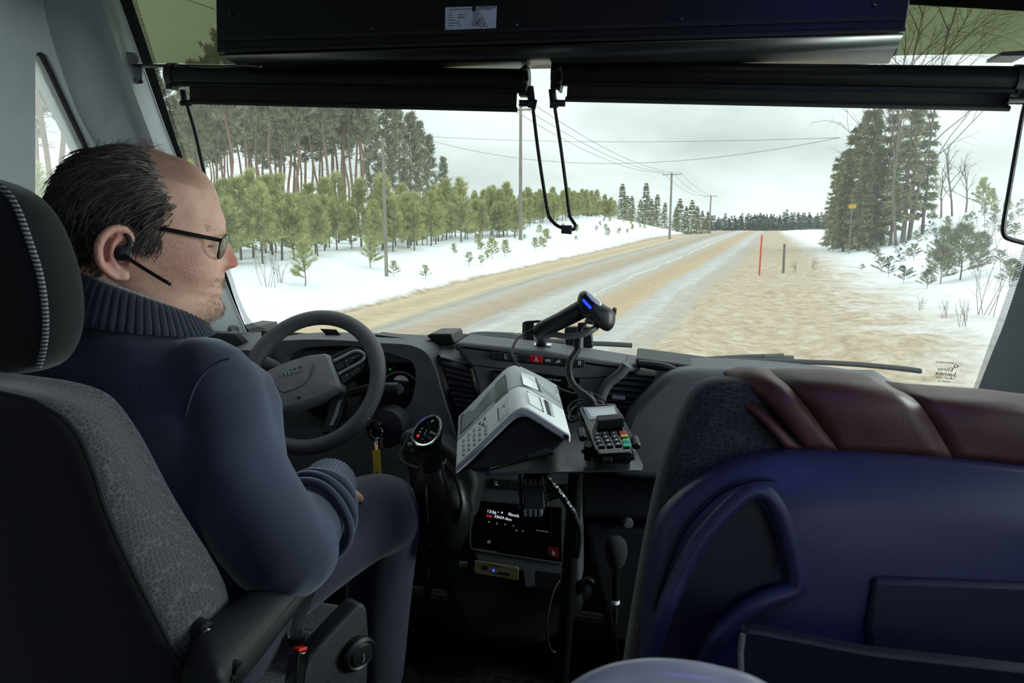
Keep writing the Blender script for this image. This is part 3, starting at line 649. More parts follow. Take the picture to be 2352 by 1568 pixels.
# A pillars
def pillar(name, cols, mat_):
    rows = [smooth_pts(c, 5) for c in cols]; m = MB(); m.grid(rows); o = m.build(name, mat_, ang=60); struct(o); return o
L1 = [A(190, -95, 1.28), A(232, 0, 1.32), A(283, 145, 1.38), A(345, 310, 1.48), A(395, 450, 1.58), A(440, 600, 1.68), A(470, 700, 1.78), A(490, 770, 1.86), A(505, 822, 1.9)]
L1b = [a_.lerp(b_, .25) + V((.012, -.012, 0)) for a_, b_ in zip(L1, wl)]
L1a = [p + V((-.03, .012, 0)) for p in L1]
WXs = WX + .001
L0 = [V((WXs, 1.20, 1.80)), V((WXs, 1.21, 1.72)), V((WXs, 1.225, 1.6)), onx(172, 240, WXs), onx(225, 345, WXs), onx(275, 455, WXs), onx(330, 580, WXs), onx(345, 660, WXs), onx(350, 720, WXs)]
pillar('trim_1', [L0, [a_.lerp(b_, .5)+V((.0, -.012, 0)) for a_, b_ in zip(L0, L1a)], L1a, L1, L1b, wl], M_trim)
pr0 = [p + V((-.03, -.17, 0)) for p in wr]
pillar('trim_3', [wr, [p.lerp(q, .5) + V((-.05, .02, 0)) for p, q in zip(wr, pr0)], [p + V((.01, 0, 0)) for p in pr0], [V((XR, p.y-.1, p.z)) for p in pr0]], M_trim)
for px, py, D in ((304, 135, 1.41), (541, 757, 1.93)):
    m = MB(); c = A(px, py, D); m.lathe(c, (c-CAM).normalized()*-1 + V((.35, 0, 0)), [(.0125, -.03), (.0125, -.002), (.010, .0), (.004, -.003), (.0002, -.004)], 20)
    tag(m.build('plastic_plug', M_trim2), 'round grey plug in the windscreen pillar ' + ('above the blind bracket' if py < 400 else 'low beside the dashboard corner'), 'plug')

# ================================================================ DESTINATION DISPLAY AND BLINDS
bx = thing('display_box', (-.2, 1.2, 1.6), 'big black destination display box hanging from the roof above the windscreen', 'display box')
def pY(pts, y): return [ony(px, py, y) for px, py in pts]
m = MB(); q0 = pY([(497, 116), (2082, 66)], 1.15); q1 = [V((q0[0].x, 1.15, 1.95)), V((q0[1].x, 1.15, 1.95))]
m.hexa([q0[0], q0[1], q0[1]+V((0, .15, 0)), q0[0]+V((0, .15, 0))], [q1[0], q1[1], q1[1]+V((0, .15, 0)), q1[0]+V((0, .15, 0))]); m.build('housing', M_blackmetal, bx, bevel=.003)
m = MB(); a_, b_ = pY([(499, 94), (2078, 45)], 1.147); m.hexa([a_, b_, b_+V((0, .004, 0)), a_+V((0, .004, 0))], [a_+V((0, 0, .006)), b_+V((0, 0, .006)), b_+V((0, .004, .006)), a_+V((0, .004, .006))]); 
a_, b_ = pY([(499, 119), (2080, 70)], 1.146); m.hexa([a_, b_, b_+V((0, .006, 0)), a_+V((0, .006, 0))], [a_+V((0, 0, .004)), b_+V((0, 0, .004)), b_+V((0, .006, .004)), a_+V((0, .006, .004))]); m.build('panel_seam', M_black, bx)
m = MB(); c0, c1 = pY([(503, 124), (2075, 76)], 1.155); d0, d1 = ony(585, 164, 1.325), ony(2042, 142, 1.325); m.grid([[c0, c1], [d0, d1]]); m.build('bottom_plate', mat('satin_black_metal', '101114', .3, spec=.6), bx, solid=.003)
for px, py in ((528, 127), (666, 123), (803, 121), (952, 117), (1114, 112), (1280, 109), (1452, 104), (1625, 99), (1810, 93), (2030, 86)):
    m = MB(); p = onp(px, py, c0, (d0-c0).cross(c1-c0).normalized()); zn = (d0-c0).cross(c1-c0).normalized(); zn = zn if zn.z < 0 else -zn; m.lathe(p - zn*.002, zn, [(.0045, 0), (.0045, .002), (.003, .0035), (.0003, .004)], 12); m.build('screw', M_steel, bx)
for px, py in ((530, 31), (855, 67), (1565, 44), (1187, 57), (2008, 10)):
    m = MB(); m.lathe(ony(px, py, 1.148), (0, -1, 0), [(.003, -.002), (.003, .002), (.0003, .003)], 10); m.build('screw', M_steel, bx)
lb = MB(); lb.prism(pY([(1023, 17), (1141, 13), (1139, 65), (1022, 69)], 1.1495), (0, .001, 0)); lab = lb.build('rating_label', mat('label_white', 'c9cede', .5), bx)
tp_ = lambda s, sz, px, py, al='LEFT': text('label_lettering', s, sz, ony(px, py, 1.1485), V((1, 0, .03)), (0, 0, 1), M_ink, lab, ext=.0001, align=al)
tp_('On-Board Destination Display', .0029, 1031, 22); tp_('LUMINATOR', .0056, 1093, 17.5); tp_('TECHNOLOGY GROUP', .0024, 1094, 22.5); tp_('CE', .0085, 1083, 55); 
for i, (a_, b_) in enumerate((('Title:', 'Model LX'), ('Date:', '00000/00'), ('Address:', '0'), ('Address (Line):', '0'), ('Version:', '0.00'))): tp_(a_, .0028, 1030, 34+i*6.3); tp_(b_, .0028, 1052, 34+i*6.3)
for i, s in enumerate(('Serial no.', 'Voltage 24V', 'Article no.', 'Production date', 'Certificate')): tp_(s, .0028, 1086, 27.5+i*4.6)
m = MB(); m.torus(ony(1105, 53, 1.1485), (0, 1, 0), .0052, .0004, 24, 4); m.torus(ony(1116, 58, 1.1485), (0, 1, 0), .0028, .0003, 16, 4); m.ell(ony(1088.5, 20, 1.1485), (.0032, .0005, .004)); m.build('label_mark', M_ink, lab); tp_('E1', .006, 1105, 53, 'CENTER')
M_blindfab = mat('blind_fabric', '0a0b0d', .75, bump=.4, bscale=1500)
n, l, b = nodes(M_blindfab)
def blind(name, label, x0, x1, zt, zc, fx0, fx1, y):
    t = thing(name, ((x0+x1)/2, y, zc), label, 'sun blind')
    r = .021
    m = MB(); m.tube([(x0+.012, y, zc), (x1-.012, y, zc)], r, 28); m.box(((x0+x1)/2, y-.012, zc-.019), (x1-x0-.02, .008, .006)); m.build('roller_tube', M_blackmetal, t)
    for x, s in ((x0, 1), (x1, -1)):
        m = MB(); m.tube([(x, y, zc), (x+s*.014, y, zc)], [.0235, .0235], 24); m.box((x+s*.007, y-.006, zc-.021), (.014, .02, .012)); m.build('end_cap', M_black, t)
    m = MB(); m.box(((fx0+fx1)/2, y-.008, (zc-.02+zt)/2), (fx1-fx0, .002, zc-.02-zt)); m.tube([(fx0-.002, y-.008, zt), (fx1+.002, y-.008, zt)], .0045, 10); m.build('fabric', M_blindfab, t)
    return t
YS = 1.30
p0_, p1_ = ony(392, 178, YS), ony(1215, 182, YS); zb_ = (ony(440, 243, YS).z+ony(1190, 245, YS).z)/2
bl1 = blind('sun_blind', 'black roller sun blind above the driver, with long pull rod', p0_.x, p1_.x, zb_, (p0_.z+p1_.z)/2, ony(443, 240, YS).x, ony(1188, 243, YS).x, YS)
q0_, q1_ = ony(1268, 184, YS), ony(2350, 168, YS)
bl2 = blind('sun_blind', 'longer black roller sun blind in front of the passenger side', q0_.x, q1_.x, (ony(1300, 241, YS).z+ony(2300, 238, YS).z)/2, (q0_.z+q1_.z)/2, ony(1302, 240, YS).x, ony(2312, 238, YS).x, YS)
def rod(t, pts, D, r=.0032, knob=None):
    m = MB(); m.tube(smooth_pts([A(px, py, D) for px, py in pts], 5), r, 8); m.build('pull_rod', M_black, t)
    if knob:
        for k in knob:
            a_, b_ = A(*k[0], D), A(*k[1], D); m = MB(); m.tube([a_, b_], k[2], 12); m.build('rod_fitting', M_black, t)
rod(bl1, [(428, 236), (447, 300), (464, 375), (478, 430), (500, 500), (520, 560)], 1.40, .0034, [((420, 208), (424, 232), .006), ((415, 237), (441, 237), .005)])
rod(bl1, [(1223, 238), (1234, 330), (1247, 420), (1258, 485), (1265, 503), (1280, 518), (1295, 523), (1312, 524)], 1.26, .0031, [((1217, 200), (1222, 240), .0068), ((1192, 237), (1224, 237), .0058), ((1214, 236), (1232, 240), .0082)])
rod(bl2, [(1273, 238), (1287, 330), (1299, 420), (1308, 490), (1314, 505), (1322, 518), (1318, 526), (1306, 528)], 1.25, .0031, [((1268, 206), (1272, 240), .0064), ((1270, 237), (1298, 237), .0058), ((1263, 238), (1281, 238), .0075)])
rod(bl2, [(2372, 195), (2352, 250), (2335, 340), (2316, 450), (2305, 515), (2307, 540), (2320, 549), (2345, 556), (2400, 570)], 1.11, .0036, [((2350, 196), (2348, 230), .006), ((2312, 231), (2352, 231), .0058)])
m = MB(); m.hexa(*[[A(x, y, D) for x, y, D in q] for q in ([(1289, 536, 1.245), (1313, 538, 1.245), (1313, 538, 1.265), (1289, 536, 1.265)], [(1289, 517, 1.245), (1314, 517, 1.245), (1314, 517, 1.265), (1289, 517, 1.265)])]); m.build('rod_clip', M_black, bl1, bevel=.001)
# brackets that carry the blinds
br1 = thing('blind_bracket', A(313, 170, 1.42), 'grey angle bracket screwed to the windscreen pillar, holding the left blind', 'bracket')
m = MB(); m.prism([A(299, 149, 1.425), A(326, 149, 1.425), A(327, 191, 1.43), (A(316, 193, 1.43)), A(302, 190, 1.43)], (-.002, .003, 0)); m.build('bracket_plate', M_trim2, br1, bevel=.0006)
m = MB(); m.hexa([A(299, 149, 1.42), A(395, 153, 1.36), A(395, 155, 1.40), A(302, 157, 1.45)], [A(299, 147, 1.42), A(395, 149, 1.36), A(395, 147, 1.40), A(302, 149, 1.45)]); m.build('bracket_arm', M_blackmetal, br1)
for px, py in ((307, 184), (324, 187)): m = MB(); m.lathe(A(px, py, 1.424), (A(px, py, 1)-CAM)*-1, [(.0042, -.002), (.0042, .002), (.001, .003)], 12); m.build('screw', M_steel, br1)
br2 = thing('blind_bracket', ony(2330, 122, 1.32), 'bright bracket tab at the far end of the passenger-side blind', 'bracket')
m = MB(); m.prism(pY([(2300, 119), (2360, 115), (2360, 128), (2298, 128)], 1.29), (0, .05, 0)); m.build('bracket_plate', M_steel, br2, bevel=.001)
br3 = thing('blind_bracket', ony(1238, 130, 1.3), 'satin metal bracket between the two blinds under the display box', 'bracket')
m = MB(); m.grid([[ony(1200, 113, 1.2), ony(1268, 111, 1.2)], [ony(1203, 130, 1.27), ony(1264, 128, 1.27)], [ony(1222, 154, 1.31), ony(1264, 154, 1.31)]]); m.build('bracket_plate', mat('satin_metal', '8d8f92', .35, metal=.8), br3, solid=.002)
for px, py, h in ((1200, 180, 42), (1278, 180, 40)):
    m = MB(); m.prism(pY([(px, py-h*.7), (px+10, py-h*.8), (px+14, py), (px+8, py+h*.7), (px, py+h*.6)], 1.275), (0, .03, 0)); m.build('bracket_arm', M_blackmetal, br3, bevel=.001)
    for k in (-22, 8): m = MB(); m.lathe(ony(px+7, py+k, 1.274), (0, -1, 0), [(.004, 0), (.004, .002), (.0005, .003)], 10); m.build('screw', M_steel, br3)
m = MB(); m.tube(smooth_pts([A(410, 150, 1.37), A(440, 152, 1.36), A(500, 154, 1.33), A(560, 150, 1.30), A(600, 153, 1.28)], 6), .0024, 6); tag(m.build('blind_cable', M_cable), 'thin black cable lying along the top of the left blind', 'cable')
m = MB(); m.tube(smooth_pts([ony(2052, 100, 1.3), ony(2058, 115, 1.3), ony(2050, 128, 1.3), ony(2036, 131, 1.3)], 6), .0022, 6); tag(m.build('display_cable', M_cable), 'short looped cable at the lower right end of the display box', 'cable')

# ================================================================ WIPERS (outside the glass)
def wiper(label, blade, arm, hinge):
    t = thing('wiper', ws(*blade[0], -.03), label, 'wiper')
    f = lambda pts, o: [ws(px, py, -o) for px, py in pts]
    m = MB(); m.tube(smooth_pts(f(blade, .02), 6), .011, 8, flat=.6); m.build('blade', M_rubber, t)
    m = MB(); m.tube(smooth_pts(f(arm, .045), 6), .0075, 8); m.build('arm', M_black, t)
    m = MB(); m.tube(f(hinge, .04), .011, 8, flat=.7); m.build('blade_clip', M_black, t); return t
wiper('black wiper lying low across the passenger side of the windscreen', [(1560, 826), (1700, 827), (1850, 831), (1960, 836), (2060, 845), (2114, 852)], [(1590, 830), (1640, 824), (1720, 820), (1800, 818)], [(1755, 820), (1822, 823)])
wiper('black wiper behind the barcode scanner at the foot of the windscreen', [(1010, 772), (1100, 772), (1200, 778), (1330, 787), (1400, 790), (1452, 793)], [(1080, 770), (1110, 767), (1180, 770), (1240, 776)], [(1180, 772), (1230, 777)])
m = MB(); m.box(((XL+XR)/2, 2.06, .46), (XR-XL, .04, .76)); struct(m.build('wall_front', M_dash2))
for nm, x in (('left', XL+.03), ('right', XR)):
    m = MB(); m.box((x, 1.88, .5), (.05, .36, .84)); struct(m.build('wall_%s_footwell' % nm, M_dash2))

# corners between pillars and roof
m = MB(); m.prism([(XR, 1.42, 1.72), (XR, 1.84, .98), (XR, 1.93, .98), (XR, 1.62, 1.62), (XR, 1.60, 1.98), (XR, 1.0, 1.98), (XR, 1.0, 1.72)], (.04, 0, 0)); struct(m.build('door_1_frame', M_dash2))
m = MB(); m.prism([V((wr[0].x-.02, 1.20, 1.60)), V((wr[0].x-.02, 1.45, 1.60)), V((wr[0].x-.02, 1.45, 2.0)), V((wr[0].x-.02, 1.20, 2.0))], (XR+.02-wr[0].x, 0, 0)); struct(m.build('trim_4', M_trim))
m = MB(); m.prism([V((XL, 1.18, 1.70)), V((XL, 1.30, 1.70)), V((XL, 1.30, 2.0)), V((XL, 1.18, 2.0))], (.045, 0, 0)); struct(m.build('trim_5', M_trim))
# ================================================================ DASHBOARD
dash = thing('dashboard', (-.15, 1.7, .6), 'dark grey moulded dashboard running the full width under the windscreen', 'dashboard')
def icon(px, py, Y, pts, w, parent, m_=None, closed=False, name='symbol'):
    m = MB(); m.tube([ony(px+x, py+y, Y) for x, y in pts], w, 4, loop=closed); return m.build(name, m_ or M_white, parent, ang=0)
prof = [(1.93, .83), (1.80, .86), (1.66, .87), (1.60, .865), (1.60, .80), (1.63, .70), (1.68, .60), (1.76, .46), (1.90, .34), (2.0, .34)]
m = MB(); m.loft([[V((x, y, z)) for y, z in prof] for x in (-1.13, -.7, -.4, 0, .4, .86)]); m.build('dash_body', M_dash2, dash, bevel=.012, seg=3)
m = MB(); m.loft([[V((x, 1.60, z-.03)), V((x, 1.60, z-.008)), V((x, 1.66, z)), V((x, 1.84, z)), V((x, 1.86, z-.05))] for x, z in ((-1.12, .922), (-.95, .930), (-.7, .952), (-.5, .958), (-.3, .957), (0, .948), (.18, .932), (.4, .90), (.83, .88))], closed=True); m.build('dash_top', M_dash, dash, ang=50)
def sm2(pts, n=3): return [(p.x, p.y) for p in smooth_pts([V((x, y, 0)) for x, y in pts], n, True)]
# instrument hood
houter = sm2([(560, 850), (572, 808), (604, 787), (660, 781), (730, 779), (800, 782), (870, 787), (925, 790), (958, 797), (984, 815), (1002, 850), (1014, 895), (1032, 950), (1055, 1020), (1080, 1075), (1090, 1120), (980, 1130), (900, 1110), (780, 1110), (600, 1060)])
hinner = sm2([(640, 880), (646, 838), (658, 818), (688, 803), (730, 796), (787, 795), (835, 799), (884, 810), (927, 823), (945, 832), (953, 852), (952, 887), (942, 924), (925, 941), (902, 951), (850, 956), (760, 950), (690, 930)])
m = MB(); ring_plate(m, pY(houter, 1.56), pY(hinner, 1.56), (0, .12, 0)); m.build('instrument_hood', M_dash, dash, bevel=.008, seg=3, ang=50)
clu = MB(); clu.prism(pY([(600, 760), (980, 790), (990, 975), (620, 975)], 1.665), (0, .02, 0)); clu = clu.build('instrument_cluster', M_gloss, dash)
gcx = ony(921, 898, 1.655); 
m = MB(); m.lathe(gcx, (0, -1, 0), [(.050, -.008), (.050, .001), (.0003, .0012)], 48); m.build('gauge_face', mat('gauge_face', '0d1013', .2), clu)
m = MB(); m.torus(gcx+V((0, -.004, 0)), (0, 1, 0), .0505, .0028, 56, 8); m.build('gauge_ring', mat('ring_chrome_reflection', 'c2c5c7', .4), clu)  # flat pale grey stands in for the chrome's bright reflection
g2 = ony(745, 870, 1.655); m = MB(); m.torus(g2, (0, 1, 0), .0505, .0028, 48, 8); m.build('gauge_ring', mat('ring_chrome_reflection', 'c2c5c7', .4), clu)
m = MB()
for i in range(25):
    a = math.radians(-40 + 260*i/24); d = V((math.cos(a), 0, math.sin(a))); m.tube([gcx+d*.044+V((0, -.002, 0)), gcx+d*(.039 if i % 4 == 0 else .0415)+V((0, -.002, 0))], .0006, 4)
m.build('gauge_marks', M_white, clu, ang=0)
m = MB(); m.tube([ony(912, 905, 1.652), ony(893, 936, 1.652)], [.0014, .0007], 6); m.build('needle', M_white, clu)
m = MB(); m.lathe(ony(921, 882, 1.6535), (0, -1, 0), [(.0225, 0), (.022, .001), (.0003, .0016)], 32); m.build('gauge_reflection', mat('gauge_reflection', '6d7276', .15, emit=.22), clu)  # glowing disc stands in for the trees mirrored in the dial
m = MB(); m.prism(pY([(822, 872), (852, 868), (850, 904), (820, 908)], 1.656), (0, .005, 0)); m.build('trip_display', mat('lit_display_grey', '59626c', .3, emit=.25), clu)
for i, s in enumerate(('km', '0.0', '12:5')): text('display_lettering', s, .009, ony(842, 876+i*12, 1.654), (1, 0, 0), (0, 0, 1), M_white, clu, ext=.0001)
m = MB(); m.ell(ony(896, 848, 1.652), (.003, .001, .003)); m.build('warning_lamp', mat('green_lamp', '1f7a35', .4, emit=.5), clu)
icon(884, 862, 1.652, [(0, 12), (6, 4), (16, -4), (26, -9)], .0009, clu, mat('gauge_red', '7d1f2a', .5))
# air vents
def vent(label, outl, tops, bots, nsl, Y, tab, tab_mat):
    v = MB(); v.prism(pY(outl, Y+.012), (0, .02, 0)); v = v.build('air_vent', M_black, dash); tag(v, label)
    for k in range(nsl):
        u = (k+.5)/nsl; a_ = V(ony(*[tops[0][i]*(1-u)+bots[0][i]*u for i in (0, 1)], Y)); b_ = V(ony(*[tops[1][i]*(1-u)+bots[1][i]*u for i in (0, 1)], Y))
        m = MB(); m.hexa([a_, b_, b_+V((0, .016, .004)), a_+V((0, .016, .004))], [a_+V((0, 0, .0035)), b_+V((0, 0, .0035)), b_+V((0, .016, .008)), a_+V((0, .016, .008))]); m.build('louvre', M_dash, v)
    m = MB(); m.box(ony(*tab, Y-.006), (.030, .014, .0085)); m.build('vent_tab', tab_mat, v, bevel=.002)
vent('air vent left of the radio', [(1003, 812), (1052, 838), (1074, 838), (1084, 870), (1092, 910), (1098, 950), (1052, 945), (1036, 905), (1020, 860)], ((1008, 815), (1072, 833)), ((1047, 938), (1096, 945)), 9, 1.575, (1043, 881), M_dash2)
vent('air vent beside the card terminal', [(1400, 852), (1480, 862), (1520, 868), (1495, 890), (1462, 925), (1440, 950), (1374, 945), (1382, 895)], ((1402, 860), (1508, 868)), ((1380, 938), (1442, 946)), 6, 1.575, (1421, 912), mat('pale_tab', 'b9bcbe', .4))
vent('air vent behind the wheel on the window side', [(575, 812), (600, 804), (622, 808), (626, 838), (600, 850), (580, 846)], ((578, 815), (620, 812)), ((585, 845), (618, 842)), 4, 1.55, (598, 829), M_dash2)
# centre stack
so = [(1045, 785), (1250, 806), (1440, 836), (1425, 857), (1388, 884), (1364, 940), (1335, 1010), (1335, 1345), (1092, 1292), (1078, 1240), (1092, 1100), (1100, 970), (1094, 890), (1082, 845), (1056, 815)]
m = MB(); m.prism(pY(so, 1.545), (0, .13, 0)); m.build('centre_stack', M_dash, dash, bevel=.009, seg=3)
a_, b_, c_, d_ = ony(1045, 785, 1.545), ony(1440, 836, 1.545), ony(1462, 822, 1.72), ony(1060, 776, 1.72)
m = MB(); m.prism([a_, b_, b_+V((.03, .03, .0)), c_, d_], (0, 0, -.02)); m.build('stack_top', M_dash, dash, bevel=.008, seg=3)
m = MB(); m.tube(smooth_pts(pY([(1440, 838), (1425, 857), (1394, 884), (1374, 930), (1350, 985)], 1.54), 6), .012, 10); m.build('trim_arch', M_dash, dash)
m = MB(); m.tube(smooth_pts(pY([(1085, 838), (1200, 852), (1330, 868), (1420, 860)], 1.546), 6), .0018, 6); m.build('stack_seam', M_black, dash)
m = MB(); m.prism(pY([(1127, 807), (1344, 826), (1342, 843), (1330, 845), (1135, 827), (1127, 822)], 1.5435), (0, .01, 0)); swp = m.build('switch_panel', M_black, dash, bevel=.001)
bxs = [1128, 1151, 1172.5, 1193, 1215, 1247, 1270, 1292, 1319, 1343]
for k in range(9):
    x0, x1 = bxs[k]+.8, bxs[k+1]-.8; ty = lambda x: 808.5+(x-1128)*.0835; by = lambda x: 823.5+(x-1128)*.089
    m = MB(); m.prism(pY([(x0, ty(x0)), (x1, ty(x1)), (x1, by(x1)), (x0, by(x0))], 1.540), (0, .006, 0)); sw = m.build('switch', M_red if k == 4 else M_dash2, swp, bevel=.0008)
    cx, cy = (x0+x1)/2, (ty((x0+x1)/2)+by((x0+x1)/2))/2
    if k == 4:
        tag(sw, 'red hazard light switch'); icon(cx, cy, 1.5392, [(-5, 4), (5, 4.5), (0, -5)], .0005, sw, closed=True); icon(cx, cy, 1.5392, [(-2.2, 2.2), (2.2, 2.4), (0, -2)], .0005, sw, closed=True)
    elif k in (1, 2): icon(cx, cy, 1.5392, [(3.5*math.cos(a*.7), 3.5*math.sin(a*.7)-1) for a in range(9)], .0004, sw); icon(cx, cy, 1.5392, [(-4, 5), (4, 5.3)], .0004, sw)
    elif k == 5: 
        for q in (-4.5, -1.5, 1.5, 4.5): icon(cx+q, cy, 1.5392, [(1.3*math.cos(a), 2.6*math.sin(a)) for a in np.linspace(0, 5.6, 7)], .0004, sw)
    elif k == 6: icon(cx, cy, 1.5392, [(-2, 3), (-2, -1), (0, -1), (0, 3)], .0004, sw); icon(cx+3.5, cy, 1.5392, [(2*math.cos(a), 3*math.sin(a)) for a in np.linspace(0, 5.8, 7)], .0004, sw); icon(cx, cy, 1.5392, [(-6, 3.5), (-4.5, 1.5), (-3, 3.6)], .0004, sw)
    elif k == 7: icon(cx, cy, 1.5392, [(-4, -3), (-4, 3), (-2, 3), (-2, -3)], .0004, sw, closed=True)
    elif k == 8: icon(cx, cy, 1.5392, [(-2.5, -4), (-2.5, 4), (2.5, 4.2), (2.5, -4)], .0005, sw, closed=True); icon(cx, cy, 1.5392, [(0, -2), (0, 0)], .0006, sw)
m = MB(); m.prism(pY([(1130, 850), (1332, 868), (1318, 1000), (1118, 990)], 1.5425), (0, .01, 0)); rad = m.build('radio', M_gloss, dash, bevel=.002)
m = MB(); m.tube(pY([(1131, 851), (1150, 853)], 1.541)+pY([(1131, 880)], 1.541)[:0], .0006, 4); m.torus(ony(1295, 892, 1.54), (0, 1, 0), .0125, .001, 28, 6); m.torus(ony(1295, 892, 1.54), (0, 1, 0), .0085, .0006, 24, 6); m.build('radio_knob', M_steel, rad)
text('radio_lettering', 'DAB  Media Receiver', .0052, ony(1266, 871, 1.5415), V((1, 0, -.03)), (0, 0, 1), M_white, rad, ext=.0001)
m = MB(); m.prism(pY([(1132, 855), (1150, 857), (1148, 872), (1131, 870)], 1.5415), (0, .002, 0)); m.build('radio_display', mat('dim_display', '2c3038', .3), rad)
# passenger side
ho = sm2([(1424, 1010), (1436, 960), (1462, 925), (1497, 888), (1525, 864), (1560, 852), (1640, 849), (1800, 858), (2000, 880), (2080, 900), (2100, 1100), (1424, 1100)])
m = MB(); m.prism(pY(ho, 1.52), (0, .16, 0)); m.build('airbag_panel', M_dash, dash, bevel=.02, seg=4)
m = MB(); m.prism(pY([(1461, 822), (1525, 830), (1640, 846), (1600, 853), (1540, 850), (1510, 852), (1462, 843)], 1.57), (0, .14, 0)); m.build('side_tray', M_dash2, dash, bevel=.004)
m = MB(); m.tube(smooth_pts(pY([(1466, 834), (1510, 838), (1540, 846), (1560, 858)], 1.56), 6), .0085, 8); m.build('tray_rail', M_black, dash)
m = MB(); m.prism(pY([(1325, 1085), (2080, 1120), (2080, 1250), (1330, 1190)], 1.575), (0, .1, 0)); m.build('lower_panel', M_dash2, dash, bevel=.02, seg=4)
m = MB(); m.prism(pY([(1340, 1200), (2000, 1240), (1990, 1560), (1400, 1480), (1360, 1330)], 1.60), (0, .1, 0)); m.build('kick_panel', M_dash2, dash, bevel=.02, seg=3)
k_ = ony(1437, 1187, 1.60); m = MB(); m.lathe(k_, (.28, -1, -.12), [(.0135, -.04), (.0135, .004), (.011, .012), (.0115, .030), (.010, .033), (.0003, .034)], 20); m.build('glovebox_knob', M_dash, dash)
# left of stack: items on the top edge
m = MB(); m.prism(pY([(978, 771), (990, 766), (1037, 766), (1040, 780), (1045, 790), (1020, 797), (1000, 787)], 1.66), (0, .1, 0)); m.build('top_tray', M_black, dash, bevel=.004)
m = MB(); m.prism(pY([(860, 768), (985, 783), (985, 789), (862, 774)], 1.64), (0, .05, 0)); m.build('top_edge_lip', M_black, dash, bevel=.002)
m = MB(); m.prism(pY([(735, 755), (771, 757), (800, 790), (757, 780), (745, 765)], 1.63), (0, .004, 0)); tag(m.build('dash_card', M_black), 'thin black flap sticking up from the dashboard behind the wheel rim', 'flap')
m = MB(); m.lathe(ony(1128, 782, 1.74), (0, 0, 1), [(.024, -.012), (.024, .0), (.022, .004), (.0003, .005)], 28); m.build('sensor_dome', M_trim2, dash)
# driver's corner tray between pillar and wheel
m = MB(); m.prism([A(470, 762, 1.75), A(535, 765, 1.80), A(560, 790, 1.84), A(545, 860, 1.84), A(440, 860, 1.75)], (0, .03, 0)); m.build('corner_tray', M_black, dash, bevel=.003)
# lower stack: tachograph, switches, sockets
m = MB(); m.prism(pY([(1097, 1150), (1290, 1166), (1290, 1290), (1090, 1262), (1081, 1245)], 1.5425), (0, .01, 0)); tac = m.build('tachograph', M_gloss, dash, bevel=.001)
m = MB(); m.tube(smooth_pts(pY([(1094, 1152), (1083, 1200), (1080, 1245), (1092, 1262), (1180, 1276), (1290, 1293)], 1.542), 5), .0011, 6); m.build('panel_edge', M_dash, dash)
m = MB(); m.prism(pY([(1117, 1166), (1192, 1176), (1191, 1199), (1117, 1187)], 1.5415), (0, .002, 0)); scr = m.build('tachograph_display', mat('display_off_red', '1a0d10', .25), tac)
M_led = mat('display_white_lit', 'dfe4ee', .4, emit=.55)
dx = V((1, 0, -.09))
def tt(s, sz, px, py, m_=M_led, par=scr): return text('display_lettering', s, sz, ony(px, py, 1.541), dx, (0, 0, 1), m_, par, ext=.0001, align='LEFT')
tt('13:56', .0105, 1118, 1173); tt('0km/h', .0105, 1167, 1180); tt('33629.4km', .0095, 1135, 1185); m = MB(); m.ell(ony(1144, 1176, 1.541), (.0012, .0005, .0012)); m.torus(ony(1153, 1177, 1.541), (0, 1, 0), .0018, .0005, 12, 4); m.build('display_symbol', M_led, scr)
m = MB(); m.prism(pY([(1117, 1181), (1130, 1183), (1130, 1189), (1117, 1187)], 1.5412), (0, .001, 0)); m.build('display_field', mat('display_red', '8a2a35', .4, emit=.3), scr)
for px, py in ((1123, 1198), (1141, 1202), (1160, 1204), (1179, 1207), (1186, 1218), (1200, 1219)): m = MB(); m.prism(pY([(px-2.5, py+1.5), (px+2.5, py+1.7), (px, py-2)], 1.5415), (0, .001, 0)); m.build('key_symbol', M_white, tac)
icon(1231, 1217, 1.5415, [(0, 0), (29, 5)], .0006, tac); icon(1123, 1244, 1.5415, [(3.5*math.cos(a), 3.5*math.sin(a)) for a in np.linspace(0, 6, 9)], .0005, tac); icon(1123, 1244, 1.5415, [(-3, -3), (3, 3), (0, 0), (3, -3), (-3, 3)], .0004, tac)
for x, y0, y1 in ((1264, 1100, 1240), (1287, 1185, 1240)): icon(x, 0, 1.5415, [(0, y0), (2, y1)], .0005, tac, M_steel, name='panel_line')
m = MB(); m.prism(pY([(1259, 1257), (1283, 1259), (1282, 1281), (1258, 1277)], 1.540), (0, .004, 0)); rb = m.build('red_switch', mat('dark_red_plastic', '7a1420', .4), dash, bevel=.0008); icon(1271, 1269, 1.539, [(-3, 4), (3, 4.5), (3, 0), (-3, -.5)], .0006, rb, closed=True); icon(1271, 1269, 1.539, [(-2, -2), (-2, -4), (2, -4)], .0005, rb)
m = MB(); m.prism(pY([(1128, 1099), (1300, 1112), (1300, 1132), (1126, 1120)], 1.5425), (0, .006, 0)); s2 = m.build('switch_panel', M_black, dash, bevel=.001)
for i in range(4): m = MB(); x = 1129+i*24; m.prism(pY([(x, 1101+i*1.8), (x+22.5, 1102.5+i*1.8), (x+22, 1120+i*1.8), (x-.5, 1118.5+i*1.8)], 1.541), (0, .004, 0)); m.build('switch', M_dash2, s2, bevel=.0006)
icon(1139, 1110, 1.5405, [(-2, -4), (2, -4), (2, 4), (-2, 3.6)], .0005, s2, closed=True); icon(1140, 1111, 1.5405, [(2, 1), (4, 4)], .0005, s2)
m = MB(); m.prism(pY([(1093, 1259), (1144, 1267), (1144, 1272), (1093, 1264)], 1.5415), (0, .003, 0)); m.build('grip_strip', mat('grey_strip', '5b5d60', .5), dash)
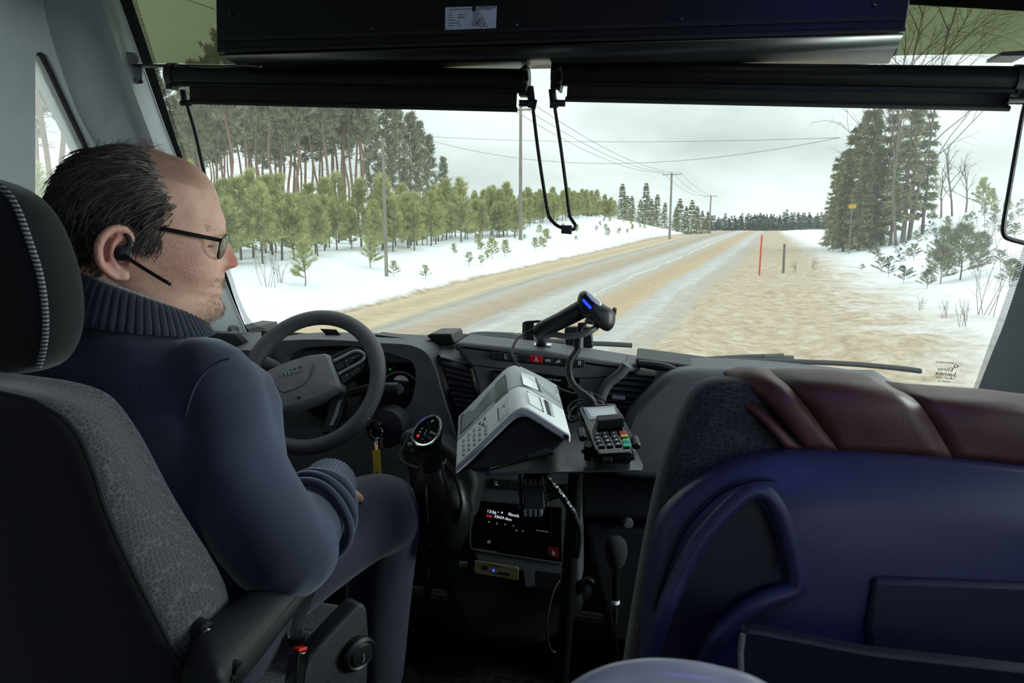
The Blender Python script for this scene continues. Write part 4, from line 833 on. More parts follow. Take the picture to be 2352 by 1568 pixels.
m = MB(); m.prism(pY([(1090, 1288), (1188, 1303), (1191, 1308), (1190, 1333), (1092, 1316), (1089, 1310)], 1.535), (0, .006, 0)); usb = m.build('usb_plate', mat('brushed_brass', 'a89a78', .38, metal=.7), dash, bevel=.0008)
for px, py, w_, h_ in ((1114, 1303, 14, 8), (1157, 1316, 26, 6)): m = MB(); m.prism(pY([(px-w_/2, py-h_/2), (px+w_/2, py-h_/2+w_*.13), (px+w_/2, py+h_/2+w_*.13), (px-w_/2, py+h_/2)], 1.5345), (0, .002, 0)); m.build('socket', M_ink, usb)
m = MB(); m.ell(ony(1133, 1310, 1.534), (.0028, .001, .0028)); m.build('blue_lamp', mat('blue_led', '1f3cff', .3, emit=2.0), usb)
text('plate_lettering', 'USB Media', .006, ony(1140, 1299, 1.5345), dx, (0, 0, 1), M_ink, usb, ext=.0001); text('plate_lettering', 'LINE IN', .004, ony(1138, 1317, 1.5345), dx, (0, 0, 1), M_ink, usb, ext=.0001); text('plate_lettering', 'HDMI', .004, ony(1160, 1325, 1.5345), dx, (0, 0, 1), M_ink, usb, ext=.0001)
m = MB(); m.prism(pY([(1055, 1289), (1073, 1291), (1072, 1303), (1054, 1301)], 1.545), (0, .003, 0)); v12 = m.build('socket_label', mat('grey_label', '6f7276', .5), dash); text('label_lettering', '12V', .009, ony(1064, 1296, 1.544), dx, (0, 0, 1), M_ink, v12, ext=.0001)
m = MB(); m.prism(pY([(1202, 1306), (1288, 1318), (1286, 1358), (1204, 1346)], 1.5435), (0, .003, 0)); m.build('open_pocket', M_ink, dash); m = MB(); m.prism(pY([(1202, 1307), (1228, 1310), (1228, 1345), (1208, 1348)], 1.5425), (0, .002, 0)); m.build('pocket_flap', M_dash, dash)
# lower console
m = MB(); m.loft([[ony(x, y, Y) for x, y in ((1020, 1090), (1330, 1110), (1340, 1400), (1240, 1480), (1080, 1470), (1010, 1330))] for Y in (1.56, 1.75)]); m.build('lower_console', M_dash2, dash, bevel=.02, seg=3)
# pedal
pd = thing('pedal', A(975, 1355, 1.95), 'ribbed pedal in the dark footwell under the dashboard', 'pedal'); pa, pb_, pc, pd_ = A(966, 1372, 1.93), A(982, 1375, 1.93), A(995, 1340, 1.97), A(977, 1335, 1.97)
m = MB(); m.prism([pa, pb_, pc, pd_], (0, .012, -.006)); m.build('pedal_pad', M_rubber, pd, bevel=.002)
for i in range(4): u = (i+.5)/4; m = MB(); m.tube([pa.lerp(pb_, u)+V((0, -.003, .002)), pd_.lerp(pc, u)+V((0, -.003, .002))], .002, 6); m.build('pedal_rib', M_dash, pd)
m = MB(); m.tube([A(984, 1345, 1.975), A(990, 1300, 2.0), A(985, 1240, 1.98)], .008, 8); m.build('pedal_arm', M_steel, pd)

# ================================================================ STEERING WHEEL
sw_n = V((0, -math.cos(math.radians(30)), math.sin(math.radians(30))))
sw_c = A(717, 873, 1.60); sw_x = V((1, 0, 0)); sw_y = sw_n.cross(sw_x)
def sw(px, py, off=0): return onp(px, py, sw_c + sw_n*off, sw_n)
wheel = thing('steering_wheel', sw_c, 'dark grey steering wheel with button spokes in front of the driver', 'steering wheel')
R_ = .153; rr = []; pts = []
for i in range(72):
    a = 2*math.pi*i/72; pts.append(sw_c + sw_x*R_*math.cos(a) + sw_y*R_*math.sin(a)); rr.append(.0175 + .0025*math.exp(-((a-.55)/.3)**2) + .0025*math.exp(-((a-2.6)/.3)**2))
M_rim = mat('leather_grey_rim', '525457', .5, bump=.4, bscale=900)
m = MB(); m.tube(pts, rr, 16, loop=True, flat=.92); m.build('rim', M_rim, wheel)
pad = [(598, 872), (640, 846), (700, 824), (735, 818), (759, 819), (770, 845), (785, 886), (775, 900), (725, 922), (658, 942), (625, 935), (606, 905)]
def puff(mb, outl, f, offs):
    c = sum((V(f(*p, 0)) for p in outl), V((0, 0, 0)))/len(outl); base = smooth_pts([f(*p, 0) for p in outl], 4, True)
    mb.loft([[c+(p-c)*s + sw_n*o for p in base] for s, o in offs])
m = MB(); puff(m, pad, sw, [(1.0, -.03), (1.04, -.005), (1.0, .012), (.93, .019), (.6, .024), (.02, .025)]); pd0 = m.build('hub_pad', mat('wheel_pad', '7d7f82', .6, bump=.3, bscale=900), wheel)
m = MB(); m.tube(smooth_pts([sw(x, y, .024) for x, y in ((634, 883), (642, 894), (655, 900), (690, 887), (705, 875), (715, 862), (722, 836))], 5), .0022, 6); m.build('pad_crease', M_dash, pd0)
tdir = sw(706, 838, 0)-sw(640, 862, 0)
text('badge', 'IVECO', .0185, sw(672, 852, .0255), tdir, sw_y, M_chrome, pd0, ext=.0015)
m = MB(); m.prism([sw(x, y, .023) for x, y in ((683, 912), (692, 910), (691, 915), (687, 917), (683, 916))], sw_n*.002); m.build('pad_slot', M_ink, pd0)
m = MB(); m.prism([sw(x, y, -.02) for x, y in ((764, 828), (812, 806), (834, 808), (850, 822), (846, 852), (800, 885), (788, 888))], sw_n*.026); m.build('spoke', M_black, wheel, bevel=.003)
m = MB(); m.tube(smooth_pts([sw(x, y, .008) for x, y in ((767, 829), (790, 818), (812, 807), (830, 808), (838, 818), (828, 831), (800, 846), (777, 859))], 5), .0036, 8); m.build('spoke_trim', mat('satin_silver', 'a9adb0', .35, metal=.6), wheel)
for q in (((770, 838), (788, 830), (794, 842), (777, 851)), ((790, 828), (808, 819), (812, 830), (796, 840)), ((809, 818), (824, 812), (830, 819), (814, 828)), ((782, 866), (800, 858), (806, 870), (788, 882)), ((803, 856), (826, 843), (830, 852), (808, 868))):
    m = MB(); m.prism([sw(x, y, .007) for x, y in q], sw_n*.003); m.build('button', M_dash2, wheel, bevel=.001)
for px, py, rot in ((797, 860, 0), (814, 850, 0), (822, 845, 0), (795, 829, 0), (798, 838, 0), (811, 821, 0)): m = MB(); m.tube([sw(px-1.5, py+1, .0105), sw(px+1.5, py-1, .0105)], .0005, 4); m.build('button_mark', M_white, wheel)
m = MB(); m.prism([sw(x, y, -.03) for x, y in ((770, 903), (790, 900), (800, 930), (790, 965), (775, 1000), (745, 1000), (755, 970))], sw_n*.022); m.build('spoke', M_black, wheel, bevel=.004)
m = MB(); m.prism([sw(x, y, -.008) for x, y in ((778, 922), (786, 918), (778, 950), (766, 978), (758, 978), (768, 955))], sw_n*.006); m.build('spoke_trim', M_trim2, wheel, bevel=.001)
m = MB(); m.prism([sw(x, y, -.03) for x, y in ((600, 870), (575, 872), (560, 855), (575, 900), (610, 925))], sw_n*.026); m.build('spoke', M_black, wheel, bevel=.004)
colm = thing('steering_shroud', sw_c - sw_n*.12, 'black steering column shroud behind the wheel with ignition lock and stalks', 'steering column')
m = MB(); m.lathe(sw_c - sw_n*.02, -sw_n, [(.05, 0), (.062, .02), (.064, .1), (.058, .2)], 28); m.build('shroud', M_black, colm)
m = MB(); cc = A(868, 985, 1.53); m.lathe(cc+V((0, .05, -.01)), (.1, -1, .15), [(.045, -.05), (.046, .0), (.04, .014), (.03, .016), (.003, .016)], 28); m.build('lock_housing', M_dash2, colm)
m = MB(); m.lathe(A(864, 973, 1.49), (.0, -1, .25), [(.016, -.03), (.018, .0), (.0175, .012), (.013, .016), (.0004, .017)], 24); lk = m.build('ignition_lock', M_gloss, colm)
m = MB(); m.tube([A(800, 905, 1.60), A(845, 893, 1.60), A(893, 893, 1.60)], [.008, .011, .0135], 14); m.tube([A(884, 893, 1.60), A(915, 893, 1.60)], .0155, 16); stl = m.build('stalk', M_black, colm); tag(stl, 'wiper stalk in front of the right gauge')
m = MB(); m.lathe(A(915, 893, 1.59), (.6, -1, .1), [(.012, -.002), (.012, .001), (.0003, .002)], 16); m.build('stalk_end', M_dash2, stl)
m = MB(); m.tube([A(672, 866, 1.70), A(645, 850, 1.69), A(618, 838, 1.67), A(594, 828, 1.66)], [.008, .015, .0165, .0165], 16); st2 = m.build('stalk', M_dash, colm); tag(st2, 'light stalk behind the wheel on the window side')
for u in (.35, .7): 
    p = A(640, 848, 1.685).lerp(A(594, 828, 1.66), u); m = MB(); m.torus(p, A(594, 828, 1.66)-A(640, 848, 1.685), .0165, .001, 24, 4); m.build('stalk_ring', M_ink, st2)
# keys
keys = thing('key_ring', A(866, 1010, 1.48), 'bunch of keys with a yellow plastic tag hanging from the ignition', 'keys')
m = MB(); m.torus(A(865, 993, 1.475), (.15, -1, .1), .0125, .0011, 28, 6); m.build('split_ring', M_chrome, keys)
m = MB(); m.torus(A(868, 1012, 1.475), (1, -.4, .1), .006, .001, 16, 6); m.build('split_ring', M_chrome, keys)
def flat(pts, D, th, mt, nm): m = MB(); m.prism([A(x, y, D) for x, y in pts], (0, th, 0)); return m.build(nm, mt, keys, bevel=th*.2)
tg = flat([(855, 1036), (872, 1032), (876, 1092), (858, 1098)], 1.47, .003, mat('yellow_plastic_tag', 'd9bb20', .45, c2='e8cc38'), 'yellow_tag')
m = MB(); m.lathe(A(866.5, 1086, 1.4685), (0, -1, 0), [(.0022, 0), (.0022, .0006), (.0001, .0007)], 12); m.build('tag_hole', M_ink, tg)
flat([(859, 1014), (868, 1012), (869, 1035), (862, 1036)], 1.476, .002, M_chrome, 'key'); flat([(870, 1005), (880, 1008), (882, 1030), (873, 1032)], 1.474, .008, M_gloss, 'key_fob'); flat([(875, 1032), (880, 1031), (884, 1070), (880, 1073)], 1.478, .002, M_steel, 'key'); flat([(854, 1035), (858, 1034), (852, 1068), (848, 1066)], 1.478, .002, M_steel, 'key')

# ================================================================ GEAR LEVER
gear = thing('gear_lever', A(1010, 1160, 1.42), 'chunky gear lever with chrome-rimmed knob in a black leather boot', 'gear lever')
kc = A(982, 990, 1.36); kz = (CAM-kc).normalized()*.80 + V((-.15, 0, .55)); kz.normalize(); ky = V((.32, .5, 1)); kx = ky.cross(kz).normalized(); ky = kz.cross(kx)
def ov(rx, ry, h, n=40, egg=.16): return [kc + kx*rx*math.cos(a)*(1+egg*-math.sin(a)) + ky*ry*math.sin(a) + kz*h for a in [2*math.pi*i/n for i in range(n)]]
M_knob = mat('knob_rubber', '1b1c1f', .45)
m = MB(); m.loft([ov(.008, .012, -.040), ov(.020, .028, -.034), ov(.0265, .036, -.018), ov(.0275, .038, -.004), ov(.026, .037, .003)]); m.build('knob', M_knob, gear)
m = MB(); m.loft([ov(.0225, .033, .002), ov(.0255, .0365, .001), ov(.0262, .0372, .004), ov(.0245, .0355, .0062), ov(.0215, .032, .005)], loop=True); m.build('knob_ring', M_chrome, gear)
m = MB(); m.loft([ov(.0222, .0326, .001), ov(.0220, .0323, .0042), ov(.01, .015, .0052), ov(.0003, .0004, .0055)]); kp = m.build('knob_panel', M_gloss, gear)
kf = lambda x, y, h=.0062: kc + kx*x + ky*y + kz*h
text('knob_lettering', 'P', .011, kf(.0, .0195), kx, ky, M_white, kp, ext=.0002); text('knob_lettering', 'ECO', .006, kf(.0135, -.002), kx, ky, M_white, kp, ext=.0002); text('knob_lettering', 'PWR', .005, kf(.0125, -.0135), kx, ky, mat('dim_violet_print', '6d70a8', .5), kp, ext=.0002)
text('knob_lettering', 'R', .006, kf(-.010, -.002), kx, ky, M_white, kp, ext=.0002); text('knob_lettering', 'N', .006, kf(-.010, -.010), kx, ky, M_white, kp, ext=.0002); text('knob_lettering', 'D', .0075, kf(-.009, -.019), kx, ky, mat('red_lit_letter', 'ff3b33', .4, emit=1.0), kp, ext=.0002); text('knob_lettering', '+', .006, kf(.002, -.022), kx, ky, M_white, kp, ext=.0002); text('knob_lettering', '-', .006, kf(.003, .006), kx, ky, M_white, kp, ext=.0002)
m = MB(); m.torus(kf(0, .0195, .0055), kz, .0095, .0008, 24, 6); m.build('knob_button', M_steel, kp)
m = MB(); m.tube([kf(0, .001), kf(0, -.012), kf(.004, -.012)], .0005, 4); m.build('knob_mark', M_white, kp)
m = MB(); m.tube(smooth_pts([kc+kz*-.02, A(990, 1030, 1.375), A(993, 1075, 1.39), A(998, 1110, 1.42)], 5), [.024, .024, .0235, .0225, .0215, .021, .0205, .020, .020, .020, .0195, .0195, .0195, .0195, .0195, .0195], 20); m.build('lever_shaft', M_knob, gear)
M_leather = mat('black_leather_boot', '0f1012', .42, bump=.5, bscale=60)
m = MB(); ringsb = []
for u, cx, cy, rx, D in ((0, 998, 1062, 27, 1.40), (.15, 1000, 1078, 40, 1.405), (.35, 1008, 1105, 55, 1.41), (.6, 1016, 1150, 68, 1.42), (.8, 1018, 1195, 66, 1.43), (.95, 1015, 1235, 52, 1.44), (1, 1012, 1250, 30, 1.45)):
    c = A(cx, cy, D); r = rx*D/FPX
    ringsb.append([c + V((1, 0, 0))*r*math.cos(a)*(1+.10*u*math.sin(3*a+u*4)) + V((0, 1, 0))*r*math.sin(a)*(1+.12*math.sin(2*a+3*u)) + V((0, 0, .010*math.sin(4*a+6*u)*(1-u*.5))) for a in [2*math.pi*i/48 for i in range(48)]])
m.loft(ringsb); m.build('boot', M_leather, gear)
for dxp in (-30, 38):
    m = MB(); m.tube(smooth_pts([A(1000+dxp*.6, 1066, 1.385), A(1008+dxp, 1100, 1.375), A(1014+dxp*1.2, 1150, 1.365), A(1012+dxp, 1200, 1.375)], 6), .0035, 6); m.build('boot_seam', M_leather, gear)
con = thing('gear_console', A(960, 1060, 1.5), 'dark console panel around the gear lever with a chrome parking brake switch', 'console')
m = MB(); m.prism([A(x, y, 1.47) for x, y in ((912, 1010), (930, 985), (950, 990), (1010, 1010), (1085, 1070), (1098, 1110), (1080, 1200), (1000, 1250), (950, 1180), (935, 1090))], (0, .08, -.01)); m.build('console_body', M_dash2, con, bevel=.012, seg=3)
m = MB(); m.tube(smooth_pts([A(x, y, 1.462) for x, y in ((945, 993), (938, 1005), (922, 1038), (918, 1052), (930, 1064), (958, 1075))], 5), .004, 8); m.build('console_edge', M_dash, con)
m = MB(); m.prism([A(x, y, 1.455) for x, y in ((934, 1016), (962, 1013), (970, 1022), (965, 1040), (934, 1042), (929, 1034))], (0, .012, -.003)); bs = m.build('brake_switch', M_dash2, con, bevel=.002)
m = MB(); m.prism([A(x, y, 1.4535) for x, y in ((936, 1017), (960, 1014.5), (966, 1021), (935, 1025))], (0, .01, 0)); m.build('chrome_cap', M_chrome, bs, bevel=.001); m = MB(); m.torus(A(946, 1033, 1.4535), (0, 1, 0), .0028, .0004, 16, 4); m.build('switch_symbol', M_white, bs)
# ================================================================ DRIVER'S SEAT
def fabric(name, base, line, sx=95, sz=150, w=.10):
    m = mat(name, base, .85, var=.15, scale=60, sheen=.2, bump=0); n, l, b = nodes(m); src = b.inputs['Base Color'].links[0].from_socket
    t = n.new('ShaderNodeTexCoord'); mp = n.new('ShaderNodeMapping'); mp.inputs['Scale'].default_value = (sx, sx, sz); l.new(t.outputs['Object'], mp.inputs[0])
    vo = n.new('ShaderNodeTexVoronoi'); vo.feature = 'DISTANCE_TO_EDGE'; vo.inputs['Scale'].default_value = 1; vo.inputs['Randomness'].default_value = .55; l.new(mp.outputs[0], vo.inputs[0])
    r = n.new('ShaderNodeMapRange'); l.new(vo.outputs['Distance'], r.inputs[0]); r.inputs[1].default_value = w*.5; r.inputs[2].default_value = w; r.inputs[3].default_value = 1; r.inputs[4].default_value = 0
    mx = n.new('ShaderNodeMix'); mx.data_type = 'RGBA'; l.new(r.outputs[0], mx.inputs[0]); l.new(src, mx.inputs[6]); mx.inputs[7].default_value = (*lin(line), 1); l.new(mx.outputs[2], b.inputs['Base Color'])
    bp = n.new('ShaderNodeBump'); bp.inputs['Strength'].default_value = .5; bp.inputs['Distance'].default_value = .002; l.new(r.outputs[0], bp.inputs['Height']); l.new(bp.outputs[0], b.inputs['Normal']); return m
M_seat = fabric('woven_seat_fabric', '2f3036', '515158', 125, 210, .09); M_seatshade = mat('shaded_seat_back_fabric', '1c1d24', .9, bump=.3, bscale=900, sheen=.15)  # darker second fabric carries the shade on the seat's rear face
M_hr = mat('black_knit_fabric', '0b0c0e', .9, bump=.4, bscale=1200, sheen=.2)
seat = thing('driver_seat', (-.70, .8, FZ), "driver's seat with woven grey fabric, black headrest and folding armrest", 'seat')
SX = -.70
def sym(half, y0): return half
zs_r = [.30, .60, .746, .802, .89, .965, 1.022, 1.059, 1.078, 1.09, 1.097]; xr = [-.47, -.47, -.474, -.485, -.502, -.513, -.512, -.516, -.531, -.56, -.64]
zs_f = [.30, .60, .70, .736, .781, .813, .871, .932, .996, 1.036, 1.056, 1.062]; xf = [-.50, -.51, -.515, -.505, -.489, -.492, -.516, -.543, -.567, -.596, -.63, -.70]
rings = []; pip = []; pip2 = []
for z in [.32, .45, .58, .66, .72, .76, .80, .85, .90, .94, .98, 1.01, 1.035, 1.052, 1.064, 1.074, 1.083, 1.090, 1.095]:
    zf = z - .034*max(0, (z-.9)/.2); hr = interp(z, zs_r, xr) - SX; hf = interp(zf, zs_f, xf) - SX
    yr = .60 - .3*(z-.9); yf = .74 - .3*(zf-.9); k = max(0, (z-1.05)/.045)
    yf = yf - (yf-yr)*.55*k*k; bul = .02*(1-k)
    half = [(0, yr-.012), (hr*.5, yr-.010), (hr*.86, yr-.002), (hr*.985, yr+.010), (hr*1.01, yr+.03), ((hr+hf)/2+.012, (yr+yf)/2), (hf+.004, yf-.03), (hf, yf-.008), (hf*.93, yf+.004), (hf*.75, yf+.002-bul*.5), (hf*.5, yf-bul), (0, yf-bul*1.4)]
    rings.append([V((SX+x, y, z)) for x, y in half] + [V((SX-x, y, z)) for x, y in reversed(half[1:-1])]); pip.append(V((SX+hr*.985+.001, yr+.008, z))); pip2.append(V((SX-hr*.985-.001, yr+.008, z)))
m = MB(); m.loft(rings)
for fi, f in enumerate(m.f):
    c = sum((V(m.v[i]) for i in f), V())/len(f); m.mi[fi] = 1 if c.y < .606-.3*(c.z-.9) and abs(c.x-SX) < interp(c.z, zs_r, xr)-SX-.0 else 0
back = m.build('backrest', [M_seat, M_seatshade], seat, ang=70, sub=1)
m = MB(); path = pip[2:] + [V((SX, pip[-1].y-.004, 1.096))] + list(reversed(pip2[2:])); m.tube(smooth_pts(path, 3), .0032, 8); m.build('piping', M_hr, back)
hr_z = [1.080, 1.086, 1.097, 1.12, 1.145, 1.175, 1.205, 1.235, 1.26, 1.278, 1.290, 1.296]; hr_w = [.03, .07, .092, .108, .117, .121, .120, .113, .104, .09, .066, .03]
rings = []; pp = []; pq = []
for z, w_ in zip(hr_z, hr_w):
    y0 = .655 + .12*(1.17-z); dp = .052*(1-((z-1.185)/.115)**4*.6); w_ *= 1.0
    ring = []
    for i in range(36):
        a = 2*math.pi*i/36; c, s = math.cos(a), math.sin(a); ring.append(V((-.722 + w_*math.copysign(abs(c)**.75, c), y0 + dp*math.copysign(abs(s)**.8, s), z)))
    rings.append(ring); pp.append(V((-.722 + w_*.93, y0-dp*.55, z))); pq.append(V((-.722 - w_*.93, y0-dp*.55, z)))
m = MB(); m.loft(rings); hrest = m.build('headrest', M_hr, seat, ang=60, sub=1)
M_pipe = mat('striped_piping', '1a1b1e', .8); n, l, b = nodes(M_pipe); t = n.new('ShaderNodeTexCoord'); wv = n.new('ShaderNodeTexWave'); wv.bands_direction = 'Z'; wv.inputs['Scale'].default_value = 70; l.new(t.outputs['Object'], wv.inputs[0])
r = n.new('ShaderNodeValToRGB'); r.color_ramp.elements[0].position = .45; r.color_ramp.elements[0].color = (.01, .01, .012, 1); r.color_ramp.elements[1].position = .55; r.color_ramp.elements[1].color = (.25, .25, .27, 1); l.new(wv.outputs[0], r.inputs[0]); l.new(r.outputs[0], b.inputs['Base Color'])
m = MB(); m.tube(smooth_pts(pp[2:], 4), .0035, 8); m.build('piping', M_pipe, hrest)
for px in (47, -110):
    m = MB(); p = A(px, 870, .80); m.tube([V((p.x, p.y, 1.02)), V((p.x, p.y-.012, 1.12))], .0065, 14); m.build('headrest_post', M_chrome, seat)
    m = MB(); p = A(px+4, 897, .795); m.lathe(V((p.x, p.y, p.z-.012)), (0, 0, 1), [(.019, -.004), (.0215, .004), (.020, .012), (.014, .016), (.0075, .018)], 24); m.build('post_collar', M_black, seat)
st = [[(426, 1520, .80), (452, 1500, .775), (500, 1532, .735), (520, 1580, .735), (505, 1640, .735), (440, 1630, .80)],
      [(450, 1470, .83), (475, 1445, .81), (530, 1497, .775), (549, 1540, .775), (535, 1590, .78), (460, 1560, .83)],
      [(560, 1372, .95), (585, 1352, .93), (625, 1390, .90), (645, 1428, .90), (632, 1462, .905), (570, 1430, .95)],
      [(655, 1285, 1.07), (680, 1275, 1.05), (706, 1302, 1.02), (728, 1330, 1.02), (715, 1352, 1.025), (668, 1330, 1.07)],
      [(728, 1232, 1.17), (755, 1218, 1.15), (777, 1222, 1.125), (783, 1240, 1.125), (782, 1256, 1.13), (740, 1265, 1.17)]]
arm = [smooth_pts([A(*p) for p in s], 4, True) for s in st]
nose_ = [sum(arm[-1], V())/len(arm[-1])]; arm.append([nose_[0].lerp(p, .6)+V((0, .018, 0)) for p in arm[-1]]); arm.insert(0, [(sum(arm[0], V())/len(arm[0])).lerp(p, .75)+V((0, -.014, 0)) for p in arm[0]])
cols_ = [[r_[i] for r_ in arm] for i in range(len(arm[0]))]; cols_ = [smooth_pts(c, 4) for c in cols_]; arm = [[c[k] for c in cols_] for k in range(len(cols_[0]))]
M_arm = mat('armrest_plastic', '1b1c1f', .42, bump=.5, bscale=1200)
m = MB(); m.loft(arm); ar_ = m.build('armrest', M_arm, seat, ang=60)
m = MB(); m.tube(smooth_pts([A(514, 1570, .732), A(545, 1530, .772), A(640, 1418, .897), A(724, 1322, 1.017), A(781, 1247, 1.122)], 6), .0012, 6); m.build('armrest_seam', M_ink, ar_)
for px, py, D, r_ in ((553, 1543, .764, .010), (535, 1558, .75, .003)): m = MB(); c = A(px, py, D); m.lathe(c, (1, -.25, -.05), [(r_, -.012), (r_, .0015), (r_*.85, .002), (.0002, .0022)], 20); m.build('armrest_plug', M_ink, ar_)
m = MB(); m.lathe(A(470, 1452, .82), (1, -.5, .1), [(.013, -.03), (.013, .0), (.011, .003), (.0003, .004)], 20); m.build('pivot_plate', M_black, seat); m = MB(); m.lathe(A(473, 1453, .81), (1, -.5, .1), [(.006, -.004), (.006, .003), (.003, .005), (.0003, .005)], 8); m.build('pivot_bolt', M_steel, seat)
# cushion and side shell
m = MB(); q = [(.72, .50), (.74, .60), (.90, .595), (1.02, .60), (1.10, .59), (1.125, .55), (1.10, .48), (.76, .46)]
m.loft([[V((x, y, z)) for y, z in q] for x in (-.95, -.93, -.70, -.475, -.45)]); m.build('cushion', M_seat, seat, bevel=.02, seg=3)
sh = [(640, 1620), (700, 1545), (716, 1505), (770, 1445), (824, 1386), (838, 1386), (845, 1400), (850, 1470), (846, 1568), (838, 1640)]
DS = 1.02
m = MB(); sp_ = [A(x, y, DS + (x-640)*.00055) for x, y in sh]; m.prism(sp_, (-.03, .012, 0)); shl = m.build('side_shell', mat('seat_shell_plastic', '232427', .5, bump=.4, bscale=800), seat, bevel=.008, seg=3)
c = A(824, 1500, 1.115); ax = (V((1, -.55, 0))).normalized()
m = MB(); m.lathe(c, ax, [(.026, -.01), (.026, .004), (.022, .008), (.019, .006), (.016, .010), (.0003, .012)], 32, sx=1.15); dl = m.build('recline_dial', M_black, shl); text('dial_symbol', 'J', .016, c+ax*.0125, (.48, .87, 0), (0, 0, 1), M_trim2, dl)
m = MB(); m.box((-.70, .92, .28), (.40, .42, .36)); m.build('seat_base', M_ink, seat, bevel=.02)
# belt and buckle
M_belt = mat('seat_belt_webbing', '17181b', .7, bump=.6, bscale=500)
belt = thing('seat_belt', A(680, 1450, .99), 'black seat belt strap and latch running down beside the armrest', 'seat belt')
def ribbon(pts, w_, th, wd): 
    pts = smooth_pts(pts, 5); m = MB(); wd = V(wd).normalized(); up = V((0, -1, 0))
    m.loft([[p-wd*w_/2-up*th/2, p+wd*w_/2-up*th/2, p+wd*w_/2+up*th/2, p-wd*w_/2+up*th/2] for p in pts]); return m
ribbon([A(752, 1275, 1.14), A(722, 1335, 1.09), A(698, 1390, 1.03), A(683, 1440, .99), A(681, 1468, .975)], .017, .002, (1, .35, .0)).build('strap', M_belt, belt)
ribbon([A(745, 1270, 1.15), A(712, 1345, 1.09), A(688, 1400, 1.04), A(676, 1466, .985)], .006, .003, (1, .35, .0)).build('strap_edge', M_hr, belt)
m = MB(); m.prism([A(x, y, .972) for x, y in ((657, 1436), (662, 1466), (697, 1468), (702, 1462), (701, 1475), (690, 1487), (664, 1486), (656, 1474))], (0, .008, 0)); m.build('latch', M_black, belt, bevel=.002)
m = MB(); m.prism([A(x, y, .975) for x, y in ((668, 1484), (688, 1485), (687, 1497), (668, 1496))], (0, .003, 0)); m.build('tongue', M_steel, belt)
buc = thing('belt_buckle', A(680, 1540, .965), 'black seat belt buckle with a red press button beside the seat', 'buckle')
b0 = [A(664, 1492, .975), A(685, 1500, .945), A(709, 1493, .96), A(688, 1488, .985)]; b1 = [A(640, 1640, .955), A(668, 1650, .925), A(694, 1640, .94), A(672, 1634, .965)]
m = MB(); m.hexa(b1, b0); m.build('casing', M_gloss, buc, bevel=.003)
up_ = (b0[0]-b1[0]).normalized(); m = MB(); cb = sum(b0, V())/4; m.prism([cb.lerp(p, .84)+up_*.0005 for p in b0], up_*.004); m.build('press_button', mat('red_button', 'e02a1e', .4), buc, bevel=.0008)

# ================================================================ DRIVER
Hc = A(318, 540, .98); R0 = (Hc-CAM).normalized()             # the head is seen in pure profile
def S(px, py, lat=0): return onp(px, py, Hc + R0*lat, R0)     # lat < 0: the side towards the camera
hx0 = (S(360, 540)-S(300, 540)).normalized(); hu0 = R0.cross(hx0).normalized()
if hu0.z < 0: hu0 = -hu0
ta = math.radians(13); HX = hx0*math.cos(ta) - hu0*math.sin(ta); HU = hu0*math.cos(ta) + hx0*math.sin(ta); HL = R0   # forward, up, away
def loc(px, py): d = S(px, py)-Hc; return d.dot(HX), d.dot(HU)
front = [(335, 343), (370, 347), (398, 355), (424, 366), (446, 380), (472, 400), (494, 433), (507, 478), (515, 500), (518, 514), (514, 528), (512, 545), (511, 570), (510, 595), (511, 618), (515, 632), (512, 645), (509, 651), (512, 657), (506, 663), (511, 671), (506, 685), (512, 698), (513, 708), (507, 721), (490, 732), (470, 738)]
fl = [loc(*p) for p in front]; fl.sort(key=lambda q: q[1]); fu = [q[1] for q in fl]; fxv = [q[0] for q in fl]
backp = [(320, 343), (270, 348), (222, 362), (180, 388), (150, 425), (130, 470), (125, 510), (132, 550), (150, 590), (180, 620), (215, 660), (260, 710), (300, 760)]
bl_ = [loc(*p) for p in backp]; bl_.sort(key=lambda q: q[1]); bu = [q[1] for q in bl_]; bxv = [q[0] for q in bl_]
u_top = max(fu[-1], bu[-1]) + .001; u_eye = loc(480, 562)[1]; u_bot = loc(485, 735)[1]; u_mouth = loc(510, 662)[1]
nose = [(513, 530, 0), (516, 540, .0035), (523, 560, .010), (531, 578, .016), (540, 593, .0215), (545, 603, .0235), (541, 612, .021), (528, 617, .010), (518, 622, .001)]
nu = [loc(x, y)[1] for x, y, h in nose][::-1]; nh = [h for x, y, h in nose][::-1]
def g(x, s): return math.exp(-(x/s)**2)
def halfw(u): return interp(u, [u_bot-.02, u_bot, u_bot+.02, u_mouth, u_mouth+.035, u_eye, u_eye+.03, u_eye+.07, u_top-.03, u_top-.012, u_top], [.045, .050, .058, .064, .070, .0735, .0755, .0775, .058, .037, .004])
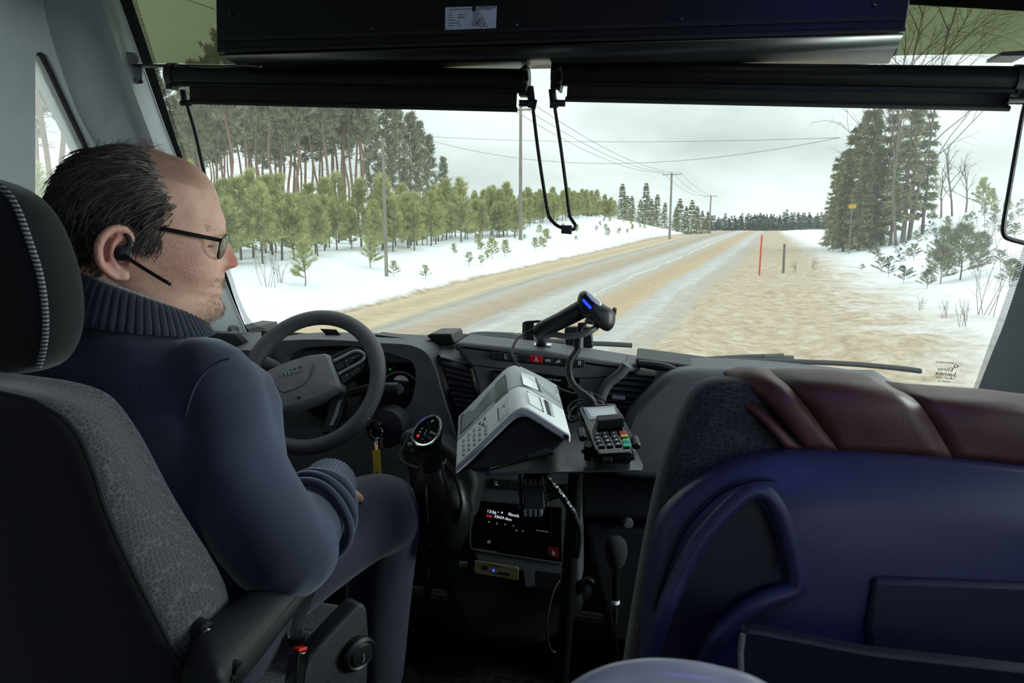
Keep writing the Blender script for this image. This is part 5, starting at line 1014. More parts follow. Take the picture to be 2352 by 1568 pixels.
def head_pt(u, a, grow=0.0):
    xf_, xb_ = interp(u, fu, fxv), interp(u, bu, bxv); hw = halfw(u)
    xc = xb_ + (xf_-xb_)*.47; c, s = math.cos(a), math.sin(a)
    pw = .80 if c > 0 else .92
    jaw = max(0, min(1, (u_mouth+.01-u)/.04))
    x = xc + (xf_-xc if c > 0 else xc-xb_)*math.copysign(abs(c)**pw, c)
    y = hw*math.copysign(abs(s)**.86, s)*(1 - jaw*.38*max(0, c)**1.2)
    if c > 0:
        ay = abs(y)
        x += interp(u, nu, nh)*g(y, .0085 + .007*max(0, min(1, (nu[-1]-u)/.05)))*1.0
        x += .011*g(ay-.0145, .006)*g(u-(nu[0]+.011), .008)       # nostril wings
        x -= .0165*g(ay-.032, .014)*g(u-u_eye, .011)
        x += .0045*g(ay-.026, .02)*g(u-(u_eye+.020), .008)        # brow
        x += .004*g(ay-.045, .015)*g(u-(u_eye-.028), .014)        # cheekbone
        x -= .006*g(ay-.028-.30*(nu[0]-u), .0042)*g(u-(u_mouth+.008), .020)   # fold from nose to mouth
        x -= .0035*g(ay, .026)*g(u-u_mouth+.10*ay, .0022); x += .0014*g(ay, .018)*(g(u-u_mouth-.0065, .004)+g(u-u_mouth+.0065, .0045)); x -= .003*g(ay, .02)*g(u-u_mouth+.015, .005)
    p = Hc + HX*x + HU*u + HL*y
    if grow: q = Hc + HX*(xc) + HU*(u_eye+.02); d = (p-q).normalized(); p = p + d*grow
    return p
NA = 112
us_ = [u_bot-.012 + (u_top-u_bot+.012)*i/110 for i in range(111)]
body = MB(); body.loft([[head_pt(u, 2*math.pi*i/NA) for i in range(NA)] for u in us_])
# ears
def ear(sgn):
    k = lambda x, y, o: S(x, y, 0) + HL*sgn*o
    body.tube(smooth_pts([k(303, 566, .074), k(301, 542, .079), k(284, 526, .084), k(260, 529, .090), k(242, 546, .094), k(234, 570, .094), k(238, 598, .091), k(254, 618, .086), k(274, 630, .080), k(298, 631, .074)], 6), [.0042+.0016*math.sin(i/54*3.1) for i in range(55)], 10)
    body.tube(smooth_pts([k(292, 548, .078), k(272, 550, .083), k(260, 572, .086), k(265, 598, .084), k(284, 614, .078), k(300, 612, .075)], 5), .0040, 8)
    base = [k(x, y, .077 if x > 270 else .083) for x, y in ((300, 545), (284, 530), (260, 533), (245, 550), (238, 572), (243, 598), (258, 616), (276, 628), (300, 628))]
    body.prism(base, HL*-sgn*.006)
    body.ell(k(282, 624, .079), (.009, .0045, .009), (HX, HL, HU)); body.ell(k(300, 592, .076), (.005, .005, .008), (HX, HL, HU))
ear(-1); ear(1)
for sg in (-1, 1):                                           # eyelids over eyeballs
    e_ = Hc + HX*(interp(u_eye, fu, fxv)-.0165) + HU*(u_eye) + HL*sg*.032
    body.ell(e_ + HU*.004, (.0135, .0145, .0075), (HX, HL, HU)); body.ell(e_ - HU*.0055, (.0125, .014, .0055), (HX, HL, HU))
# neck, trunk, arms, legs below the clothes
NB = V((-.715, .845, 1.085)); sho_r, elb_r, wri_r = A(498, 890, .96), A(660, 1262, .985), A(752, 1120, 1.19)
sho_l, elb_l, wri_l = V((-.94, .90, 1.03)), V((-1.01, .98, .80)), V((-.86, 1.17, .79))
hip_r, kne_r, ank_r = V((-.605, .90, .665)), A(873, 1170, 1.39), A(866, 1480, 1.60)
hip_l, kne_l, ank_l = V((-.80, .90, .665)), V((-.86, 1.29, .72)), V((-.86, 1.47, .22))
ank_r = V((ank_r.x, ank_r.y, .22))
body.tube(smooth_pts([V((-.705, .84, .95)), NB, Hc - HU*.075 - HX*.030, Hc - HU*.03 - HX*.025], 5), [.06]*6+[.056]*5+[.055]*5, 20)
def limb(mb, pts, rad, n=18, k=6): 
    p = smooth_pts(pts, k); mb.tube(p, [interp(i/(len(p)-1)*(len(rad)-1), range(len(rad)), rad) for i in range(len(p))], n)
def trunk_ring(z, cx, cy, rx, ry, yaw_=.12, n=36, ex=.8):
    out = []
    for i in range(n):
        a = 2*math.pi*i/n; x = rx*math.copysign(abs(math.cos(a))**ex, math.cos(a)); y = ry*math.copysign(abs(math.sin(a))**ex, math.sin(a))
        out.append(V((cx + x*math.cos(yaw_)-y*math.sin(yaw_), cy + x*math.sin(yaw_)+y*math.cos(yaw_), z)))
    return out
def trunk(mb, sh=0.0):
    mb.loft([trunk_ring(z, cx, cy, rx-sh, ry-sh) for z, cx, cy, rx, ry in ((.585, -.70, .88, .17, .115), (.64, -.70, .885, .19, .135), (.72, -.70, .895, .195, .15), (.80, -.70, .90, .195, .152), (.88, -.70, .885, .20, .145), (.95, -.71, .868, .212, .135), (1.00, -.715, .858, .222, .122), (1.04, -.72, .855, .215, .105), (1.07, -.72, .85, .175, .09), (1.095, -.718, .85, .115, .075), (1.11, -.715, .85, .07, .06))])
trunk(body, .016)
mid_r = sho_r.lerp(elb_r, .5) + V((-.030, -.004, .008))
limb(body, [sho_r, mid_r, elb_r, wri_r], [.042, .045, .042, .038, .034, .028]); limb(body, [sho_l, elb_l, wri_l], [.05, .047, .042, .038, .028])
for h, kn, an in ((hip_r, kne_r, ank_r), (hip_l, kne_l, ank_l)):
    limb(body, [h, h.lerp(kn, .5)+V((0, 0, .008)), kn, kn.lerp(an, .4)+V((0, -.01, 0)), an], [.075, .07, .055, .05, .035])
def hand(mb, wr, dr, palm_n, thumb_sgn, curl):
    dr = V(dr).normalized(); pn = V(palm_n); pn = (pn - dr*pn.dot(dr)).normalized(); sd = dr.cross(pn)*thumb_sgn
    c = wr + dr*.05; mb.loft([[wr + dr*d + sd*(w_*math.cos(a)) + pn*(.014*math.sin(a)) for a in [2*math.pi*i/16 for i in range(16)]] for d, w_ in ((-.015, .026), (.01, .028), (.04, .038), (.075, .042), (.092, .038))])
    for i, (o, ln) in enumerate(((.031, .068), (.010, .077), (-.011, .072), (-.031, .056))):
        p = wr + dr*.085 + sd*o; q = dr; pts = [p]
        for j, f in enumerate((.45, .32, .23)):
            q = (q*math.cos(curl) + pn*math.sin(curl)).normalized(); pts.append(pts[-1] + q*ln*f)
        mb.tube(smooth_pts(pts, 3), [.0092]*4+[.0085]*3+[.0075]*3, 10); mb.ell(pts[-1], (.0075,)*3, n=8, m=6)
    p = wr + dr*.025 + sd*.028; t = (dr*.75 + sd*.6 + pn*.25).normalized(); t2 = (dr*.95 + pn*.35).normalized(); pts = [p, p+t*.035, p+t*.035+t2*.03, p+t*.035+t2*.05]
    mb.tube(smooth_pts(pts, 3), [.012]*4+[.0105]*3+[.0085]*3, 10); mb.ell(pts[-1], (.0085,)*3, n=8, m=6)
hand(body, wri_r + V((.004, .012, .0)), V((-.10, .55, -.35)), V((-.1, -.35, -.7)), 1, .30)
hand(body, wri_l, V((.35, .7, -.25)), V((.1, -.3, -.8)), -1, .35)
def bake(o):
    bpy.context.view_layer.update(); dg = bpy.context.evaluated_depsgraph_get(); me = bpy.data.meshes.new_from_object(o.evaluated_get(dg)); o.modifiers.clear(); o.data = me
    me.polygons.foreach_set('use_smooth', [True]*len(me.polygons)); return o
def remesh(o, vox, it=3, fac=.5):
    md = o.modifiers.new('r', 'REMESH'); md.mode = 'VOXEL'; md.voxel_size = vox
    if it: md = o.modifiers.new('s', 'SMOOTH'); md.iterations = it; md.factor = fac
    return bake(o)
M_skin = mat('skin', 'd8a48e', .5, var=.10, scale=45, c2='e2b5a0', bump=.25, bscale=700, spec=.35)
n, l, b = nodes(M_skin); b.inputs['Subsurface Weight'].default_value = .12; b.inputs['Subsurface Radius'].default_value = (.01, .004, .002); b.inputs['Subsurface Scale'].default_value = .5
tcs = n.new('ShaderNodeTexCoord'); prev = b.inputs['Base Color'].links[0].from_socket
def blotch(pos, r0_, r1_, c, amt, noisy=None):
    global prev
    sub = n.new('ShaderNodeVectorMath'); sub.operation = 'DISTANCE'; l.new(tcs.outputs['Object'], sub.inputs[0]); sub.inputs[1].default_value = pos
    r = n.new('ShaderNodeMapRange'); r.interpolation_type = 'SMOOTHSTEP'; l.new(sub.outputs['Value'], r.inputs[0]); r.inputs[1].default_value = r1_; r.inputs[2].default_value = r0_; r.inputs[3].default_value = 0; r.inputs[4].default_value = amt
    fac = r.outputs[0]
    if noisy:
        z = n.new('ShaderNodeTexNoise'); z.inputs['Scale'].default_value = noisy; z.inputs['Detail'].default_value = 1; l.new(tcs.outputs['Object'], z.inputs[0])
        r2 = n.new('ShaderNodeMapRange'); l.new(z.outputs[0], r2.inputs[0]); r2.inputs[1].default_value = .42; r2.inputs[2].default_value = .62
        mu = n.new('ShaderNodeMath'); mu.operation = 'MULTIPLY'; l.new(fac, mu.inputs[0]); l.new(r2.outputs[0], mu.inputs[1]); fac = mu.outputs[0]
    mx = n.new('ShaderNodeMix'); mx.data_type = 'RGBA'; l.new(fac, mx.inputs[0]); l.new(prev, mx.inputs[6]); mx.inputs[7].default_value = (*lin(c), 1); prev = mx.outputs[2]
blotch(S(535, 605), .012, .034, 'a8453c', .7); blotch(S(265, 575, -.085), .015, .04, 'b0605a', .5); blotch(S(300, 590, -.08), .005, .02, '8a4038', .5); blotch(S(440, 600, -.06), .01, .05, 'c4796c', .5); blotch(S(460, 420, -.03), .02, .06, 'c59a7c', .4)
blotch(S(488, 708, -.02), .018, .045, '6b5848', .62, 700); blotch(S(400, 610, -.06), .02, .055, '6a5348', .45, 650); blotch(S(508, 640, -.01), .008, .022, '75604f', .5, 700); blotch(S(509, 662, -.004), .004, .012, 'b0625c', .7); blotch(S(395, 375, -.05), .015, .05, '7f5b50', .5)
l.new(prev, b.inputs['Base Color'])
person = body.build('person', M_skin, ang=0); remesh(person, .0030, 2, .4)
tag(person, 'balding person in a navy sweater sitting at the wheel, looking right', 'person')
def knit(name, c, c2, sc_=700, dirn=(1, .25, .6)):
    m = mat(name, c, .92, c2=c2, scale=9, sheen=.55); n, l, b = nodes(m); b.inputs['Sheen Tint'].default_value = (.7, .76, .9, 1)
    t = n.new('ShaderNodeTexCoord'); at = n.new('ShaderNodeAttribute'); at.attribute_name = 'knit'; mk = n.new('ShaderNodeMath'); mk.operation = 'MULTIPLY'; l.new(at.outputs['Fac'], mk.inputs[0]); mk.inputs[1].default_value = 6.2832/.0018; w_ = n.new('ShaderNodeMath'); w_.operation = 'SINE'; l.new(mk.outputs[0], w_.inputs[0])
    bp = n.new('ShaderNodeBump'); bp.inputs['Strength'].default_value = .5; bp.inputs['Distance'].default_value = .0012; bp.inputs['Strength'].default_value = .16; l.new(w_.outputs[0], bp.inputs['Height']); l.new(bp.outputs[0], b.inputs['Normal'])
    src = b.inputs['Base Color'].links[0].from_socket; mx = n.new('ShaderNodeMix'); mx.data_type = 'RGBA'; mx.blend_type = 'MULTIPLY'; l.new(src, mx.inputs[6]); mx.inputs[0].default_value = .12; l.new(w_.outputs[0], mx.inputs[7]); l.new(mx.outputs[2], b.inputs['Base Color']); return m
M_knit = knit('navy_knit', '2a2f42', '363c52')
topc = S(303, 668, 0); botc = S(298, 742, 0); tx = (S(447, 722)-S(163, 618)).normalized(); bxn = (S(470, 760)-S(160, 722)).normalized()
sweater = MB(); trunk(sweater, 0)
limb(sweater, [sho_r + V((-.05, 0, .012)), sho_r + V((-.006, 0, -.0)), mid_r, elb_r + V((-.008, -.006, .006)), elb_r + V((.004, .04, .002))], [.046, .058, .066, .070, .071, .068, .058], 26)
limb(sweater, [elb_r + V((-.004, .005, .0)), elb_r.lerp(wri_r, .45)+V((.006, 0, .004)), wri_r + V((.0, -.01, 0))], [.066, .060, .054, .046, .040], 24)
sweater.tube([V((-.715, .845, 1.04)), botc, topc.lerp(botc, .45)], [.085, .082, .07], 24)
limb(sweater, [sho_l, elb_l, wri_l], [.068, .068, .064, .055, .042], 20)
sw_o = sweater.build('sweater', M_knit, person, ang=0); remesh(sw_o, .006, 6, .5)
tag(sw_o, 'dark navy knitted sweater')
kv = []; far_ = V((-.75, .6, .2)).normalized()               # knit columns run along each sleeve and up the trunk
for v in sw_o.data.vertices:
    p = v.co; best = None
    for a_, b_, rr_ in ((sho_r, elb_r, .075), (elb_r, wri_r, .055), (sho_l, elb_l, .068), (elb_l, wri_l, .055)):
        ab = b_-a_; t_ = max(0, min(1, (p-a_).dot(ab)/ab.dot(ab))); d_ = (p-a_-ab*t_).length
        if d_ < rr_*1.32 and (best is None or d_/rr_ < best[0]): best = (d_/rr_, a_, ab, rr_)
    if best is None: kv.append(math.atan2(p.y-.86, -(p.x+.70))*.17); continue
    z_ = best[2].normalized(); x_ = (far_-z_*far_.dot(z_)).normalized(); q_ = p-best[1]; kv.append(math.atan2(q_.dot(z_.cross(x_)), -q_.dot(x_))*best[3])
at_ = sw_o.data.attributes.new('knit', 'FLOAT', 'POINT'); at_.data.foreach_set('value', kv)
# cuff with ribbing and gathered folds of the sleeve
M_rib = knit('navy_rib', '30374a', '434b60', 200)
fd = (wri_r-elb_r).normalized()
for u, r_, t_ in ((.34, .0635, .0075), (.50, .0595, .0085), (.66, .0535, .0075)):
    c = elb_r.lerp(wri_r, u) + V((.007, 0, .004)); x, y, z = frame((fd + V((0, .25, -.15*u))).normalized()); m = MB()
    m.tube([c + x*r_*math.cos(a)*(1+.04*math.sin(2*a)) + y*r_*math.sin(a) + fd*.004*math.sin(3*a+u*9) for a in [2*math.pi*i/48 for i in range(48)]], t_, 10, loop=True); m.build('sleeve_fold', M_knit, sw_o)
x, y, z = frame(fd); m = MB(); rings = []
for d, r_ in ((-.02, .050), (0, .0495), (.03, .046), (.055, .044), (.060, .0425), (.055, .039)):
    rings.append([wri_r + fd*(d-.035) + (x*math.cos(a)+y*math.sin(a))*(r_ + .0010*math.cos(44*a)) for a in [2*math.pi*i/264 for i in range(264)]])
m.loft(rings, cap=False); m.build('cuff', M_rib, sw_o)
# rolled ribbed collar
ct, cb_ = [], []
cols = []
M_col = mat('navy_ribbed_collar', '1c2233', .95, sheen=.35)
NCOL = 64*6; rr = []
for t_, off in ((-.02, -.006), (.05, .004), (.2, .008), (.45, .009), (.7, .011), (.9, .013), (1.05, .012)):
    c = topc.lerp(botc, t_); ax = tx.lerp(bxn, t_).normalized(); rx = .0865 + .012*t_ + off*.6; ry = .066 + .016*t_ + off
    rr.append([c + ax*rx*math.cos(a) + HL*ry*math.sin(a) + (c-topc).normalized()*0 + (ax*math.cos(a)+HL*math.sin(a))*.0013*math.cos(64*a) for a in [2*math.pi*i/NCOL for i in range(NCOL)]])
m = MB(); m.loft(rr, cap=False); m.build('collar', M_col, sw_o, ang=60, solid=.004)
m = MB(); m.tube(smooth_pts([A(528, 822, .903), A(490, 838, .902), A(452, 880, .897), A(430, 940, .898), A(422, 1010, .905), A(426, 1070, .915)], 6), .0018, 6); m.build('armhole_seam', M_knit, sw_o)
M_tr = mat('navy_trousers', '23263a', .85, var=.1, scale=25, sheen=.25, bump=.2, bscale=900)
tr_ = MB(); tr_.loft([trunk_ring(z, -.70, cy, rx, ry) for z, cy, rx, ry in ((.585, .88, .185, .14), (.64, .885, .20, .145), (.70, .89, .205, .155))])
for h, kn, an in ((hip_r, kne_r, ank_r), (hip_l, kne_l, ank_l)):
    limb(tr_, [h+V((0, -.03, .0)), h.lerp(kn, .5)+V((0, 0, .008)), kn+V((0, -.01, -.005)), kn.lerp(an, .15)+V((0, .015, 0)), kn.lerp(an, .55)+V((0, 0, 0)), an+V((0, 0, .02))], [.088, .088, .082, .078, .074, .070, .066, .06], 24)
to = tr_.build('trousers', M_tr, person, ang=0); remesh(to, .007, 6, .5); tag(to, 'dark navy trousers')
for an in (ank_r, ank_l):
    m = MB(); m.loft([[V((an.x + w_*math.cos(a), an.y + d, FZ+.004 + max(0, h*(.5+.5*math.sin(a))))) for a in [2*math.pi*i/20 for i in range(20)]] for d, w_, h in ((-.07, .02, .06), (-.06, .036, .09), (0, .042, .12), (.06, .045, .085), (.13, .05, .06), (.18, .04, .05), (.20, .015, .03))]); m.build('shoe', M_black, person, ang=60)
# eyes
for sg in (-1, 1):
    e_ = Hc + HX*(interp(u_eye, fu, fxv)-.0155) + HU*(u_eye-.0005) + HL*sg*.031
    m = MB(); m.ell(e_, (.0125, .0125, .0085), (HX, HL, HU)); ey = m.build('eyeball', mat('eye_white', 'd8d4cc', .2), person); m = MB(); m.lathe(e_+HX*.0118, HX, [(.0058, 0), (.005, .0008), (.0003, .0012)], 16); m.build('iris', mat('blue_grey_iris', '4e5a66', .15), ey)
# eyebrow, moustache, goatee hairs
M_hair = mat('dark_brown_hair', '1e1814', .5, var=.3, scale=90, c2='30261f', spec=.45); M_hair2 = mat('greying_hair', '4e4238', .5, var=.3, scale=60, c2='6d6053'); M_beard = mat('pale_beard_hair', '9a8873', .6)
def strand(mb, p, dirs, w_, lens):
    pts = [p]
    for d, ln in zip(dirs, lens): pts.append(pts[-1] + d*ln)
    pts = smooth_pts(pts, 2); s = R0.cross((pts[-1]-pts[0]).normalized()); s = s.normalized() if s.length > .1 else HU
    k = len(pts); mb.loft([[q - s*w_*(1-.85*i/k), q + s*w_*(1-.85*i/k)] for i, q in enumerate(pts)], closed=False, cap=False)
hp = [(322, 343), (352, 372), (368, 405), (377, 433), (393, 458), (402, 482), (386, 512), (372, 532), (362, 560), (335, 566), (308, 556), (296, 532), (284, 521), (262, 521), (240, 534), (230, 556), (229, 584), (236, 602), (205, 612), (162, 624), (100, 640), (40, 500), (120, 300), (250, 290)]
hpl = [loc(*p) for p in hp]
def inside(x, y):
    r = False; j = len(hpl)-1
    for i in range(len(hpl)):
        (xi, yi), (xj, yj) = hpl[i], hpl[j]
        if (yi > y) != (yj > y) and x < (xj-xi)*(y-yi)/(yj-yi)+xi: r = not r
        j = i
    return r
def edge(x, y): return min(((x-a[0])**2+(y-a[1])**2)**.5 for a in [(hpl[i][0]*(1-t)+hpl[i+1][0]*t, hpl[i][1]*(1-t)+hpl[i+1][1]*t) for i in range(18) for t in (0, .25, .5, .75)])
cap = MB(); nu_, na_ = 80, 112; idx = {}
vals = []
for i in range(nu_):
    u = loc(200, 640)[1] + (u_top - loc(200, 640)[1])*i/(nu_-1)
    for j in range(na_):
        a = 2*math.pi*j/na_; p0 = head_pt(max(u, u_bot-.012), a); 
        if u < u_bot-.012: p0 = p0 + HU*(u-(u_bot-.012))
        d = p0-Hc; x = d.dot(HX); e_ = edge(x, u); ok = inside(x, u) and e_ > .005; th = min(.0105, max(0, .35*(e_-.004)))*(1.0 if u < u_top-.035 else max(.15, (u_top-u)/.035))
        q = Hc + HX*(x*.3) + HU*(u_eye+.02); vals.append((ok, p0 + (p0-q).normalized()*(th if ok else .0))); 
for i in range(nu_-1):
    for j in range(na_):
        ids = [i*na_+j, i*na_+(j+1) % na_, (i+1)*na_+(j+1) % na_, (i+1)*na_+j]
        if all(vals[k][0] for k in ids):
            for k in ids:
                if k not in idx: idx[k] = cap.vs([vals[k][1]])
            cap.face([idx[k] for k in ids])
hair = cap.build('hair', M_hair, person, ang=0); hair.data.polygons.foreach_set('use_smooth', [True]*len(hair.data.polygons))
st1, st2 = MB(), MB(); rnd.seed(11)
for i in range(10000):
    u = rnd.uniform(loc(200, 630)[1], u_top-.002); a = rnd.uniform(0, 6.283); p0 = head_pt(max(u, u_bot-.012), a); d = p0-Hc; x = d.dot(HX)
    if not inside(x, u): continue
    e_ = edge(x, u); nrm = (p0 - (Hc + HX*x*.3 + HU*(u_eye+.02))).normalized()
    k = max(0, min(1, (u-u_eye)/.07)); tang = (-HX*(.35+.65*k) - HU*(1.15-.85*k) + rv(.35)).normalized(); tang = (tang - nrm*tang.dot(nrm)).normalized()
    near_front = x > loc(340, 500)[0]
    th = min(.011, .002+.35*e_)*(1 if u < u_top-.03 else .4)
    ln = rnd.uniform(.018, .034)*(1.1 if k > .3 else .85)
    tip = (tang*.9 + nrm*rnd.uniform(-.15, .15) - HU*.3).normalized()
    strand(st2 if (near_front and rnd.random() < .6) or rnd.random() < .16 else st1, p0 + nrm*(th*rnd.uniform(.5, 1.15)), [(tang + nrm*.25).normalized(), tang, tip], rnd.uniform(.0005, .0010), (ln*.35, ln*.35, ln*.4))
for i in range(260):                                          # curls over the nape and in front of the ear
    b_ = rnd.random(); px, py = (rnd.uniform(150, 240), rnd.uniform(585, 615)) if b_ < .6 else (rnd.uniform(305, 372), rnd.uniform(535, 562))
    p = S(px, py, -.055*min(1, (px-120)/110) if b_ < .6 else -.077); strand(st2 if rnd.random() < .3 else st1, p, [(-HU + HX*rnd.uniform(-.5, .3) + rv(.2)).normalized(), (-HU*.6 - HX*.5 + rv(.4)).normalized(), (HX*.4 - HU*.5 + rv(.5)).normalized()], .0008, (.012, .010, .008))
for i in range(170):                                          # loose wisps on the crown
    px = rnd.uniform(225, 350); py = 345 + abs(px-300)*.10 + rnd.uniform(0, 6); p = S(px, py, rnd.uniform(-.035, .035)); strand(st2 if rnd.random() < .6 else st1, p, [(HU*rnd.uniform(.25, .8) + HX*rnd.uniform(-.6, .8) + rv(.3)).normalized(), (HX*rnd.uniform(-.3, 1.0) + HU*.25 + rv(.4)).normalized(), (HX*.6 - HU*.5 + rv(.5)).normalized()], .00028, (.009, .014, .012))
st1.build('dark_strands', M_hair, hair, ang=0); st2.build('grey_strands', M_hair2, hair, ang=0)
bd = MB()
for i in range(900):
    t_ = rnd.random()
    if t_ < .6: u = rnd.uniform(u_bot-.008, u_mouth-.012); a = rnd.gauss(0, .5)
    elif t_ < .8: u = rnd.uniform(u_mouth+.003, u_mouth+.016); a = rnd.gauss(0, .28)
    else: u = rnd.uniform(u_eye+.017, u_eye+.025); a = rnd.choice((-1, 1))*rnd.uniform(.2, .8)
    p = head_pt(u, a); strand(bd, p, [(HX*.5 - HU*.8 + rv(.5)).normalized() if t_ < .8 else (-HX*.7 + HL*math.copysign(.6, math.sin(a)) + HU*.15 + rv(.2)).normalized()], .00028, (rnd.uniform(.003, .007),))
ls = MB()
for sg in (-1, 1):
    for i in range(46):
        u_ = u_eye + rnd.uniform(-.003, .0035); ax_ = Hc + HX*(interp(u_eye, fu, fxv)-.012-.020*(i/46)**1.5) + HU*(u_eye + .0005 - .004*(i/46)) + HL*sg*(.030 + .020*(i/46)**.8)
        strand(ls, ax_ + HL*sg*.001, [(HX*.8 + HL*sg*.6 + HU*rnd.uniform(-.5, .3)).normalized()], .0004, (rnd.uniform(.004, .007),))
ls.build('eyelashes', M_hair, person, ang=0)
bd.build('beard_and_brow', M_beard, person, ang=0)
# glasses and earpiece (worn, things of their own)
gl2 = thing('eyeglasses', S(500, 555, -.04), 'thin black framed eyeglasses worn by the driver', 'eyeglasses')
M_frame = mat('black_frame', '08080a', .65, spec=.15)
for sg in (-1, 1):
    m = MB(); o1, o2 = .0795*sg, .068*sg
    tp_pts = [S(300, 517, 0)+HL*o1, S(368, 526, 0)+HL*(o1*.99), S(430, 538, 0)+HL*(o1*.96), S(485, 549, 0)+HL*o2, S(498, 552, 0)+HL*o2]
    tp_pts = smooth_pts(tp_pts, 4); m.loft([[p - HU*.0028 - HL*.0008, p + HU*.0028 - HL*.0008, p + HU*.0022 + HL*.0008, p - HU*.0022 + HL*.0008] for p in tp_pts]); m.build('temple', M_frame, gl2)
    rim = smooth_pts([S(496, 552, 0)+HL*.066*sg, S(492, 575, 0)+HL*.062*sg, S(491, 588, 0)+HL*.054*sg, S(499, 592, 0)+HL*.040*sg, S(510, 580, 0)+HL*.024*sg, S(518, 562, 0)+HL*.016*sg, S(522, 545, 0)+HL*.016*sg, S(518, 538, 0)+HL*.024*sg, S(507, 544, 0)+HL*.046*sg], 4, True)
    m = MB(); c = sum(rim, V())/len(rim); m.loft([rim, [c + (p-c)*.98 + HX*.0012 for p in rim]]); lens = m.build('lens', M_glass, gl2, ang=0)
    m = MB(); m.tube(rim, .0009, 6, loop=True); m.build('rim', M_frame if sg < 0 else M_frame, gl2)
m = MB(); m.tube(smooth_pts([S(521, 548, -.016), S(526, 541, 0), S(521, 548, .016)], 5), .0011, 6); m.build('bridge', M_frame, gl2)
ep = thing('earpiece', S(285, 580, -.095), 'black wireless earpiece with a slim boom on the driver\'s ear', 'earpiece')
k = lambda x, y, o: S(x, y, 0) - HL*o
m = MB(); m.lathe(k(284, 578, .079), -HL, [(.009, -.004), (.0098, .004), (.0085, .009), (.004, .0105), (.0003, .0108)], 28); m.build('ear_module', M_black, ep)
m = MB(); pts = smooth_pts([k(286, 582, .089), k(310, 598, .088), k(345, 620, .085), k(378, 640, .082), k(386, 645, .081)], 5); m.tube(pts, [.0048]*3+[.0042]*14+[.0038]*4, 10, flat=.6); bm_ = m.build('boom', M_gloss, ep)
m = MB(); m.tube([k(378, 640, .0835), k(386, 645, .0825)], .0040, 10, flat=.6); m.build('boom_tip', M_steel, ep)
m = MB(); m.tube(smooth_pts([k(292, 570, .086), k(300, 560, .084), k(298, 548, .083), k(290, 535, .082)], 5), .0035, 8); m.build('ear_hook', M_black, ep); m = MB(); m.ell(k(297, 580, .081), (.004, .004, .0055), (HX, HL, HU)); m.build('ear_tip', M_trim2, ep)
# ================================================================ TICKET STAND, TICKET MACHINE, CARD TERMINAL, SCANNER
M_silver = mat('silver_plastic', 'd2d5d6', .38, var=.04); M_grey = mat('grey_plastic', '9ea3a6', .42, var=.05); M_charcoal = mat('charcoal_plastic', '1e2025', .5, bump=.2)
M_lcd = mat('lcd_grey_green', '8d9490', .12, var=.15, scale=14); M_paper = mat('white_window', 'f0f2f2', .3)
TZ = .868
stand = thing('device_stand', V((A(1308, 1300, 1.30).x, A(1308, 1300, 1.30).y, FZ)), 'black floor pole with a flat metal tray carrying the ticket machine and card terminal', 'stand')
px_, py_ = A(1308, 1300, 1.30).x, A(1308, 1300, 1.30).y
m = MB(); m.tube([(px_, py_, FZ), (px_, py_, TZ-.004)], .0135, 24); m.build('pole', M_blackmetal, stand)
m = MB(); m.lathe((px_, py_, FZ), (0, 0, 1), [(.06, 0), (.06, .006), (.02, .010), (.0145, .03)], 28); m.build('base_plate', M_blackmetal, stand)
M_tray = mat('satin_black_tray', '55565a', .28, metal=.85)
tr = [onz(x, y, TZ) for x, y in ((1084, 1077), (1108, 1082), (1120, 1087), (1470, 1079), (1477, 1075), (1478, 1068), (1462, 1033), (1415, 960), (1175, 940), (1100, 1010))]
m = MB(); m.prism(tr, (0, 0, -.003)); tray = m.build('tray', M_tray, stand, bevel=.0008)
for x, y in ((1265, 1041), (1342, 1037), (1120, 1066)): m = MB(); m.lathe(onz(x, y, TZ), (0, 0, 1), [(.005, 0), (.005, .003), (.003, .005), (.0003, .005)], 8); m.build('bolt', M_black, tray)
m = MB(); m.tube([onz(1320, 1085, TZ-.012), V((px_, py_, TZ-.012))], .006, 8); m.box((px_, py_, TZ-.01), (.07, .07, .01)); m.build('tray_mount', M_blackmetal, stand)
clampb = thing('clamp_block', A(1220, 1135, 1.27), 'black ribbed clamp block hanging under the tray on its arm', 'clamp')
m = MB(); m.prism([A(x, y, 1.25) for x, y in ((1200, 1096), (1243, 1095), (1249, 1134), (1251, 1170), (1204, 1172), (1201, 1134))], (0, .03, 0)); m.build('block', M_dash2, clampb, bevel=.002)
for i, yy in ((0, 1100), (0, 1172)):
    for k in range(4): m = MB(); m.prism([A(x, y, 1.244) for x, y in ((1202+k*11.5, yy), (1209+k*11.5, yy), (1210+k*11.5, yy+14), (1203+k*11.5, yy+15))], (0, .02, 0)); m.build('jaw_rib', M_dash, clampb, bevel=.0006)
m = MB(); m.tube([A(1193, 1090, 1.26), A(1198, 1168, 1.262)], .003, 8); m.build('rod', M_steel, clampb)
for yy in (1131, 1165): m = MB(); m.ell(A(1195, yy, 1.258), (.005, .005, .005)); m.build('rod_nut', M_steel, clampb)
m = MB(); m.prism([A(1246, 1134, 1.27), A(1324, 1108, 1.30), A(1326, 1130, 1.30), A(1248, 1156, 1.27)], (0, .012, 0)); m.build('arm', M_blackmetal, clampb, bevel=.001)
for o_ in (.3, .6): m = MB(); m.tube([A(1246, 1134, 1.268).lerp(A(1248, 1156, 1.268), o_), A(1324, 1108, 1.298).lerp(A(1326, 1130, 1.298), o_)], .0008, 4); m.build('arm_groove', M_dash, clampb)
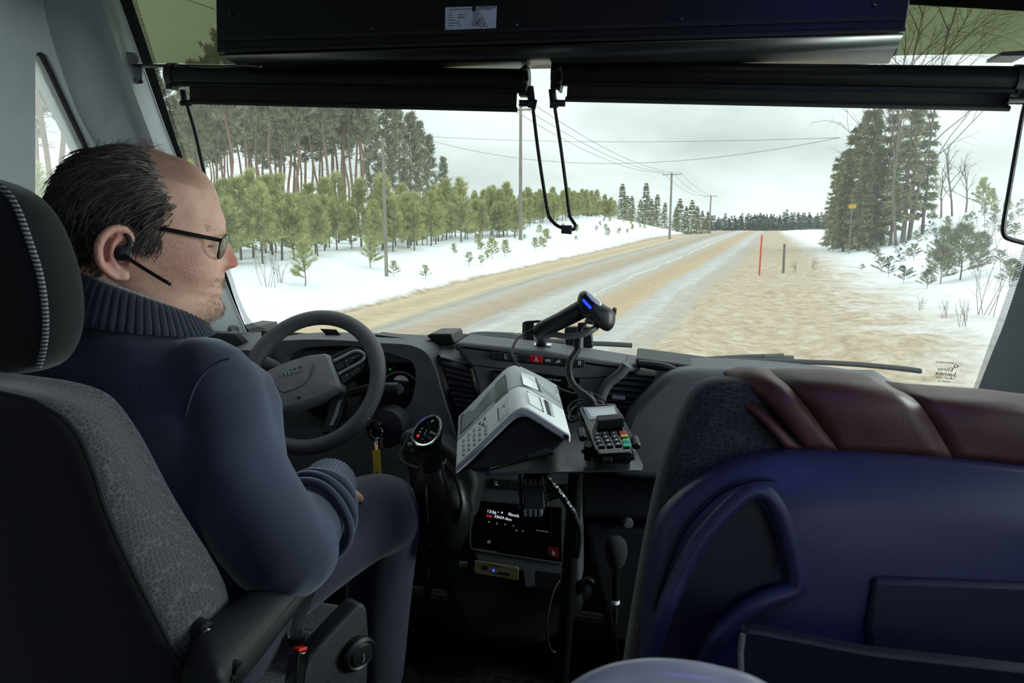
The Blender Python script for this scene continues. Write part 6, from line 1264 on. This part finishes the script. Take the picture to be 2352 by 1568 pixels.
# --- ticket machine
tm = thing('ticket_machine', onz(1200, 1040, TZ), 'silver and grey ticket machine with screen and keypad standing on the tray', 'ticket machine')
near_ = [(1047, 1070), (1095, 1026), (1144, 979), (1172, 952), (1187, 941), (1200, 936), (1213, 937), (1228, 945), (1268, 971), (1311, 998)]
far_ = [(1053, 955), (1088, 922), (1128, 880), (1153, 853), (1166, 843), (1180, 838), (1194, 840), (1210, 848), (1246, 865), (1280, 884)]
Nn = [A(x, y, 1.165-.00006*(x-1047)) for x, y in near_]; Ff = [onz(x, y, n_.z) for (x, y), n_ in zip(far_, Nn)]
def tsec(f): return [a_.lerp(b_, f) for a_, b_ in zip(Nn, Ff)]
dn = V((0, 0, -.016)); fs = .45
def shell(f0, f1, nm, m_):
    a_, b_ = tsec(f0), tsec(f1); m = MB(); m.loft([[p for p in a_] + [p+dn for p in reversed(a_)], [p for p in b_] + [p+dn for p in reversed(b_)]]); return m.build(nm, m_, tm, bevel=.003, ang=35)
sh1 = shell(0, fs-.006, 'front_shell', M_silver); sh2 = shell(fs+.006, 1, 'rear_shell', M_grey)
a_, b_ = tsec(fs-.01), tsec(fs+.01); m = MB(); m.loft([[p+V((0, 0, -.0008)) for p in a_] + [p+dn for p in reversed(a_)], [p+V((0, 0, -.0008)) for p in b_] + [p+dn for p in reversed(b_)]]); m.build('shell_seam', mat('dark_blue_seam', '1c2240', .5), tm)
bp_ = [(1072, 1079), (1130, 1021), (1178, 974), (1198, 962), (1222, 960), (1300, 1010), (1284, 1026), (1266, 1040), (1246, 1048), (1180, 1064), (1112, 1078)]
ax_ = (Ff[0]-Nn[0])*.95; bd_ = [A(x, y, 1.172) for x, y in bp_]
m = MB(); m.prism(bd_, ax_); m.build('lower_body', M_charcoal, tm, bevel=.003)
m = MB(); m.prism([onz(x, y, TZ+.002) for x, y in ((1125, 1076), (1255, 1044), (1240, 990), (1130, 1000))], (0, 0, .03)); m.build('foot', M_charcoal, tm)
lp = Nn[0]; ln_ = (Nn[2]-Nn[0]).cross(Ff[0]-Nn[0]).normalized(); ln_ = ln_ if ln_.z > 0 else -ln_
rp_ = Nn[9]; rn_ = (Nn[9]-Nn[7]).cross(Ff[9]-Nn[9]).normalized(); rn_ = rn_ if rn_.z > 0 else -rn_
def fl_(x, y, o=.001): return onp(x, y, lp + ln_*o, ln_)
def fr_(x, y, o=.001): return onp(x, y, rp_ + rn_*o, rn_)
def patch(f, pts, o, th, nm, m_, par, nrm): m = MB(); m.prism([f(x, y, o) for x, y in pts], nrm*-th); return m.build(nm, m_, par)
patch(fl_, [(1058, 955), (1160, 859), (1166, 900), (1056, 999)], .0006, .001, 'screen_bezel', M_charcoal, sh2, ln_)
patch(fl_, [(1062, 956), (1157, 866), (1161, 897), (1060, 992)], .0012, .001, 'screen', M_lcd, sh2, ln_)
kn = 0
for cx, y0, y1 in ((1064.4, 1010, 1041), (1076.2, 997, 1030), (1088.7, 986, 1018), (1101, 984, 1007), (1115, 977, 994)):
    nk = 4 if cx < 1095 else 3
    for i in range(nk):
        y = y0 + (y1-y0)*i/(nk-1); k4 = [fl_(cx-3.2, y-1.5, .0015), fl_(cx+3.0, y-5.5, .0015), fl_(cx+3.0, y+1.0, .0015), fl_(cx-3.2, y+4.6, .0015)]
        m = MB(); m.prism(k4, ln_*-.0025); m.build('key', M_grey, sh1, bevel=.0005); m = MB(); m.tube([k4[0].lerp(k4[2], .38)+ln_*.0003, k4[0].lerp(k4[2], .62)+ln_*.0003], .0006, 4); 
for x, y in ((1112, 960), (1101, 970.5), (1108, 973)): patch(fl_, [(x-3, y+3), (x+2.5, y-4), (x+2.5, y+4)], .0015, .002, 'arrow_key', M_charcoal, sh1, ln_)
patch(fl_, [(1145, 936), (1168, 912), (1171, 944), (1147, 968)], .001, .0015, 'printer_lid', mat('pale_silver', 'cfd2d3', .35), sh1, ln_); patch(fl_, [(1142, 938), (1144.5, 936), (1147, 963), (1144.5, 966)], .0012, .001, 'paper_slit', M_ink, sh1, ln_)
text('lid_lettering', 'FWD', .006, fl_(1158, 932, .0014), (Ff[0]-Nn[0]), ln_.cross(Ff[0]-Nn[0]), M_ink, sh1, ext=.0001)
patch(fr_, [(1197, 854), (1228, 866), (1237, 896), (1202, 881)], .001, .001, 'window', M_paper, sh2, rn_); patch(fr_, [(1228, 866), (1232, 868), (1242, 898), (1237, 896)], .001, .001, 'window_edge', M_charcoal, sh2, rn_)
for a0, a1 in ((2.3, 3.9), (-.9, .7)):
    m = MB(); m.tube([fr_(1261+20*math.cos(a), 895+13*math.sin(a)+5*math.cos(a), .0006) for a in np.linspace(a0, a1, 12)], .0011, 5); m.build('card_reader_ring', mat('pale_ring', 'd8dadb', .4), sh2)
m = MB(); m.tube([fr_(x, y, .0004) for x, y in ((1209, 897), (1240, 913), (1249, 946), (1216, 927))], .0006, 4, loop=True); m.build('cover_outline', M_charcoal, sh1)
patch(fr_, [(1250, 917), (1258, 921), (1267, 954), (1259, 950)], .0008, .0015, 'card_slot', M_ink, sh1, rn_); patch(fr_, [(1258, 921), (1266, 925), (1274, 957), (1267, 954)], .0008, .001, 'card_slot_lip', M_grey, sh1, rn_)
m = MB(); m.lathe(A(1301, 1004, 1.148), (Nn[0]-Ff[0]), [(.004, -.004), (.004, .001), (.0025, .0012), (.0002, .0005)], 14); m.build('corner_plug', M_ink, sh1)
text('maker_lettering', 'pusatec', .0125, A(1238, 1037, 1.1715), A(1256, 1031, 1.17)-A(1222, 1043, 1.17), (0, 0, 1), M_dash, tm, ext=.0006)
m = MB(); m.prism([A(x, y, 1.158) for x, y in ((1064, 1075), (1110, 1036), (1118, 1028), (1122, 1026), (1108, 1048), (1072, 1079))], (0, .006, 0)); m.build('side_handle', M_gloss, tm, bevel=.001)
# --- card terminal
ca, cb, cc_, cd_ = A(1330, 932, 1.30), A(1414, 926, 1.30), A(1456, 1032, 1.185), A(1366, 1042, 1.185)
cn = (cb-ca).cross(cd_-ca).normalized(); cn = cn if cn.z > 0 else -cn
def ct_(x, y, o=0): return onp(x, y, ca + cn*o, cn)
ct = thing('card_terminal', onz(1400, 1045, TZ), 'black card payment terminal with coloured keys in a cradle on the tray', 'card terminal')
m = MB(); m.prism([ct_(x, y) for x, y in ((1331, 936), (1335, 930), (1409, 925), (1415, 928), (1424, 955), (1436, 990), (1454, 1020), (1450, 1040), (1376, 1044), (1366, 1030), (1350, 985))], cn*-.022); tb = m.build('terminal_body', M_gloss, ct, bevel=.003, seg=3)
patch(ct_, [(1339, 935), (1411, 931), (1419, 956), (1353, 963)], .0012, .001, 'screen_glass', M_grey, tb, cn); patch(ct_, [(1346, 938), (1409, 935), (1415, 953), (1358, 957)], .0018, .001, 'screen', mat('bright_screen', 'c4cacc', .15), tb, cn)
m = MB(); up2 = cn*.020; q = [ct_(1371, 979), ct_(1430, 974), ct_(1434, 981), ct_(1374, 988)]; m.hexa([q[3], q[2], q[1]+(cb-cc_)*.05, q[0]+(cb-cc_)*.05], [q[3]+up2, q[2]+up2, q[1]+up2+(cb-cc_)*.05, q[0]+up2+(cb-cc_)*.05]); m.build('privacy_hood', M_black, tb, bevel=.002)
m = MB(); m.hexa([ct_(1364, 1012), ct_(1367, 1011), ct_(1375, 982), ct_(1371, 981)], [ct_(1359, 992), ct_(1363, 991), ct_(1373, 962), ct_(1370, 961)]); m.build('privacy_flap', M_dash, tb)
m = MB(); m.hexa([ct_(1448, 1006), ct_(1451, 1006), ct_(1434, 978), ct_(1431, 978)], [ct_(1447, 992), ct_(1450, 992), ct_(1431, 961), ct_(1428, 961)]); m.build('privacy_flap', M_dash, tb)
rows_k = [[(1373, 995), (1389, 993.5), (1409, 993), (1429, 991.5)], [(1373, 1004), (1392, 1002), (1412, 1000.5), (1433, 999)], [(1376, 1012), (1396, 1010.5), (1416, 1009), (1438, 1013)], [(1381, 1021), (1400, 1020), (1420, 1018)]]
lab_k = [['1', '2', '3', ''], ['4', '5', '6', ''], ['7', '8', '9', 'OK'], ['*', '0', '#']]
M_key = mat('dark_grey_key', '2c2e31', .4); kr, ky_, kg = mat('red_key', 'a3343a', .4), mat('yellow_key', 'c99a2e', .4), mat('green_key', '1fa587', .4)
kd1 = (ct_(1420, 1010)-ct_(1380, 1013)).normalized(); kd2 = cn.cross(kd1)
for r_, (rw, lw) in enumerate(zip(rows_k, lab_k)):
    for c_, ((x, y), s) in enumerate(zip(rw, lw)):
        w_, h_ = (8.2, 3.4); mk = M_key
        if c_ == 3: mk = (kr, ky_, kg)[r_]; h_ = 3.2 if r_ < 2 else 9; w_ = 8.5; y = y + (2 if r_ == 2 else 0)
        m = MB(); m.prism([ct_(x-w_, y-h_+.7, .0035), ct_(x+w_-1, y-h_-.5, .0035), ct_(x+w_+1, y+h_-.5, .0035), ct_(x-w_+2, y+h_+.7, .0035)], cn*-.003); kk = m.build('key', mk, tb, bevel=.0008)
        if s: text('key_lettering', s, .0065 if s != 'OK' else .0085, ct_(x, y, .0037), kd1, kd2, M_white if s != 'OK' else M_ink, kk, ext=.0001)
m = MB(); m.prism([ct_(x, y, -.0225) for x, y in ((1326, 945), (1420, 935), (1462, 1018), (1456, 1046), (1366, 1052), (1346, 1000))], cn*-.012); m.build('cradle', M_black, ct, bevel=.003)
m = MB(); m.loft([[ct_(x, y, -.034) for x, y in ((1350, 975), (1430, 968), (1450, 1030), (1368, 1036))], [V((p.x, p.y, TZ+.001)) for p in [ct_(x, y, -.034) for x, y in ((1350, 975), (1430, 968), (1450, 1030), (1368, 1036))]]]); m.build('cradle_foot', M_blackmetal, ct)
for x, y, rr_, ln in ((1460, 1016, .007, .024), (1337, 997, .007, .026)):
    c = ct_(x, y, -.004); m = MB(); m.tube([c-kd2*ln/2, c+kd2*ln/2], rr_, 14); m.build('clamp_jaw', M_black, ct, bevel=.002)
for x, y in ((1393, 1051), (1445, 1046)):
    c = ct_(x, y, -.012); m = MB(); m.tube([c-kd1*.0085, c+kd1*.0085], .0085, 18); m.build('clamp_roller', M_rubber, ct, bevel=.0015)
c = ct_(1352, 1032, -.02); m = MB(); m.tube([c-cn*.02, c+cn*.012], .008, 14); m.build('clamp_post', M_black, ct)
# --- scanner, its gooseneck and cradle ring
def vp(x, y, D): return A(x, y, D)
sc_ = thing('barcode_scanner', A(1300, 730, 1.40), 'black handheld barcode scanner with a glowing blue strip and silver cap', 'scanner')
ho_ = [(1333, 671), (1348, 668), (1366, 681), (1386, 698), (1404, 709), (1413, 719), (1413, 738), (1408, 752), (1398, 760), (1388, 759), (1374, 750), (1362, 735), (1346, 731), (1334, 722), (1327, 706), (1326, 688)]
def puffD(mb, outl, offs, n=4):
    base = smooth_pts([V((x, y, 0)) for x, y in outl], n, True); cx, cy = sum(p.x for p in base)/len(base), sum(p.y for p in base)/len(base)
    mb.loft([[A(cx+(p.x-cx)*s, cy+(p.y-cy)*s, D) for p in base] for s, D in offs])
m = MB(); puffD(m, ho_, [(.02, 1.358), (.6, 1.360), (.88, 1.366), (.97, 1.376), (1.0, 1.392), (.98, 1.41), (.85, 1.425), (.02, 1.428)]); hd = m.build('scanner_head', M_black, sc_, ang=60)
m = MB(); m.tube([A(1355, 698, 1.395), A(1330, 713, 1.395), A(1290, 735, 1.395), A(1245, 757, 1.398), A(1232, 764, 1.40), A(1226, 766, 1.40)], [.018, .0185, .017, .0165, .014, .008], 22); hd2 = m.build('scanner_handle', M_black, sc_)
m = MB(); m.tube([A(1233, 757, 1.40), A(1221, 762, 1.40), A(1207, 767, 1.40)], [.008, .006, .004], 12); m.build('cable_boot', M_rubber, sc_)
puff2 = [(1343, 671), (1352, 669), (1366, 681), (1381, 694), (1381, 702), (1372, 702), (1356, 688)]
m = MB(); puffD(m, puff2, [(.02, 1.3555), (.75, 1.356), (1.0, 1.361), (1.0, 1.375)], 3); m.build('silver_cap', mat('silver_cap', 'd4d6d8', .3), hd)
m = MB(); m.tube(smooth_pts([A(1339, 688, 1.3605), A(1346, 696, 1.3575), A(1357, 708, 1.3575)], 4), .0026, 10); m.build('blue_strip', mat('blue_lit_strip', '1a35ff', .3, emit=1.2), hd)
m = MB(); m.prism([A(x, y, 1.385) for x, y in ((1405, 712), (1410, 708), (1415, 712), (1414, 724), (1409, 728))], (0, .03, 0)); m.build('nose_rim', M_rubber, hd, bevel=.001)
hol = thing('scanner_holder', A(1310, 800, 1.41), 'ribbed black gooseneck with a hooped cradle holding up the scanner', 'holder')
m = MB(); m.tube(smooth_pts([A(x, y, D) for x, y, D in ((1250, 774, 1.395), (1268, 768, 1.39), (1300, 772, 1.378), (1335, 768, 1.37), (1358, 759, 1.37), (1370, 749, 1.385), (1366, 740, 1.41), (1348, 737, 1.43))], 6), .0062, 12); m.build('cradle_hoop', M_dash, hol)
m = MB(); m.tube([A(1335, 742, 1.405), A(1330, 772, 1.405)], .0062, 12); m.tube([A(1330, 772, 1.405), A(1328, 798, 1.405)], [.0095, .0105], 14); m.build('hoop_stem', M_black, hol)
gp = smooth_pts([A(x, y, D) for x, y, D in ((1328, 792, 1.405), (1325, 806, 1.40), (1314, 822, 1.39), (1307, 840, 1.38), (1308, 862, 1.37), (1316, 882, 1.355), (1334, 900, 1.34), (1354, 914, 1.325), (1364, 930, 1.315), (1368, 955, 1.31))], 16)
m = MB(); m.tube(gp, [.0072 if i % 4 < 2 else .0060 for i in range(len(gp))], 12); m.build('gooseneck', M_black, hol, ang=20)
m = MB(); m.tube([gp[-1], V((gp[-1].x, gp[-1].y, TZ+.0005))], .0075, 12); m.build('gooseneck_foot', M_blackmetal, hol)
cr_ = thing('scanner_rest', ony(1243, 793, 1.62), 'small black rest with a chrome base plate under the scanner handle', 'rest')
m = MB(); m.prism([ony(x, y, 1.60) for x, y in ((1222, 792), (1264, 793), (1266, 797), (1222, 796))], (0, .03, 0)); m.build('rest_plate', M_chrome, cr_, bevel=.0008)
m = MB(); m.tube([ony(1243, 793, 1.61), ony(1245, 776, 1.58), A(1240, 770, 1.43)], [.013, .010, .009], 14); m.build('rest_post', M_black, cr_)
def cable(pts, r, label, cat='cable', m_=None, name='cable'):
    m = MB(); m.tube(smooth_pts([A(*p) for p in pts], 8), r, 8); return tag(m.build(name, m_ or M_cable), label, cat)
cable([(1208, 766, 1.40), (1190, 776, 1.39), (1178, 798, 1.37), (1177, 818, 1.35), (1184, 832, 1.34), (1193, 840, 1.33)], .0026, 'black scanner cable looping down behind the ticket machine')
cable([(1279, 888, 1.42), (1300, 898, 1.42), (1322, 904, 1.42), (1348, 900, 1.40), (1375, 910, 1.38), (1392, 922, 1.36)], .0020, 'thin cable running from the ticket machine to the card terminal')
cable([(1344, 898, 1.36), (1356, 902, 1.36), (1368, 920, 1.36), (1384, 926, 1.35)], .0020, 'short black cable arching over the top of the card terminal')
cable([(1350, 922, 1.36), (1325, 930, 1.36), (1310, 944, 1.355), (1304, 960, 1.35), (1312, 968, 1.345), (1330, 962, 1.34), (1345, 955, 1.34)], .0026, 'thick black cable looping between ticket machine and card terminal')
cable([(1346, 918, 1.37), (1318, 922, 1.37), (1304, 938, 1.365), (1306, 954, 1.36), (1318, 962, 1.355)], .0020, 'second loop of cable just behind the thick loop')
M_tape = mat('shiny_black_tape', '232428', .18, bump=.9, bscale=160)
cable([(1252, 1088, 1.24), (1272, 1114, 1.25), (1296, 1146, 1.258), (1320, 1182, 1.266)], .0062, 'cable bundle wrapped in shiny black tape under the tray', 'cable', M_tape, 'taped_cable')
cable([(1318, 1180, 1.265), (1330, 1210, 1.27), (1331, 1245, 1.275), (1326, 1280, 1.28)], .0045, 'plain cable end running down beside the black pole')
cable([(1286, 1332, 1.42), (1270, 1362, 1.40), (1258, 1420, 1.38), (1258, 1465, 1.38), (1268, 1494, 1.38), (1280, 1495, 1.385), (1291, 1484, 1.40)], .0018, 'thin cable hanging in a long loop left of the pole')
cable([(1348, 1370, 1.52), (1338, 1384, 1.48), (1328, 1394, 1.45)], .0018, 'short white-lit cable coming out of the socket right of the pole')
plug = thing('power_plug', A(1350, 1350, 1.56), 'black round plug in a socket low right of the pole', 'plug')
m = MB(); m.tube([A(1352, 1338, 1.70), A(1350, 1345, 1.58)], .016, 16); m.torus(A(1350, 1345, 1.58), (0, 1, 0), .015, .003, 20, 6); m.build('socket_ring', M_black, plug)
m = MB(); m.tube([A(1350, 1346, 1.60), A(1350, 1366, 1.53)], [.012, .008], 12); m.build('plug_body', M_dash2, plug)
# dash-top phone bracket behind the scanner
ph = thing('phone_mount', ony(1330, 790, 1.78), 'black phone mount standing on the dashboard behind the scanner', 'mount')
m = MB(); m.prism(pY([(1296, 757), (1300, 751), (1340, 750), (1358, 752), (1362, 800), (1300, 800)], 1.70), (0, .02, 0)); m.build('mount_body', M_black, ph, bevel=.003)
m = MB(); m.prism(pY([(1328, 742), (1346, 740), (1350, 790), (1330, 790)], 1.72), (0, .012, 0)); m.build('mount_arm', M_dash2, ph, bevel=.002)
ph2 = thing('phone_holder', ony(1225, 790, 1.76), 'thin square black holder frame on the dashboard left of the scanner handle', 'mount')
m = MB(); m.tube(smooth_pts(pY([(1203, 748), (1206, 741), (1225, 739), (1245, 742), (1246, 785), (1222, 788), (1205, 780)], 1.72), 3, True), .0035, 8, loop=True); m.prism(pY([(1204, 742), (1226, 741), (1226, 790), (1204, 790)], 1.723), (0, .004, 0)); m.build('holder_frame', M_black, ph2)
# microphone
mic = thing('microphone', A(1415, 1300, 1.47), 'black microphone with a foam windshield hanging by the lower dashboard', 'microphone')
D_ = 1.47
m = MB(); m.lathe(A(1415, 1304, D_), A(1415, 1232, D_)-A(1415, 1304, D_), [(.010, 0), (.018, .010), (.0225, .028), (.0235, .042), (.020, .056), (.012, .064), (.0005, .067)], 28); m.build('foam_windshield', mat('black_foam', '1a1b1e', .95, bump=.8, bscale=700), mic)
m = MB(); m.tube([A(1415, 1306, D_), A(1414, 1378, D_)], [.0085, .0075], 18); m.build('mic_body', M_blackmetal, mic)
for x in (-6, 6): m = MB(); m.tube([A(1415+x, 1306, D_-.008), A(1415+x, 1326, D_-.008)], .0006, 4); m.build('mic_slot', M_steel, mic)
m = MB(); m.tube([A(1414, 1378, D_), A(1414, 1386, D_)], .0085, 18); m.build('mic_ring', M_white, mic); m = MB(); m.tube([A(1414, 1386, D_), A(1414, 1395, D_)], .0070, 16); m.build('mic_connector', M_chrome, mic)
m = MB(); m.tube([A(1414, 1395, D_), A(1414, 1412, D_), A(1413, 1432, D_)], [.0055, .0045, .003], 12); m.build('cable_boot', M_rubber, mic)
m = MB(); m.tube(smooth_pts([A(1413, 1430, D_), A(1414, 1460, D_+.01), A(1419, 1490, D_+.02), (A(1417, 1512, D_+.04)), (A(1412, 1520, D_+.08))], 6), .0018, 8); m.build('mic_cable', M_cable, mic)
m = MB(); m.box(A(1415, 1340, D_+.06), (.012, .12, .02)); m.build('mic_clip', M_black, mic)
# ================================================================ PASSENGER SEATS
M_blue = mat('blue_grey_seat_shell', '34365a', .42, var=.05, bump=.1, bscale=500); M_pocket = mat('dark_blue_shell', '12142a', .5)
M_leath = mat('burgundy_leather', '55302d', .5, var=.15, scale=25, bump=.15, bscale=500, c2='663a33')
M_fab2 = fabric('passenger_seat_fabric', '2c2c31', '45454b', 150, 230, .12)
ps = thing('passenger_seat', (.30, .70, FZ), 'passenger seat ahead with blue plastic back shell, grab handle and burgundy leather head cover', 'seat')
# padded body behind the shell
so_ = [(1425, 1540), (1440, 1440), (1457, 1335), (1474, 1240), (1491, 1154), (1508, 1080), (1529, 1011), (1548, 965), (1566, 912), (1592, 876), (1640, 856), (1720, 858), (1900, 880), (2100, 900), (2300, 915), (2600, 950), (2760, 1040), (2840, 1200), (2860, 1500), (2860, 1900), (1400, 1900), (1412, 1640)]
def ringD(outl, s, D, cx=2100, cy=1350): return [A(cx+(x-cx)*s, cy+(y-cy)*s, D) for x, y in outl]
m = MB(); m.loft([ringD(so_, .90, .83), ringD(so_, .965, .80), ringD(so_, .995, .755), ringD(so_, 1.0, .715), ringD(so_, .985, .67), ringD(so_, .955, .64), ringD(so_, .5, .635)]); m.build('padded_back', M_fab2, ps, ang=60, sub=1)
so2 = [(1462, 1540), (1467, 1512), (1472, 1430), (1479, 1330), (1491, 1249), (1500, 1210), (1515, 1175), (1534, 1150), (1558, 1126), (1595, 1098), (1634, 1076), (1668, 1058), (1705, 1045), (1755, 1034), (1806, 1030), (1880, 1030), (1968, 1033), (2080, 1041), (2197, 1050), (2352, 1067), (2560, 1092), (2680, 1140), (2740, 1300), (2760, 1600), (2760, 1900), (1430, 1900), (1450, 1700)]
m = MB(); m.loft([ringD(so2, 1.0, .655), ringD(so2, 1.0, .635), ringD(so2, .992, .622), ringD(so2, .97, .612), ringD(so2, .93, .605), ringD(so2, .5, .592)]); shell_ = m.build('back_shell', M_blue, ps, ang=60)
# recessed side channel around the handle, loop handle
pock = [(1586, 1321), (1605, 1262), (1640, 1212), (1672, 1178), (1715, 1146), (1737, 1150), (1757, 1168), (1779, 1226), (1795, 1290), (1806, 1335), (1790, 1344), (1744, 1356), (1705, 1380), (1672, 1407), (1640, 1446), (1600, 1500), (1580, 1540), (1520, 1560), (1500, 1530), (1535, 1430)]
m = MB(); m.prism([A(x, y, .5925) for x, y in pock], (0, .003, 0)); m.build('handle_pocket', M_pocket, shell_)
hloop = [(1478, 1580), (1496, 1500), (1525, 1410), (1562, 1325), (1600, 1252), (1640, 1202), (1690, 1152), (1722, 1130), (1746, 1128), (1768, 1142), (1788, 1172), (1808, 1225), (1822, 1280), (1831, 1335), (1826, 1352), (1808, 1362), (1765, 1374), (1720, 1398), (1682, 1428), (1650, 1462), (1618, 1512), (1590, 1560)]
m = MB(); hp_ = smooth_pts([A(x, y, .582 + (.012 if y > 1480 else 0)) for x, y in hloop], 5); m.tube(hp_, [.0075]*len(hp_), 14, flat=1.0); m.build('grab_handle', M_blue, ps)
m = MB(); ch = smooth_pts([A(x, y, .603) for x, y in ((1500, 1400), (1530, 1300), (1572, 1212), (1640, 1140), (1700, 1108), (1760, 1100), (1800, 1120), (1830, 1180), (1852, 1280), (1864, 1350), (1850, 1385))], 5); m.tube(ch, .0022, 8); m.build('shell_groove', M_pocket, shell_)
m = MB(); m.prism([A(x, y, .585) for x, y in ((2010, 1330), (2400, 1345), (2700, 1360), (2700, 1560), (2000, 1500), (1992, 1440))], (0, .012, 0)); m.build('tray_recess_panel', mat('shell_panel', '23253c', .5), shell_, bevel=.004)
# leather head cover: strips over the top of the seat
def cover(cols, nm, seam=None):
    m = MB(); m.grid([smooth_pts([A(*p) for p in c], 5) for c in cols]); o = m.build(nm, M_leath, ps, ang=70, solid=.004, off=1); return o
def colm_(bx, by, mx_, my, tx_, ty_, puf=0): return [(bx, by, .628), (mx_, my, .635-puf), (tx_-(tx_-mx_)*.25, ty_+16, .675-puf), (tx_, ty_, .73), (tx_+10, ty_+14, .80)]
cover([colm_(1806, 1030, 1735, 955, 1622, 878), colm_(1818, 1030, 1745, 950, 1640, 869, .003), colm_(1838, 1030, 1757, 944, 1652, 868)], 'cover_piping')
cover([colm_(1838, 1032, 1748, 935, 1650, 872, -.012), colm_(1858, 1032, 1766, 930, 1662, 868, -.012)], 'cover_gap'); bpy.data.objects['cover_gap'].data.materials[0] = M_ink
cover([colm_(1852, 1032, 1766, 932, 1660, 852), colm_(1872, 1033, 1782, 922, 1690, 842, .006), colm_(1900, 1035, 1806, 914, 1722, 840, .008), colm_(1926, 1036, 1834, 910, 1765, 846, .002)], 'cover_strip')
cover([colm_(1926, 1036, 1836, 908, 1768, 847, .0), colm_(1960, 1038, 1880, 905, 1815, 845, .007), colm_(2040, 1042, 1965, 908, 1900, 848, .010), colm_(2130, 1046, 2058, 915, 1985, 858, .008), colm_(2188, 1050, 2112, 928, 2028, 872, .0)], 'cover_panel')
cover([colm_(2188, 1050, 2113, 930, 2030, 874, -.002), colm_(2230, 1054, 2160, 935, 2080, 880, .004), colm_(2352, 1068, 2330, 950, 2260, 893, .006), colm_(2560, 1092, 2560, 985, 2520, 925, .004), colm_(2640, 1120, 2650, 1040, 2640, 990, 0)], 'cover_side')
m = MB(); m.box((.30, .80, .45), (.44, .42, .14)); m.build('seat_cushion', M_fab2, ps, bevel=.03); m = MB(); m.box((.30, .82, .24), (.36, .34, .28)); m.build('seat_base', M_ink, ps, bevel=.02)
# nearest seat: rounded top of its grab rail at the lower edge
ns = thing('seat_rail', A(1540, 1560, .40), 'highlight-coloured rounded grip on top of the nearest seat at the bottom edge of the view', 'handle')
m = MB(); pts = smooth_pts([A(x, y, .40) for x, y in ((1270, 1700), (1330, 1618), (1400, 1578), (1480, 1562), (1560, 1563), (1640, 1576), (1720, 1600), (1800, 1650))], 6); m.tube(pts, .0115, 18); m.build('grip', mat('highlight_grip', 'c2c0c0', .28), ns)  # pale colour puts the top highlight into the grip
tops_ = [A(x, y, .405) for x, y in ((1300, 1690), (1360, 1610), (1480, 1572), (1600, 1574), (1720, 1610), (1800, 1660))]; m = MB(); m.prism(tops_ + [V((tops_[-1].x, tops_[-1].y, FZ)), V((tops_[0].x, tops_[0].y, FZ))], (0, .01, 0)); m.build('rail_panel', M_blue, ns)
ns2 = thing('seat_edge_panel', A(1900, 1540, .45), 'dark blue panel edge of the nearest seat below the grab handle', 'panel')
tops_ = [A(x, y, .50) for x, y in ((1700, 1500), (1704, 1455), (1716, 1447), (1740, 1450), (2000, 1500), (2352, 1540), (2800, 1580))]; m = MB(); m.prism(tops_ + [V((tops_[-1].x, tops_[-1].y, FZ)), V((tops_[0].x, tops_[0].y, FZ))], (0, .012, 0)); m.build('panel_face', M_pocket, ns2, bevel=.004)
m = MB(); m.tube([A(1706, 1640, .498), A(1701, 1500, .498), A(1706, 1456, .498)], .002, 8); m.build('panel_edge', M_trim2, ns2)
